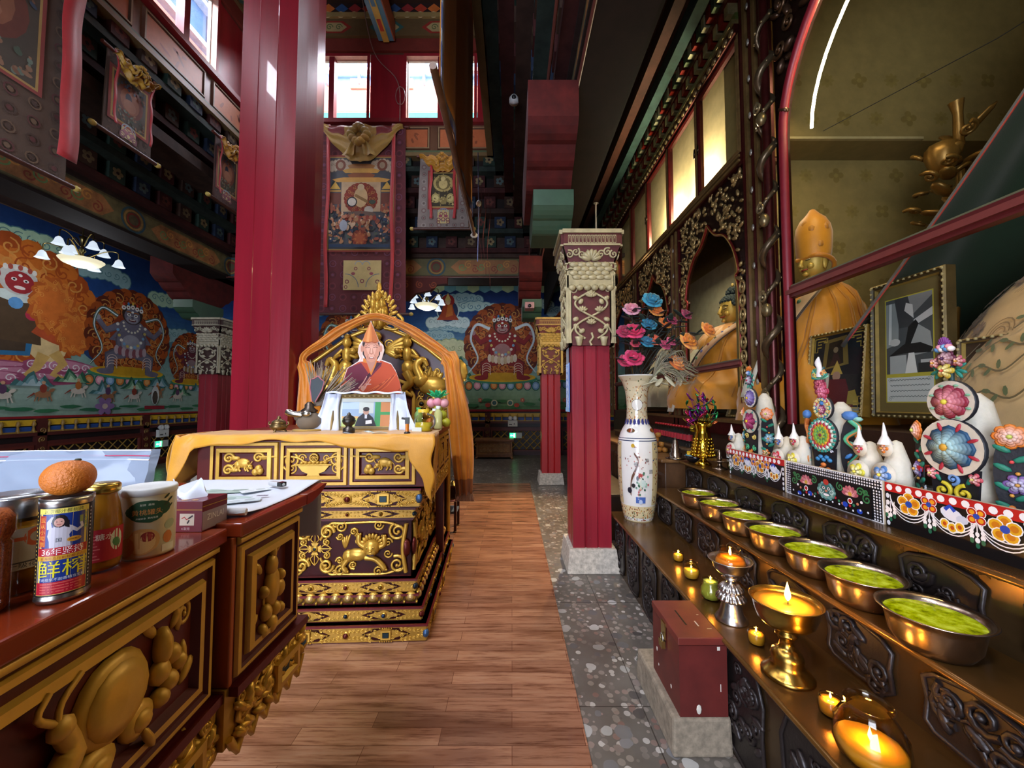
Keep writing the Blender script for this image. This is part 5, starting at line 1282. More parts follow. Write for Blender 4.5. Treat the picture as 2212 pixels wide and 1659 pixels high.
def side_dragon(b, q):
 b.poly(ell(0, -.06, .045, .15, 14), '#15161c'); b.lay = .001
 pts = bez([(q * .0, .08, .006), (q * .03, .04, .008), (-q * .02, -.01, .008), (q * .025, -.07, .008), (-q * .01, -.13, .008), (q * .01, -.19, .006)], 6)
 b.tube(pts, [.014 - .0003 * i for i in range(len(pts))], 6, '#4fae84' if q > 0 else '#d07838'); b.tube([(x + .008, y, z + .006) for x, y, z in pts], .005, 5, '#d88a4a')
 b.ball(q * .0, .1, .01, .032, .024, .02, 9, 5, '#4a7ab8'); b.ball(q * .03, .085, .012, .02, .012, .012, 7, 4, '#8ac0b0')
 for i in range(6): b.leaf(.02 * sin(i), .03 - i * .035, .04, .018, i * 1.3, .006, ['#3f7ab8', '#d07838', '#7ac0a0'][i % 3], .004)
def pan_a(b, w, h):
 b.lay = .001
 b.push(Tr(0, 0, .003)); petals3(b, 0, h * .16, w * .75, 8, '#a8303c', '#e8b8a0', '#d85048', 0, 4)
 for q in (-1, 1):
  b.scroll(q * w * .42, h * .68, w * .36, 1.2, pi / 2, q, .26, '#d8c02a'); b.scroll(q * w * .5, h * .42, w * .4, 1.3, 0, -q, .2, '#5a80b8'); petals3(b, q * w * .85, h * .9, w * .3, 5, '#c8505a', '#e8b0a8', '#e0d070', 0, 3)
  b.leaf(q * w * .5, h * .8, w * .6, w * .2, 1.0 if q > 0 else pi - 1.0, .005, '#1f7a60')
 b.scroll(0, h * .86, w * .25, 1.2, -pi / 2, 1, .3, '#6a90c0'); b.pop()
def pan_b(b, w, h):
 b.lay = .001; b.push(Tr(0, 0, .003))
 for i in range(5): b.ball((i - 2) * w * .26, h * (.78 + .05 * (i % 2)), 0, w * .2, w * .16, .008, 8, 4, '#3f88b8')
 for i in range(5): b.ball((i - 2) * w * .2, h * (.52 + .08 * (i % 3)), .002, w * .22, w * .18, .01, 8, 4, '#e07a30')
 for i in range(6): b.ball((i - 2.5) * w * .24, h * (.2 + .07 * (i % 2)), .0, w * .2, w * .11, .006, 8, 4, '#e07850')
 b.ball(w * .7, h * .5, .002, w * .14, w * .14, .006, 8, 4, '#58a0c0'); b.ball(-w * .3, h * .95, .002, w * .13, w * .13, .005, 8, 4, '#c8a030'); b.scroll(w * .7, h * .95, w * .12, 1., 0, 1, .3, '#d8d8e8'); b.pop()
def pan_c(b, w, h):
 b.lay = .001; b.push(Tr(0, 0, .003)); petals3(b, 0, h * .5, w * .55, 5, '#d86a20', '#e8b050', '#c8d8d8', 0, 3)
 for q in (-1, 1):
  for k in range(4): b.scroll(q * w * .6, h * (.15 + .24 * k), w * .28, 1.3, k, q, .25, ['#4fae74', '#d8c060'][k % 2])
 petals3(b, 0, h * .08, w * .5, 6, '#c84a50', '#e8a8a0', '#e0a050', 0, 3); b.pop()
torma(1.64, 2.5, 'tall butter sculpture with purple and magenta flower discs, farthest of the three tall ones', fl_magenta, fl_purple, .078, .062, .36, .51, .72, top_c, side_flowers('#d87830', '#4a90a0'), pan_c, .9)
torma(1.64, 1.92, 'tall butter sculpture with a green wheel disc, the middle tall one', fl_wheel, fl_mixed, .086, .058, .32, .455, .71, top_b, side_dragon, pan_b)
torma(1.64, 1.36, 'tall butter sculpture with blue and red flower discs, nearest the viewer', fl_blue, fl_rose, .1, .076, .325, .485, .715, top_a, side_flowers('#d87a28', '#7a5a98'), pan_a, 1.1)
def small(x, y, h, label, c1, c2, n2=5):
 t = thing('small_butter_sculpture', label, 'sculpture', (x, y, Z3), group='small white dough sculptures')
 b = MB(WH); b.lathe([(.056, 0), (.06, .02), (.055, h * .3), (.042, h * .6), (.018, h * .8), (.004, h * .82)], 12, WH, mod=lambda a, z: 1 + .1 * noise.noise((a, z * 12, x * 9 + y))); b.ball(.03, .02, .07, .025, .03, .06, 8, 5, '#9a7c40'); b.build('dough_cone', DOUGH, t)
 F = plane((-.062, 0, 0), (0, -1, 0), (0, 0, 1))
 b = MB(); b.M = F; b.push(Tr(0, h * .47, .0) @ Rx(-.1)); b.lathe([(.052, -.006), (.051, 0), (0, .001)], 18, WH); petals3(b, 0, 0, .042, n2, c1, mixc(c1, '#ffffff', .35), '#e0d050', .003, 3); b.leaf(.03, -.022, .03, .014, -.6, .003, '#1f7a60', .004); b.pop(); b.build('flower_disc', DOUGH, t)
 b = MB(); b.M = F @ Tr(0, 0, -.012); b.push(Tr(0, h * .74, .0)); b.lathe([(.034, -.005), (.033, 0), (0, .001)], 14, WH); petals3(b, 0, 0, .022, 4, c2, mixc(c2, '#ffffff', .3), '#d8a040', .003, 2); b.pop(); b.tube([(0, h * .78, -.004), (0, h * .87, -.004), (0, h, -.002)], [.026, .01, .002], 7, '#ece8e0'); b.build('flower_disc', DOUGH, t)
for a in [(1.56, 2.66, .33, 'small dough sculpture left of the purple tall one', '#b8303a', '#3a5a98'), (1.58, 2.22, .35, 'small dough sculpture in green and red behind the apple', '#c8303c', '#3a5aa8'), (1.565, 2.08, .37, 'small dough sculpture with a yellow rose, left of the green wheel one', '#d8c83a', '#b82040'),
   (1.575, 1.70, .38, 'small dough sculpture with a yellow rose and red bloom, right of the green wheel', '#d8cc40', '#c03a48'), (1.565, 1.575, .40, 'small dough sculpture with a blue and white bloom and orange disc', '#4a78b0', '#d87820')]: small(*a)
# ------------------------------------------------------------------ fruit, bottles and vessels between them
def apple(p, r, label, c='#c8b870', c2='#b85a40'):
 t = thing('apple', label, 'fruit', p, group='apples on the altar')
 b = MB(c); b.lathe([(0, r * .12), (r * .35, r * .02), (r * .75, r * .3), (r, r * .95), (r * .85, r * 1.55), (r * .45, r * 1.75), (r * .15, r * 1.62), (0, r * 1.55)], 16)
 for i in range(len(b.fc)):
  if (i % 16) in (9, 10, 11, 12): b.fc[i] = mixc(c, c2, .6)
 b.build('fruit_flesh', SATIN, t); b = MB('#4a3420'); b.tube([(0, 0, r * 1.5), (.002, 0, r * 1.85)], .0015, 4); b.build('stem', MATTE, t)
apple((1.56, 2.72, Z3), .038, 'yellow apple left of the smallest white dough sculpture')
apple((1.54, 2.32, Z3), .045, 'blushed apple beside the purple tall butter sculpture')
BOTG = glass('bottle_plastic', '#eef2f2', tint=.92, rough=.04, ior=1.4)
def bottle(p, label, h=.22, r=.031, lab='#d8dcd8', cap='#b81a20', txt=None, grp='bottled water on the altar'):
 t = thing('water_bottle', label, 'bottle', p, group=grp)
 b = MB('#e8eeee'); b.lathe([(0, 0), (r * .9, 0), (r, .01), (r * .96, h * .2), (r, h * .3), (r, h * .62), (r * .8, h * .78), (r * .42, h * .88), (r * .42, h * .92)], 14, cap=False); b.build('plastic_body', BOTG, t)
 b = MB(lab); b.lathe([(r * 1.01, h * .33), (r * 1.01, h * .6)], 16, cap=False)
 for i in range(16, 0, -1): pass
 if txt:
  b.map = lambda x, y, z: ((r * 1.02 + z) * cos(x), (r * 1.02 + z) * sin(x), y); b.eps = 2e-5
  b.rect(pi - .9, h * .34, pi + .9, h * .42, '#1f6a4a', 6)
  for k, ch in enumerate(txt):
   v2, f2, w2, h2 = glyphs(ch); b.lay += b.eps
   b.add([(pi + .85 - k * .62 + -(-x) * .55 * 1.0 - .5, h * .46 + y * .018, b.lay) for x, y in v2] if False else [(pi - .75 + k * .62 + x * .55, h * .46 + y * .018, b.lay) for x, y in v2], f2, False, '#b83a30')
 b.map = None; b.build('label', PAPER, t)
 b = MB(cap); b.lathe([(0, h), (r * .5, h), (r * .52, h * .995), (r * .52, h * .93), (r * .44, h * .91)], 12); b.build('cap', SATIN, t)
 return t
bottle((1.72, 2.28, Z3), 'red capped bottle behind the green and red small sculpture', lab='#c0c4c4')
bottle((1.72, 2.02, Z3), 'red capped bottle left of the green wheel sculpture, with a white label', lab='#b8bcc0')
bottle((1.74, 1.62, Z3), 'red capped bottle between the right pair of small sculptures', lab='#c8c8c8')
bottle((1.58, 1.49, Z3), 'water bottle with a green and white label left of the nearest tall sculpture', h=.24, r=.034, lab='#e4e8e4', txt='农夫')
bottle((1.62, 2.86, Z3), 'red capped clear bottle beside the gold foil tree vase', h=.22)
bottle((1.6, 2.78, Z3), 'blue capped bottle left of the yellow apple', h=.17, cap='#2a4aa0')
bottle((1.7, 2.82, Z3), 'white capped clear bottle near the case, right of the gold vase', h=.18, cap='#d8dce0')
# gold beaded vase with foil flowers
t = thing('foil_flower_vase', 'gold beaded vase of purple and green foil flowers at the end of the top step', 'vase', (1.47, 2.98, Z3))
b = MB('#c8a030'); b.lathe([(0, 0), (.06, 0), (.062, .012), (.03, .035), (.024, .05), (.05, .062)], 18); b.lathe([(.075, .065), (.08, .1), (.07, .18), (.055, .24), (.05, .27), (.06, .3), (.066, .34), (.05, .33)], 18, cap=False)
for k in range(6):
 n = 18 - k; rr = .081 - k * .004
 for i in range(n): a = 2 * pi * (i + .5 * (k % 2)) / n; b.ball(rr * cos(a), rr * sin(a), .08 + k * .024, .012, .012, .011, 7, 4)
b.build('gold_body', pm('polished_gold', .15, 1., var=.12), t)
FOIL = pm('foil', .22, .75, var=.3, vs=30, bump=.4, bs=90)
rnd = random.Random(8)
for i, (c, n) in enumerate((('#7a1a88', 26), ('#1f7a4a', 18), ('#e0763c', 7), ('#c02858', 8), ('#a8902a', 14))):
 b = MB(c)
 for k in range(n):
  a = rnd.uniform(0, 6.28); q = rnd.uniform(.0, .14); z = rnd.uniform(.3, .5) if i != 4 else rnd.uniform(.24, .36)
  b.push(Tr(q * cos(a) * .9, q * sin(a) * .9, z + .06 * (1 - q / .14)) @ Rz(rnd.uniform(0, 6)) @ Ry(rnd.uniform(-1.2, 1.2)))
  b.leaf(0, 0, .07 if i < 2 else .05, .022 if i < 2 else .04, 0, .004, jit(c, .25)); b.pop()
  if k % 3 == 0 or i == 4: b.tube([(q * cos(a) * .9, q * sin(a) * .9, z + .06 * (1 - q / .14)), (0, 0, .26)], .0025, 4)
 b.build(['purple_foil', 'green_foil', 'orange_foil', 'red_foil', 'gold_foil'][i], FOIL, t)
t = thing('stemmed_dish', 'small dark silver stemmed dish right of the gold vase', 'dish', (1.5, 2.8, Z3))
b = MB('#8a7a6a'); b.lathe([(0, 0), (.05, 0), (.05, .006), (.02, .02), (.012, .04), (.02, .05), (.07, .058), (.085, .066), (.08, .066), (.05, .06), (0, .06)], 20); b.lathe([(.012, .06), (.02, .075), (.008, .1), (.014, .12), (0, .14)], 12); b.build('turned_dish', METAL, t)
t = thing('bowl', 'black bowl holding blue and yellow packets left of the gold vase', 'bowl', (1.475, 3.12, Z3))
b = MB('#16161a'); b.lathe([(0, 0), (.045, 0), (.075, .03), (.085, .055), (.078, .055), (.06, .02), (0, .015)], 22); b.build('bowl_shell', GLOSS, t)
for i, (c, a) in enumerate((('#5a9ab0', .3), ('#d8b020', -.4))):
 b = MB(c); b.push(Tr(0, .0, .045 + .018 * i) @ Rz(a) @ Rx(.12)); b.box(-.06, .06, -.04, .04, 0, .014); b.pop(); b.build('packet', SATIN, label='%s packet lying in the black bowl' % ('blue', 'yellow')[i], cat='packet', loc=(1.475, 3.12, Z3), bevel=.004)
t = thing('stupa_lamp', 'small tiered metal lamp on a dish at the left end of the top step', 'lamp', (1.5, 3.55, .93))
b = MB('#9a8c80'); b.lathe([(0, 0), (.085, 0), (.09, .008), (.06, .015), (.05, .02), (.055, .05), (.04, .06), (.045, .09), (.03, .1), (.034, .13), (.02, .14), (.022, .16), (.006, .17), (.01, .185), (0, .195)], 24); b.build('tiered_body', METAL, t)
# the altar continues past the vase, lower, with a plain wooden chest on it
t = thing('side_altar', 'brown wooden altar block beyond the vase carrying rows of bottles', 'altar', (0, 0, 0))
b = MB('#5a3c22'); b.box(1.38, 1.88, 3.5, 7.0, 0, .9); b.box(1.34, 1.88, 3.48, 7.0, .9, .93, '#7a5630'); b.build('block', WOOD, t, bevel=.01)
b = MB('#3a2618'); b.M = plane((1.378, 6.9, .1), (0, -1, 0), (0, 0, 1))
for i in range(4): b.molding(.05 + i * .85, 0, .85 + i * .85, .7, [(0, 0), (.02, .02), (.05, .02), (.07, 0)], '#4a301c', fill='#33221a'); [b.scroll(.25 + i * .85 + k * .13, .35, .07, 1.4, k, 1 if k % 2 else -1, .22, '#5c4228') for k in range(4)]
b.build('carved_front', WOOD, t)
b = MB('#3c2a1c'); b.box(.98, 1.32, 4.1, 6.6, 0, .45); b.box(.96, 1.34, 4.08, 6.62, .45, .48, '#4a3824'); b.build('low_step', WOOD, t, bevel=.008)
t = thing('bottle_shelf', 'narrow brown wooden riser under the row of red capped bottles', 'shelf', (0, 0, 0))
b = MB('#4a3622'); b.box(1.6, 1.86, 3.5, 6.0, .93, 1.0); b.box(1.58, 1.86, 3.48, 6.02, 1.0, 1.02, '#6a5236'); b.build('riser', WOOD, t, bevel=.005)
b0 = bottle((1.66, 3.62, 1.02), 'plastic bottle with red cap and red label in the row beside the gold vase', h=.2, r=.03, lab='#c0303a', grp='row of red capped bottles on the riser')
for i in range(1, 13): dup(b0, (1.66, 3.62 + i * .068, 1.02))
rnd = random.Random(2)
for i in range(11):
 a = rnd.uniform(0, 6.28); r = .05 * (i > 3)
 c = MB('#c88a3a'); c.lathe([(0, 0), (.022, .006), (.03, .024), (.026, .044), (0, .052)], 12, mod=lambda a, z: 1 + .06 * cos(a * 5))
 c.build('dough_fruit', SATIN, loc=((1.52, 1.45, 1.59, 1.52, 1.46, 1.57, 1.5, 1.49, 1.56, 1.52, 1.53)[i], (4.0, 4.06, 4.06, 4.12, 3.98, 3.97, 4.06, 4.02, 4.04, 4.07, 4.04)[i], .93 + .05 * (0, 0, 0, 0, 0, 0, 1, 1, 1, 2, 3)[i] * 1.0),
   label='golden fried dough ball in the heap behind the floor vase', cat='food', group='heap of golden fried dough balls')
# ------------------------------------------------------------------ glazed shrine wall on the right
CARV = pm('gilt_dark_carving', .34, .65, var=.3, vs=14, bump=.2, bs=40)
FC = plane((1.9, 0, 0), (0, -1, 0), (0, 0, 1))      # local x = -Y, y = height, z towards the hall
FRMC = '#5a1a18'
ZB = 1.30
b = MB('#3c2418'); b.box(1.9, 4.3, -1.5, 7.2, 0, ZB); struct('trim_70', b, WOOD)
def ogee(cx, hw, sp, ap):
 r = [(hw, 0)]
 pts = [(-hw, ZB), (-hw, sp - .25), (-hw * .92, sp - .05), (-hw * 1.0, sp), (-hw * .86, sp + (ap - sp) * .35), (-hw * .6, sp + (ap - sp) * .62), (-hw * .3, sp + (ap - sp) * .74), (-hw * .12, sp + (ap - sp) * .88), (0, ap)]
 L = [(cx + x, y) for x, y in bez(pts, 4)]
 return L, [(2 * cx - x, y) for x, y in reversed(L)]
def carved_arch(t, y0, y1, hw, sp, ap, top, seed):
 x0, x1 = -y1, -y0; cx = (x0 + x1) / 2; L, R = ogee(cx, hw, sp, ap)
 rnd = random.Random(seed)
 b = MB('#241410'); b.M = FC
 b.prism(list(reversed([(x0, ZB)] + L + [(cx, top), (x0, top)])), -.03, -.005, '#2c1814'); b.prism(list(reversed([(x1, ZB), (x1, top), (cx, top)] + R)), -.03, -.005, '#2c1814')
 e = [(x, y, .004) for x, y in L + R[1:]]; b.tube(e, .014, 6, '#7a2420')
 b.tube([(x, y, .012) for x, y in L + R[1:]], .007, 5, '#c8a050')
 g = '#a58a58'
 def inside(x, y):
  if y < sp - .1: return abs(x - cx) > hw + .035
  k = min((abs(q[1] - y), abs(q[0] - cx)) for q in L)[1] if y < ap else 0
  return abs(x - cx) > k + .03
 n = 0
 while n < 230:
  x = rnd.uniform(x0 + .03, x1 - .03); y = rnd.uniform(sp - .15, top - .03)
  if not inside(x, y): n += .3; continue
  n += 1; a = rnd.uniform(0, 6.28)
  b.leaf(x - .03 * cos(a), y - .03 * sin(a), rnd.uniform(.05, .085), .034, a, .014, g, .005, 7, 4)
 for i in range(26):
  x = rnd.uniform(x0 + .06, x1 - .06); y = rnd.uniform(sp - .1, top - .08)
  if inside(x, y): b.vine(bez([(x, y), (x + rnd.uniform(-.1, .1), y + .07), (x + rnd.uniform(-.12, .12), y + .14)], 5), .007, g, .016); b.ball(x, y, .02, .022, .03, .014, 7, 4, '#b89a60')
 for xs in ((x0 + cx - hw) / 2, (x1 + cx + hw) / 2):   # stacked rings beside the opening
  w = (x1 - x0) / 2 - hw; y = ZB + .06; k = 0
  while y < sp - .12:
   b.tube([(xs + w * .3 * cos(a), y + .05 * sin(a), .01) for a in [i * pi / 5 for i in range(10)]], .011, 5, g, closed=True); b.ball(xs, y, .008, .014, .022, .012, 6, 4, g); b.leaf(xs, y + .055, .05, .03, pi / 2 + (.5 if k % 2 else -.5), .012, g, .01)
   y += .115; k += 1
 return b.build('carved_arch', CARV, t)
def post(t, y0, y1, z0, z1):
 b = MB(); b.M = FC; n = 5; w = (y1 - y0) / n
 b.box(-y1, -y0, z0, z1, -.06, 0, '#3c1212')
 for i in range(n): b.box(-y1 + w * (i + .2), -y1 + w * (i + .8), z0, z1, 0, .018 + .012 * (i % 2), ['#5a1a1c', '#8a6c40'][i % 2])
 for k in range(int((z1 - z0) / .3)): b.ball(-(y0 + y1) / 2, z0 + .2 + k * .3, .032, .016, .03, .008, 7, 4, '#b8b0a0')
 return b.build('post', CARV, t)
def rail(t, y0, y1, z, h=.06):
 b = MB('#5a1c1c'); b.M = FC; b.box(-y1, -y0, z - h / 2, z + h / 2, -.03, .02); b.box(-y1, -y0, z - h * .2, z + h * .2, .02, .035, '#7a3a34'); b.box(-y1, -y0, z + h / 2, z + h / 2 + .012, -.03, .01, '#6a6a4c'); return b.build('glazing_rail', SATIN, t)
def pane(t, y0, y1, z0, z1):
 b = MB(); b.M = FC; b.add([(-y1, z0, -.012), (-y0, z0, -.012), (-y0, z1, -.012), (-y1, z1, -.012)], [(0, 1, 2, 3)]); return b.build('glass_pane', CASEG, t)
BAYS = [(3.06, 4.26, 1.77), (4.52, 5.70, 1.76), (5.96, 7.1, 1.76)]
cases = []
for i, (y0, y1, rz) in enumerate(BAYS):
 lab = ['glazed shrine bay with an ogee carved arch around the smiling Buddha statue', 'glazed shrine bay with a carved arch behind the flower bouquet', 'farthest glazed shrine bay, mostly hidden behind the near red pillar'][i]
 t = thing('shrine_case', lab, 'display case', (0, 0, 0), group='glazed shrine bays'); cases.append(t)
 carved_arch(t, y0, y1, .49, 2.56, 3.16, 3.42, i); rail(t, y0 + .1, y1 - .1, rz); pane(t, y0, y1, ZB, 3.2)
 post(t, y1, y1 + .25, ZB - .1, 3.42)
 # two small cupboard doors above
 b = MB(); b.M = FC
 b.box(-y1 - .25, -y0 + .0, 3.40, 3.50, -.05, .03, '#4a1815'); b.box(-y1 - .25, -y0, 3.42, 3.44, .03, .045, '#9a7c4a'); b.box(-y1 - .25, -y0, 3.46, 3.48, .03, .045, '#9a7c4a'); b.build('moulded_sill', CARV, t)
 b = MB(); b.M = FC
 b.box(-y1 - .25, -y0, 4.52, 4.6, -.05, .05, '#4a1815'); b.box(-y1 - .25, -y0, 4.6, 4.64, -.05, .07, '#8a7a4a')
 n = 16
 for k in range(n):
  x = -y1 - .25 + (k + .5) * (y1 - y0 + .25) / n
  b.ball(x, 4.555, .05, .035, .028, .02, 7, 4, '#8a7450')
  b.box(x - .028, x + .028, 4.7, 4.8, -.05, .09, ['#8a2a1c', '#a89868'][k % 2]); b.box(x - .028, x + .028, 4.86, 4.98, -.05, .15, ['#b8b890', '#8a2a1c', '#5a6a4a'][k % 3])
 b.box(-y1 - .25, -y0, 4.64, 4.7, -.05, .04, '#6a7a3a'); b.box(-y1 - .25, -y0, 4.8, 4.86, -.05, .1, '#5a2018'); b.box(-y1 - .25, -y0, 4.98, 5.05, -.05, .18, '#3a2018'); b.box(-y1 - .25, -y0, 4.64, 5.05, -.1, -.05, '#3a2018')
 b.build('cornice', CARV, t)
 W2 = (y1 - y0 + .25) / 2
 for k in range(2):
  xa = -y1 - .25 + k * W2; xb = xa + W2
  b = MB('#4c1816'); b.M = FC; b.molding(xa, 3.5, xb, 4.52, [(0, -.04), (0, .02), (.014, .03), (.025, .02), (.036, .03), (.05, .012), (.05, -.02)], cols=['#4c1816', '#8a6c40', '#4c1816', '#8a6c40', '#5a1a18', '#3c1414']); d = b.build('cupboard_door', CARV, t)
  b = MB(); b.M = FC; b.add([(xa + .05, 3.55, 0), (xb - .05, 3.55, 0), (xb - .05, 4.47, 0), (xa + .05, 4.47, 0)], [(0, 1, 2, 3)]); b.build('door_glass', CASEG, d)
  b = MB('#3a3028'); b.M = FC; hx = xb - .035 if k == 0 else xa + .035; b.tube([(hx + .03 * cos(a), 3.98 + .045 * sin(a), .035 + .01 * cos(a)) for a in [j * pi / 6 for j in range(12)]], .006, 5, closed=True); b.build('ring_handle', METAL, d)
b = MB('#3c1414'); b.M = FC; b.box(-6.05, -3.0, ZB - .14, ZB, -.04, .03, '#5a1c1a'); b.box(-6.05, -3.0, ZB - .03, ZB, .03, .045, '#8a6c40'); struct('trim_71', b, CARV)
for z in (1.9, 2.0):
 for yy in (4.36, 2.97):
  pass
# inside of the cupboards and the bays: cloth lined walls and shelf
WALLP = '#c8b888'
b = MB(WALLP); b.box(2.08, 2.12, 3.08, 7.2, 3.46, 5.04); b.box(1.9, 2.2, 3.06, 3.1, 3.45, 5.05, '#7a5a28')
b.box(1.9, 2.2, 3.06, 7.2, 3.42, 3.46, '#5a3a20'); struct('trim_72', b, MATTE)
b = MB('#a8a48c'); b.box(3.0, 3.03, 3.4, 7.2, ZB, 3.42); struct('trim_73', b, MATTE)
# near bay: partition papered with faint flowers
b = MB('#9c8a4c'); b.box(2.0, 4.3, 3.36, 3.4, ZB, 3.66, '#8c7a48'); b.box(1.95, 4.3, 3.10, 3.4, 3.62, 5.04, '#8c7a48'); b.box(2.0, 3.4, 3.075, 3.10, 3.62, 3.64, '#b8a878')
b.eps = 2e-5
rnd = random.Random(5)
for i in range(8):
 for j in range(9):
  x, y = .15 + i * .27 + .13 * (j % 2), 1.5 + j * .33
  b.M = plane((1.95, 3.1 if y > 3.6 else 3.36, 0), (1, 0, 0), (0, 0, 1)); b.lay = .0005
  if (i + j) % 2: b.pflower(x, y, .07, 4, '#7c6a34', '#8a783e', a0=rnd.uniform(0, 1))
  else: b.pflower(x, y, .065, 8, '#84723a', '#7c6a34')
struct('trim_74', b, MATTE)
# near bay frame: big round headed arch of carved dragons
t = thing('shrine_case', 'big near glazed shrine bay with a dragon post and an arched light strip', 'display case', (0, 0, 0), group='glazed shrine bays')
cx, hw, sp, ap = -1.35, 1.25, 3.3, 4.25
A = [(cx - hw, ZB)] + [(cx - hw * cos(a) ** .9 if cos(a) > 0 else cx, sp + (ap - sp) * sin(a)) for a in [i * pi / 2 / 14 for i in range(15)]]
A[-1] = (cx, ap)
R = [(2 * cx - x, y) for x, y in reversed(A)]
b = MB('#2a1510'); b.M = FC
b.prism(list(reversed([(-2.68, ZB)] + A + [(cx, 5.05), (-2.68, 5.05)])), -.04, -.0); b.prism(list(reversed([(-.02, ZB), (-.02, 5.05), (cx, 5.05)] + R)), -.04, 0)
rnd = random.Random(9)
for i in range(150):
 y = rnd.uniform(3.4, 5.0); x = rnd.uniform(-2.64, cx + .6)
 k = hw * math.sqrt(max(0, 1 - ((y - sp) / (ap - sp)) ** 2)) if y < ap else 0
 if abs(x - cx) < k + .05: continue
 if i % 3: b.leaf(x, y, .1, .045, rnd.uniform(0, 6), .03, '#4a3424', .01)
 else: b.scroll(x, y, .055, 1.4, rnd.uniform(0, 6), 1, .25, '#5a4028', .01)
b.build('carved_spandrel', CARV, t)
b = MB('#7c1a26'); b.M = FC; b.tube([(x, y, .01) for x, y in A + R[1:]], .028, 8); b.build('red_arch_edge', SATIN, t)
rail(t, .1, 2.6, 2.19, .075); pane(t, .1, 2.6, ZB, 4.3)
post(t, 2.78, 3.06, ZB - .2, 5.04)
b = MB('#4a3a2a'); b.push(Tr(1.86, 2.72, 0)); b.lathe([(.03, .98), (.03, 5.0)], 10, '#4a1a16')
pts = [(.045 * cos(i * .42), .045 * sin(i * .42), 1.05 + i * .022) for i in range(150)]
b.tube(pts, [.022 + .006 * sin(i * .21) for i in range(150)], 7, '#5c4c36')
for i in range(0, 150, 2): q = pts[i]; b.ball(q[0] * 1.35, q[1] * 1.35, q[2], .012, .012, .01, 6, 3, '#8a7650')
for z in (1.4, 2.1, 2.75, 3.5):
 b.ball(-.05, -.02, z, .035, .035, .05, 8, 5, '#7a6a48'); b.scroll(-.04, 0, .03, 1, 0, 1, .3, '#7a6a48'); b.leaf(-.05, .0, .09, .03, 1.2, .02, '#7a6a48', z); b.push(Tr(-.06, 0, z + .1) @ Ry(-pi / 2)); b.scroll(0, 0, .04, 1.5, 0, 1, .3, '#8a7a58'); b.pop()
b.pop(); b.build('dragon_post', CARV, t)
# light strip following the arch, inside
LED = emit('light_strip', '#fff2cc', 14.)
b = MB(); pts = [(1.99, -(cx - (hw - .13) * cos(a)), sp - .05 + (ap - sp - .1) * sin(a)) for a in [.02 + i * (pi - .04) / 26 for i in range(27)]]
b.tube(pts, .009, 6); b.build('light_strip', LED, t)
b = MB('#1a1612'); b.tube([(2.3, 2.75, 3.45), (2.9, 2.2, 3.62), (3.5, 1.6, 3.9)], .003, 4); b.build('cable', MATTE, t)
for i in range(3): area('shrine_strip_light_%d' % i, (2.05, 2.2 - i * .75, [4.0, 4.15, 4.0][i]), (0, radians(28), 0), .08, .6, (11, 3, 1)[i], '#ffe6b0')
for y in (3.66, 5.1): area('shrine_bay_light', (2.2, y, 3.36), (0, radians(12), 0), .1, .8, 9, '#fff0cc')  # area lights added inside the bays, without any fixture
# small bright bulbs in the cupboards
BULB = emit('bulb', '#fff2c8', 60.)
for i, y in enumerate((4.02, 4.78)):
 t2 = thing('cupboard_lamp', 'bright little lamp glowing behind the %s cupboard glass' % ('fourth', 'third')[i], 'lamp', (2.0, y, 3.462), group='lamps in the upper cupboards')
 b = MB('#d0c8b0'); b.lathe([(0, 0), (.05, 0), (.045, .03), (.02, .05), (.02, .09)], 12); b.build('base', SATIN, t2)
 b = MB(); b.ball(0, 0, .125, .04, .04, .045, 12, 8); b.build('bulb', BULB, t2)
 point('cupboard_bulb', (1.98, y, 3.76), 40, '#fff0d0', .05)
area('cupboard_strip', (2.05, 5.0, 4.93), (0, radians(8), 0), .08, 3.9, 30, '#ffe8b4')  # area light added to brighten the cupboard interiors, no lamp body
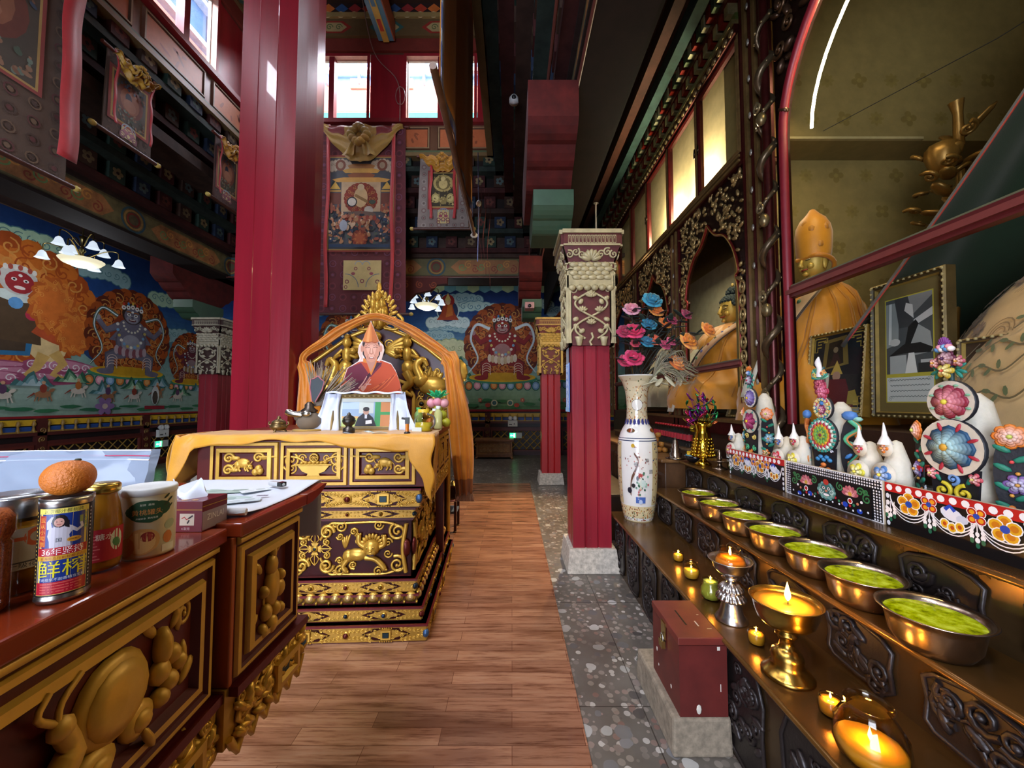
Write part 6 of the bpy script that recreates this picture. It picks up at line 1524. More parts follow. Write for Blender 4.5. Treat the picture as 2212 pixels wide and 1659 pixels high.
# ------------------------------------------------------------------ statues
SKIN = '#c8a850'
def head(b, z, s, skin=SKIN):
 """face looking along -X"""
 b.lathe([(.0, z - .13 * s), (.055 * s, z - .12 * s), (.085 * s, z - .07 * s), (.105 * s, z), (.108 * s, z + .06 * s), (.09 * s, z + .13 * s), (.05 * s, z + .165 * s), (0, z + .175 * s)], 20, skin)
 b.tube([(0, 0, z - .2 * s), (0, 0, z - .09 * s)], .055 * s, 10, skin)
 x = -.1 * s
 b.tube([(x, 0, z + .05 * s), (x - .02 * s, 0, z), (x - .03 * s, 0, z - .022 * s), (x - .008 * s, 0, z - .035 * s)], [.011 * s, .014 * s, .02 * s, .012 * s], 7, skin)
 for q in (-1, 1):
  b.tube(bez([(x + .004 * s, q * .018 * s, z + .042 * s), (x + .0 * s, q * .045 * s, z + .054 * s), (x + .025 * s, q * .078 * s, z + .042 * s)], 4), .005 * s, 5, '#4a3a20')
  b.ball(x + .012 * s, q * .044 * s, z + .022 * s, .012 * s, .028 * s, .011 * s, 9, 5, mixc(skin, '#ffffff', .15)); b.tube(bez([(x + .002 * s, q * .02 * s, z + .018 * s), (x - .001 * s, q * .045 * s, z + .013 * s), (x + .016 * s, q * .07 * s, z + .019 * s)], 4), .0035 * s, 5, '#3a2a18')
  b.ball(.01 * s, q * .108 * s, z - .02 * s, .022 * s, .012 * s, .06 * s, 8, 5, skin)
  b.ball(x + .03 * s, q * .05 * s, z - .035 * s, .03 * s, .03 * s, .03 * s, 8, 5, skin)
 b.tube(bez([(x + .016 * s, -.032 * s, z - .06 * s), (x - .004 * s, -.012 * s, z - .066 * s), (x - .006 * s, 0, z - .063 * s), (x - .004 * s, .012 * s, z - .066 * s), (x + .016 * s, .032 * s, z - .06 * s)], 4), .007 * s, 5, '#9a3a2a')
 b.ball(x + .02 * s, 0, z - .1 * s, .025 * s, .03 * s, .02 * s, 8, 5, skin)
STAT = pm('gilt_face', .45, .25, var=.08)
def robe(b, z0, z1, rx, ry, c, seed, sh=.78):
 """seated robed body: wide lap narrowing to sloping shoulders"""
 H = z1 - z0
 prof = [(1., 0), (1.02, .12), (.95, .26), (.74, .36), (.6, .5), (.58, .66), (.55, .78), (.44, .88), (.26, .96), (.1, 1.)]
 vs = []; n = 36
 def fn(u, v):
  k = v * (len(prof) - 1); i = min(int(k), len(prof) - 2); f = k - i
  r = prof[i][0] * (1 - f) + prof[i + 1][0] * f; z = prof[i][1] * (1 - f) + prof[i + 1][1] * f
  a = 2 * pi * u
  w = 1 + .05 * sin(a * 9 + seed + z * 7) * (1 - z * .7) + .03 * sin(a * 17 + z * 13) + .02 * sin(a * 5 - z * 21)
  return (rx * r * w * cos(a), ry * r * w * sin(a), z0 + H * z)
 b.grid(n * 2, 24, fn, c)
 for k in range(16):
  u = k / 16; b.tube([(lambda p: (p[0] * 1.005, p[1] * 1.005, p[2]))(fn(u + .03 * sin(v * 5 + k), v)) for v in [.12 + .07 * i for i in range(11)]], [.004 + .012 * sin(pi * i / 10) for i in range(11)], 6, mixc(c, '#7a4008', .25))
def collar(b, z0, z1, rx, ry, c, edge):
 """brocade band falling from both shoulders to the lap in front"""
 for q in (-1, 1):
  pts = bez([(.0, q * ry * .3, z1 - .01), (-rx * .36, q * ry * .34, z0 + (z1 - z0) * .83), (-rx * .62, q * ry * .2, z0 + (z1 - z0) * .62), (-rx * .72, q * ry * .02, z0 + (z1 - z0) * .4)], 6)
  b.tube(pts, [.085] * len(pts), 8, c, flat=.3);
  for e in (-1, 1): b.tube([(x - .012, y + e * .075, z - e * q * .02) for x, y, z in pts], .008, 5, edge)
  for k in range(1, len(pts) - 1, 2): x, y, z = pts[k]; b.ball(x - .03, y, z, .012, .02, .02, 7, 4, ['#8a3a3a', '#4a7a5a', '#5a5a9a'][k % 3])
def statue(name, label, loc, s, kind, zc, ry=.68):
 t = thing(name, label, 'statue', loc, group='seated statues in the shrine')
 b = MB(); head(b, zc + .16 * s, s)
 if kind == 'buddha': b.ball(-.098 * s, 0, zc + .22 * s, .008, .012 * s, .012 * s, 7, 4, '#2a3a5a')
 # hands in the lap
 for q in (-1, 1):
  b.tube(bez([(-.3 * s, q * .2 * s, .42 * s), (-.42 * s, q * .1 * s, .38 * s), (-.46 * s, q * .01 * s, .38 * s)], 5), [.045 * s] * 6 + [.04 * s] * 5, 8, SKIN)
  for f in range(4): b.tube([(-.46 * s, -q * .0, .37 * s + .012 * f * s), (-.48 * s, -q * .07 * s, .37 * s + .012 * f * s), (-.47 * s, -q * (.11 - .01 * f) * s, .375 * s + .012 * f * s)], .009 * s, 5, SKIN)
  b.tube([(-.45 * s, q * .03 * s, .4 * s), (-.475 * s, -q * .01 * s, .45 * s)], .011 * s, 5, SKIN)
 b.build('body', STAT, t)
 b = MB()
 if kind == 'buddha':
  for k in range(9):
   rr = .112 * s * cos(k / 9 * 1.35); z = zc + .21 * s + .11 * s * sin(k / 9 * 1.5); n = max(3, int(rr * 2 * pi / (.03 * s)))
   for i in range(n):
    a = 2 * pi * i / n + k
    if cos(a) < -.55 and k < 3: continue
    b.ball((rr + .004) * cos(a) + .012 * s, (rr + .004) * sin(a), z, .02 * s, None, None, 6, 4, '#26343a')
  b.ball(.012 * s, 0, zc + .25 * s, .105 * s, .105 * s, .09 * s, 14, 7, '#202c32')
  for k in range(4):
   for i in range(9 - 2 * k): a = 2 * pi * i / (9 - 2 * k) + k; r2 = .055 * s * cos(k / 4 * 1.5); b.ball(.02 * s + r2 * cos(a), r2 * sin(a), zc + .35 * s + .06 * s * sin(k / 4 * 1.5), .018 * s, None, None, 6, 4, '#26343a')
  b.ball(.02 * s, 0, zc + .36 * s, .05 * s, .05 * s, .06 * s, 8, 5, '#202c32'); b.ball(.02 * s, 0, zc + .44 * s, .016 * s, .016 * s, .022 * s, 7, 5, '#b8a060')
  b.build('curled_hair', MATTE, t)
  for q in (-1, 1):
   b = MB('#c8a850'); b.tube([(0, q * .11 * s, zc + .08 * s), (0, q * .115 * s, zc + .02 * s)], .008 * s, 5); b.lathe([(0, 0), (.001, 0)], 3); b.build('earring', GOLD, t)
 elif kind == 'hat':
  b.c('#cf8a1c')
  b.lathe([(.122 * s, zc + .20 * s), (.13 * s, zc + .24 * s), (.138 * s, zc + .33 * s), (.14 * s, zc + .42 * s), (.128 * s, zc + .5 * s), (.1 * s, zc + .56 * s), (.055 * s, zc + .61 * s), (.02 * s, zc + .66 * s), (0, zc + .67 * s)], 24, mod=lambda a, z: 1 + .015 * sin(a * 11 + z * 20))
  for i, (a, z, rh) in enumerate(((3.0, .34, .1385), (3.9, .44, .138), (4.4, .3, .135), (3.4, .5, .128), (2.4, .42, .14), (4.9, .45, .137))):
   for k in range(3): b.ball((rh - .036) * s * cos(a), (rh - .036) * s * sin(a), zc + z * s, (.0372 + .0006 * k) * s, (.048 - .015 * k) * s, (.052 - .016 * k) * s, 9, 5, ['#b8781e', '#cc8c28', '#b47018'][k])
  b.tube(bez([(-.12 * s, .05 * s, zc + .2 * s), (-.05 * s, -.12 * s, zc + .2 * s), (.1 * s, -.1 * s, zc + .14 * s), (.13 * s, 0, zc + .0)], 4), .02 * s, 6, '#c27a18')
  b.build('pointed_hat', SILK, t)
 b = MB(); robe(b, 0, zc + .03 * s, .62 * s, ry * s, '#c88418' if kind != 'draped' else '#a8a290', len(label)); b.build('robe', SILK, t)
 b = MB(); collar(b, 0, zc + .02 * s, .62 * s, ry * s, '#b89878' if kind == 'hat' else '#a87a5a', '#3a2a24'); b.build('brocade_collar', SILK, t)
 b = MB('#c8bca0'); b.grid(6, 14, lambda u, v: (-.1 * s - .55 * s * v ** .6 - .02 * sin(u * 12), (-.05 + u * .16) * s, zc * .6 - .75 * s * v ** 1.6 + .2 * s), '#c8c0a8'); b.build('white_scarf', CLOTH, t, solid=.004)
 b = MB(); b.lathe([(.5 * s, 0), (.54 * s, .02), (.5 * s, .06), (.44 * s, .08)], 24, '#7a2a22');
 b.build('lotus_cushion', SATIN, t)
 return t
statue('statue', 'smiling golden Buddha statue with blue curled hair in orange robes behind arched glass', (2.42, 4.2, ZB + .08), 1.05, 'buddha', .90, .62)
statue('statue', 'golden faced statue in a tall orange pointed hat in the near shrine bay', (2.38, 2.98, ZB), .86, 'hat', 1.10, .56)
statue('statue', 'statue wrapped in pale cloth behind the flower bouquet in the middle bay', (2.45, 5.52, ZB + .08), .95, 'draped', .95, .65)
# lap and cape of the very large seated statue, mostly outside the picture
t = thing('large_statue', 'lap and cape of a huge seated statue in cream brocade at the right edge', 'statue', (3.0, 1.3, ZB))
b = MB('#d8b888'); ex, ey, ez = .95, 1.05, 1.02
b.ball(-.1, .0, 0, ex, ey, ez, 48, 24, half=True)
b.map = lambda u, v, z: (-.1 + (ex + .004 + z) * cos(v) * cos(u), (ey + .004 + z) * cos(v) * sin(u), (ez + .004 + z) * sin(v)); b.eps = 1e-5; b.strip = .06; rnd = random.Random(6)
for i in range(130):
 u = rnd.uniform(2.3, 5.2); v = rnd.uniform(.1, 1.2); r = rnd.uniform(.03, .06)
 if i % 3 == 0:
  for k in range(8): a = k * pi / 4; b.disc(u + r * .7 * cos(a) / max(.3, cos(v)), v + r * .7 * sin(a), r * .45 / max(.3, cos(v)), r * .3, '#6a4028', 7, a)
  b.disc(u, v, r * .5 / max(.3, cos(v)), r * .5, '#8a6a48', 9); b.disc(u, v, r * .25 / max(.3, cos(v)), r * .25, '#5a4a5a', 8)
 elif i % 3 == 1: b.stroke(bez([(u, v), (u + .1, v + .08), (u + .22, v + .05), (u + .3, v + .12)], 5), .008, '#6a5a38'); [b.disc(u + .04 * k, v + .05 + .03 * (k % 2), .022, .01, '#5a6a40', 7, k) for k in range(6)]
 else: [b.arc(u, v, .03 + .02 * k, 0, pi, .006, '#8a6a3c', 8) for k in range(3)]
b.map = None; b.build('brocade_lap', SILK, t)
b = MB('#24402c');
def cape(u, v):
 a = .5 + u * 2.0; z = .5 + 2.1 * v; r = 1.42 - 1.2 * v - .04 * sin(v * pi)
 return (r * cos(a) * (1 + .02 * sin(a * 12)), r * sin(a) * (1 + .02 * sin(a * 12)), z)
b.grid(40, 16, cape, colfn=lambda u, v: '#982c26' if u > .965 else ('#1c2f6a' if u > .92 else '#1a3322')); b.build('green_cape', CLOTH, t, solid=.006)
b = MB('#b88a30'); b.lathe([(.5, 1.9), (.48, 2.2), (.36, 2.5), (.14, 2.7), (0, 2.72)], 24, mod=lambda a, z: 1 + .04 * sin(a * 10 + z * 9)); b.build('golden_robe', GOLDP, t)
# gilded lotus stalk
t = thing('gilded_lotus', 'gilded lotus stalk with curling leaves beside the huge statue', 'ornament', (2.95, 2.56, ZB))
b = MB('#8f6c34'); b.tube(bez([(0, 0, 0), (.03, 0, .7), (.1, 0, 1.3), (.12, 0, 1.75)], 6), .022, 7)
for i in range(22):
 z = .95 + i * .04; a = i * 2.3; b.push(Tr(.05, 0, z) @ Rz(a) @ Ry(-.5 - .3 * sin(i))); b.leaf(0, 0, .22 - .004 * i, .09, 0, .018); b.scroll(.2, .02, .045, 1.2, 0, 1, .3); b.pop()
b.lathe([(.02, 1.70), (.06, 1.74), (.085, 1.84), (.08, 1.9), (.03, 1.93)], 14, mod=lambda a, z: 1 + .08 * cos(a * 6)); b.tube([(.12, 0, 1.9), (.1, -.02, 2.12), (.08, -.03, 2.2)], [.03, .025, .04], 8); [b.leaf(.12, 0, .2, .07, a, .02, None, 1.78) for a in (2.4, 3.6, 4.8, .4)]
for q in (-1, 1): b.push(Tr(.12, 0, 1.94) @ Rz(q * 1.2) @ Ry(-.7)); b.leaf(0, 0, .24, .07, 0, .015); b.pop()
b.build('gilded_leaves', GOLD, t)
# ------------------------------------------------------------------ framed pictures in the bays
def framed(label, X, y0, y1, z0, z1, fw, fc, paint, lean=.12):
 t = thing('framed_picture', label, 'picture', (X, y1, z0))
 M = plane((0, 0, 0), (0, -1, 0), (0, 0, 1)) @ Rx(-lean); w = y1 - y0; h = z1 - z0
 b = MB(fc); b.M = M; b.molding(0, 0, w, h, [(0, -.03), (0, .02), (fw * .25, .028), (fw * .5, .018), (fw * .8, .02), (fw, .004)], cols=[fc, mixc(fc, '#c8a850', .3), fc, mixc(fc, '#000000', .2), mixc(fc, '#c8a850', .5)])
 n = int(h / .03)
 for i in range(n):
  for x in (fw * .3, w - fw * .3): b.ball(x, (i + .5) * h / n, .026, .008, .01, .006, 6, 3, mixc(fc, '#d8c890', .5))
 for i in range(int(w / .03)):
  for y in (fw * .3, h - fw * .3): b.ball((i + .5) * w / int(w / .03), y, .026, .01, .008, .006, 6, 3, mixc(fc, '#d8c890', .5))
 b.box(.005, w - .005, .005, h - .005, -.032, -.01, '#3a2a1c'); b.build('moulded_frame', WOOD, t)
 b = MB(); b.M = M; b.lay = .003; b.eps = 4e-5; paint(b, fw, fw, w - fw, h - fw); b.build('print', PAPER, t)
 return t
def bw(b, x0, y0, x1, y1):
 b.rect(x0, y0, x1, y1, '#6f6238'); w = x1 - x0; h = y1 - y0
 a, c, d, e = x0 + w * .13, y0 + h * .30, x1 - w * .13, y1 - h * .10
 b.rect(a - .006, y0 + h * .08 - .006, d + .006, e + .006, '#b8b040'); b.rect(a, c, d, e, '#4a5054'); b.rect(a, y0 + h * .08, d, c - .02, '#c8d0d4')
 W = d - a; H = e - c; P = lambda u, v: (a + u * W, c + v * H)
 b.poly([P(0, .35), P(.28, .4), P(.3, .95), P(0, .95)], '#8a9498'); b.poly([P(.05, .4), P(.12, .4), P(.14, .95), P(.08, .95)], '#c8d0d4'); b.poly([P(.3, .6), P(.62, .6), P(.5, 1), P(.2, 1)], '#3a3e42')
 b.poly([P(.6, .75), P(1, .95), P(1, 1), P(.5, 1)], '#8a8e90'); b.poly([P(.42, .82), P(.62, .7), P(.6, .88), P(.46, .92)], '#d0d4d6'); b.poly([P(.62, .68), P(1, .8), P(1, .7), P(.62, .6)], '#c8ccd0')
 b.poly([P(.4, .35), P(.7, .62), P(.95, .5), P(1, .25), P(.6, .22)], '#9aa0a2'); b.poly([P(.5, .6), P(.66, .68), P(.72, .62), P(.55, .38), P(.4, .3)], '#15181a'); b.poly([P(.05, .24), P(.4, .38), P(.75, .38), P(1, .3), P(.95, .24), P(.4, .26)], '#181a1c')
 b.disc(a + .2 * W, c + .42 * H, .12 * W, .05 * H, '#c0c4c6', 12); b.rect(a + .08 * W, c, a + .45 * W, c + .24 * H, '#a8b0b4'); b.poly([P(.42, .0), P(.68, 0), P(.62, .26), P(.5, .26)], '#dfe3e5'); b.rect(a + .7 * W, c, d, c + .12 * H, '#2a2e30'); b.rect(a + .75 * W, c + .12 * H, d, c + .16 * H, '#b8bcc0')
 for i in range(4): b.stroke([(a + W * .08 + W * .84 * k / 40, c - .035 - i * .03 + .003 * sin(k * 1.9 + i)) for k in range(41)], .0035, '#5a6468')
 for x, y in ((a + .02, c - .035), (d - .02, c - .035), (a + .02, y0 + h * .08 + .015), (d - .02, y0 + h * .08 + .015)): b.spiral(x, y, .014, 1.5, 0, 1, .002, '#7a8488')
def monkpic(b, x0, y0, x1, y1):
 w = x1 - x0; h = y1 - y0; P = lambda u, v: (x0 + u * w, y0 + v * h); b.rect(x0, y0, x1, y1, '#1a2028')
 b.poly([P(.2, .55), P(.72, .6), P(.66, .97), P(.24, .94)], '#7a6a38'); b.poly([P(.28, .58), P(.62, .62), P(.58, .92), P(.32, .9)], '#242018'); b.disc(*P(.46, .8), .05 * w, .04 * h, '#8a7a60', 10); b.poly([P(.36, .6), P(.58, .62), P(.5, .76), P(.42, .75)], '#3a2422')
 b.poly([P(.38, .48), P(.62, .48), P(.5, .66)], '#b8a050'); b.disc(*P(.5, .46), .08 * w, .06 * h, '#a8887a', 12); b.poly([P(.2, .06), P(.85, .06), P(.68, .42), P(.36, .42)], '#5a1a2a'); b.poly([P(.15, .1), P(.34, .12), P(.36, .5), P(.2, .52)], '#c8ccd0'); b.disc(*P(.14, .5), .06 * w, .03 * h, '#d0d4d4', 9)
 b.poly([P(.72, .1), P(.95, .1), P(.86, .28), P(.74, .26)], '#9a8a40'); b.rect(*P(.05, .0), *P(.95, .07), '#8a9498')
 for u in (0, 1):
  for v in (0, 1):
   X = lambda q: x0 + (q if not u else 1 - q) * w
   Yy = lambda q: y0 + (q if not v else 1 - q) * h
   for p in ([(0.02, .02), (.25, .02), (.25, .06), (.08, .06), (.08, .1), (.16, .1)], [(.02, .02), (.02, .2), (.08, .2), (.08, .14), (.16, .14)], [(.28, .02), (.28, .08), (.2, .08)]): b.stroke([(X(q[0]), Yy(q[1])) for q in p], .008, '#b8a048')
def dullpic(c1, c2):
 def f(b, x0, y0, x1, y1):
  w = x1 - x0; h = y1 - y0; b.rect(x0, y0, x1, y1, c1)
  for i in range(5):
   b.disc(x0 + w * (.15 + .17 * i), y0 + h * (.55 - .08 * (i % 2)), w * .07, h * .16, c2, 10); b.disc(x0 + w * (.15 + .17 * i), y0 + h * (.76 - .08 * (i % 2)), w * .04, h * .05, mixc(c2, '#ffffff', .2), 8)
  b.rect(x0, y0, x1, y0 + h * .25, mixc(c1, '#000000', .3))
 return f
framed('black and white photograph of a seated figure in a dark carved frame, with caption', 2.14, 1.87, 2.27, 1.36, 2.13, .035, '#4a3e24', bw, .03)
framed('framed picture of a monk in a yellow hat with gold key pattern corners', 2.1, 2.29, 2.73, 1.36, 1.92, .022, '#8a6a2c', monkpic, .1)
framed('dull brown framed picture at the right edge behind the nearest tall butter sculpture', 2.1, 1.2, 1.80, 1.34, 1.74, .02, '#6a5a4a', dullpic('#3a2c20', '#5a4834'), .05)
framed('dark framed picture leaning at the right side of the Buddha bay', 2.08, 3.12, 3.3, 1.3, 1.62, .02, '#4a3020', dullpic('#5a4a58', '#8a5a4a'), .2)
framed('brown framed picture leaning in the middle of the Buddha bay', 2.1, 3.36, 3.75, 1.3, 1.6, .03, '#8a6a40', dullpic('#6a5a44', '#a8906a'), .3)
framed('pale framed picture leaning in the bay behind the gold vase', 2.1, 4.6, 5.0, 1.3, 1.62, .025, '#a8906a', dullpic('#a8a088', '#7a7a6a'), .35)
# ------------------------------------------------------------------ gilded throne altar in the middle
GC = '#c89c3e'; GC2 = '#ac8230'
def gemband(b, x0, x1, y0, y1, n, gems, sq=True):
 """carved gilded band: diamonds with stones between corner scrolls"""
 h = y1 - y0; q = (x1 - x0) / n; ym = (y0 + y1) / 2
 b.box(x0, x1, y0, y1, -.01, 0, '#4a0f10'); b.box(x0, x1, y0, y0 + .07 * h, 0, .006, GC2); b.box(x0, x1, y1 - .07 * h, y1, 0, .006, GC2)
 for i in range(n):
  c = x0 + (i + .5) * q
  w = min(q * .3, h * 1.5)
  b.prism([(c - w, ym), (c, y0 + .06 * h), (c + w, ym), (c, y1 - .06 * h)], -.004, .006, GC2)
  for s in (-1, 1):
   for k in range(3): b.scroll(c + s * w * (.3 + .24 * k), ym + (h * .2 if k % 2 else -h * .2) * (1 - k * .3), h * .17, 1.4, k * 2, s if k % 2 else -s, .28, GC, .004, 10)
   b.ball(c + s * w * 1.02, ym, .006, h * .07, h * .07, .008, 6, 3, GC)
  if sq:
   b.molding(c - h * .36, ym - h * .32, c + h * .36, ym + h * .32, [(0, .006), (0, .018), (h * .12, .018), (h * .15, .012)], GC); b.box(c - h * .2, c + h * .2, ym - h * .17, ym + h * .17, .0, .02, gems[0])
   for k in range(6): b.ball(c - h * .4 + k * h * .16, y1 - .04 * h, .01, h * .06, h * .06, .009, 6, 3, GC); b.ball(c - h * .4 + k * h * .16, y0 + .04 * h, .01, h * .06, h * .06, .009, 6, 3, GC)
  else:
   b.ball(c, ym, .006, h * .3, h * .3, .012, 12, 4, GC); b.ball(c, ym, .014, h * .2, h * .2, .014, 10, 5, gems[0])
 for i in range(n + 1):
  w = min(q * .3, h * 1.5)
  e = x0 + i * q
  for s, lim in ((-1, i > 0), (1, i < n)):
   if not lim: continue
   ww = q * .5 - w * .45
   b.prism([(e, y0 + .03 * h), (e + s * ww * .95, y0 + .03 * h), (e + s * ww * .5, ym), (e + s * ww * .95, y1 - .03 * h), (e, y1 - .03 * h)][::s], -.004, .005, GC2)
   for k in range(6):
    for v in (-1, 1): b.scroll(e + s * ww * (.12 + .135 * k), ym + v * h * (.18 + .04 * k), h * .15, 1.4, k, s * v, .3, GC, .004, 9)
  if 0 < i < n: b.ball(e, ym, .004, h * .3, h * .33, .012, 12, 4, GC); b.ball(e, ym, .012, h * .2, h * .2, .014, 10, 5, gems[1])
 b.ball(x1 - h * .02, ym, .004, h * .22, h * .3, .014, 10, 5, gems[2]); b.ball(x0 + h * .02, ym, .004, h * .22, h * .3, .014, 10, 5, gems[2])
def lotusband(b, x0, x1, y0, y1):
 h = y1 - y0; n = int((x1 - x0) / .075); b.box(x0, x1, y0, y1, -.01, .0, GC2)
 for i in range(n):
  x = x0 + (i + .5) * (x1 - x0) / n
  b.ball(x, y1 - h * .1, .0, .036, h * .85, .016, 10, 5, GC); b.ball(x, y1 - h * .1, .01, .024, h * .6, .012, 9, 4, mixc(GC, '#ffffff', .1)); b.ball(x + .0375, y0 + h * .1, .004, .008, h * .3, .01, 6, 3, GC)
def lion(b, x, y, s, d=1, c=GC):
 B = lambda u, v, z, a, e, f=None: b.ball(x + d * u * s, y + v * s, z * s, a * s, e * s, (f or min(a, e)) * s, 10, 6, c)
 B(-.34, -.16, .02, .36, .2, .14); B(-.6, -.2, .02, .2, .2, .12); B(.1, .06, .08, .26, .27, .2); B(.12, -.05, .2, .16, .13, .1)
 for k in range(9): a = .3 + k * .3; b.leaf(x + d * (.1 + .2 * cos(a)) * s, y + (.08 + .22 * sin(a)) * s, .2 * s, .11 * s, a if d > 0 else pi - a, .05 * s, c, .06 * s)
 for q in (-1, 1): B(.1 + q * .09, .1, .24, .05, .045, .03); b.ball(x + d * (.1 + q * .09) * s, y + .1 * s, .27 * s, .02 * s, .02 * s, .012 * s, 6, 3, '#3a2410')
 B(.12, .02, .28, .06, .05, .05); b.box(x + d * .12 * s - .1 * s, x + d * .12 * s + .1 * s, y - .13 * s, y - .08 * s, .26 * s, .29 * s, '#2a1410')
 for pts in ([(-.06, .05), (-.28, .2), (-.3, .46)], [(.3, .05), (.48, .16), (.46, .4)], [(-.1, -.25), (.2, -.3), (.42, -.5), (.5, -.62)], [(-.62, -.28), (-.76, -.5), (-.66, -.66)]):
  b.tube(bez([(x + d * u * s, y + v * s, .05 * s) for u, v in pts], 4), [.085 * s] * (4 * (len(pts) - 1)) + [.07 * s], 7, c)
  u, v = pts[-1]
  for k in (-1, 0, 1): b.ball(x + d * (u + k * .05) * s, y + v * s, .07 * s, .04 * s, .05 * s, .05 * s, 6, 4, c)
 for k in range(4): b.leaf(x - d * .72 * s, y + (.0) * s, (.5 - .05 * k) * s, .09 * s, (pi / 2 + .2 * (k - 1.5)) if d > 0 else (pi / 2 - .2 * (k - 1.5)), .04 * s, c)
def vajracross(b, x, y, s, c=GC):
 b.ball(x, y, .0, .16 * s, .16 * s, .1 * s, 12, 5, c); b.ball(x, y, .07 * s, .08 * s, .08 * s, .06 * s, 9, 4, '#1e2c30')
 for k in range(4):
  b.push(Tr(x, y, 0) @ Rz(k * pi / 2))
  b.prism([(.14 * s, -.1 * s), (.26 * s, -.16 * s), (.26 * s, .16 * s), (.14 * s, .1 * s)], 0, .05 * s, c); b.tube([(.2 * s, 0, .03 * s), (.72 * s, 0, .03 * s)], [.035 * s, .02 * s], 6, c)
  for q in (-1, 1): b.tube(bez([(.28 * s, q * .06 * s, .03 * s), (.4 * s, q * .17 * s, .04 * s), (.56 * s, q * .12 * s, .03 * s), (.68 * s, q * .02 * s, .03 * s)], 4), .028 * s, 6, c)
  b.pop()
def beast(b, x, y, s, d=1, c=GC):
 """humped grazing animal with a lowered horned head"""
 b.ball(x, y + .05 * s, 0, .42 * s, .3 * s, .14 * s, 14, 6, c); b.ball(x - d * .3 * s, y - .02 * s, .02 * s, .2 * s, .24 * s, .12 * s, 10, 5, c); b.ball(x + d * .42 * s, y - .14 * s, .07 * s, .18 * s, .15 * s, .13 * s, 10, 5, c); b.ball(x + d * .52 * s, y - .24 * s, .1 * s, .11 * s, .09 * s, .09 * s, 8, 5, c)
 for u, w in ((-.38, -.4), (-.16, -.42), (.18, -.4), (.32, -.44)): b.tube([(x + d * u * s, y - .1 * s, .05 * s), (x + d * (u - .05) * s, y - .28 * s, .06 * s), (x + d * (u + .03) * s, y + w * s, .05 * s)], [.09 * s, .06 * s, .07 * s], 7, c)
 for q in (-1, 1): b.tube(bez([(x + d * (.4 + q * .06) * s, y - .02 * s, .12 * s), (x + d * (.44 + q * .12) * s, y + .1 * s, .14 * s), (x + d * (.5 + q * .1) * s, y + .18 * s, .12 * s)], 4), .025 * s, 5, c); b.ball(x + d * (.42 + q * .07) * s, y - .1 * s, .19 * s, .03 * s, .03 * s, .02 * s, 6, 4, '#3a2410')
 b.tube(bez([(x - d * .46 * s, y + .05 * s, .03 * s), (x - d * .6 * s, y - .1 * s, .04 * s), (x - d * .58 * s, y - .35 * s, .03 * s)], 4), .03 * s, 5, c)
AX = (-.519, 2.387, .008); AR = radians(2.6)
t = thing('throne_altar', 'gilded carved throne altar with a tiered base and three front panels under yellow cloth', 'altar', AX, AR)
MR = '#4c110c'
def tier(name, x0, x1, yf, yb, z0, z1, fn, redtop=True):
 b = MB(MR); b.box(x0, x1, yf, yb, z0, z1)
 if redtop: b.box(x0 - .012, x1 + .012, yf - .012, yb, z1 - .012, z1, '#5c1418')
 p = b.build(name, LACQ, t)
 b = MB(GC); b.push(plane((0, yf, 0), (1, 0, 0), (0, 0, 1))); fn(b, x0, x1, z0 + .008, z1 - .014); b.pop()
 b.push(plane((x1, 0, 0), (0, 1, 0), (0, 0, 1))); fn(b, yf, yb, z0 + .008, z1 - .014); b.pop()
 b.build('gilded_carving', GOLD, p); return p
J = ['#1c3034', '#5c1c14', '#3f5f86']
tier('base_tier', -1.42, 0, 0, 1.42, 0, .105, lambda b, a, c, d, e: gemband(b, a, c, d, e, 3, J, True))
tier('second_tier', -1.395, -.035, .035, 1.4, .105, .19, lambda b, a, c, d, e: gemband(b, a, c, d, e, 3, ['#223a58', '#1c2630', '#5c1c14'], False))
tier('lotus_tier', -1.37, -.07, .07, 1.36, .19, .25, lotusband)
tier('lower_band', -1.36, -.085, .085, 1.35, .25, .335, lambda b, a, c, d, e: gemband(b, a, c, d, e, 3, ['#6a4a14', '#5c1c14', '#1c2c38'], False))
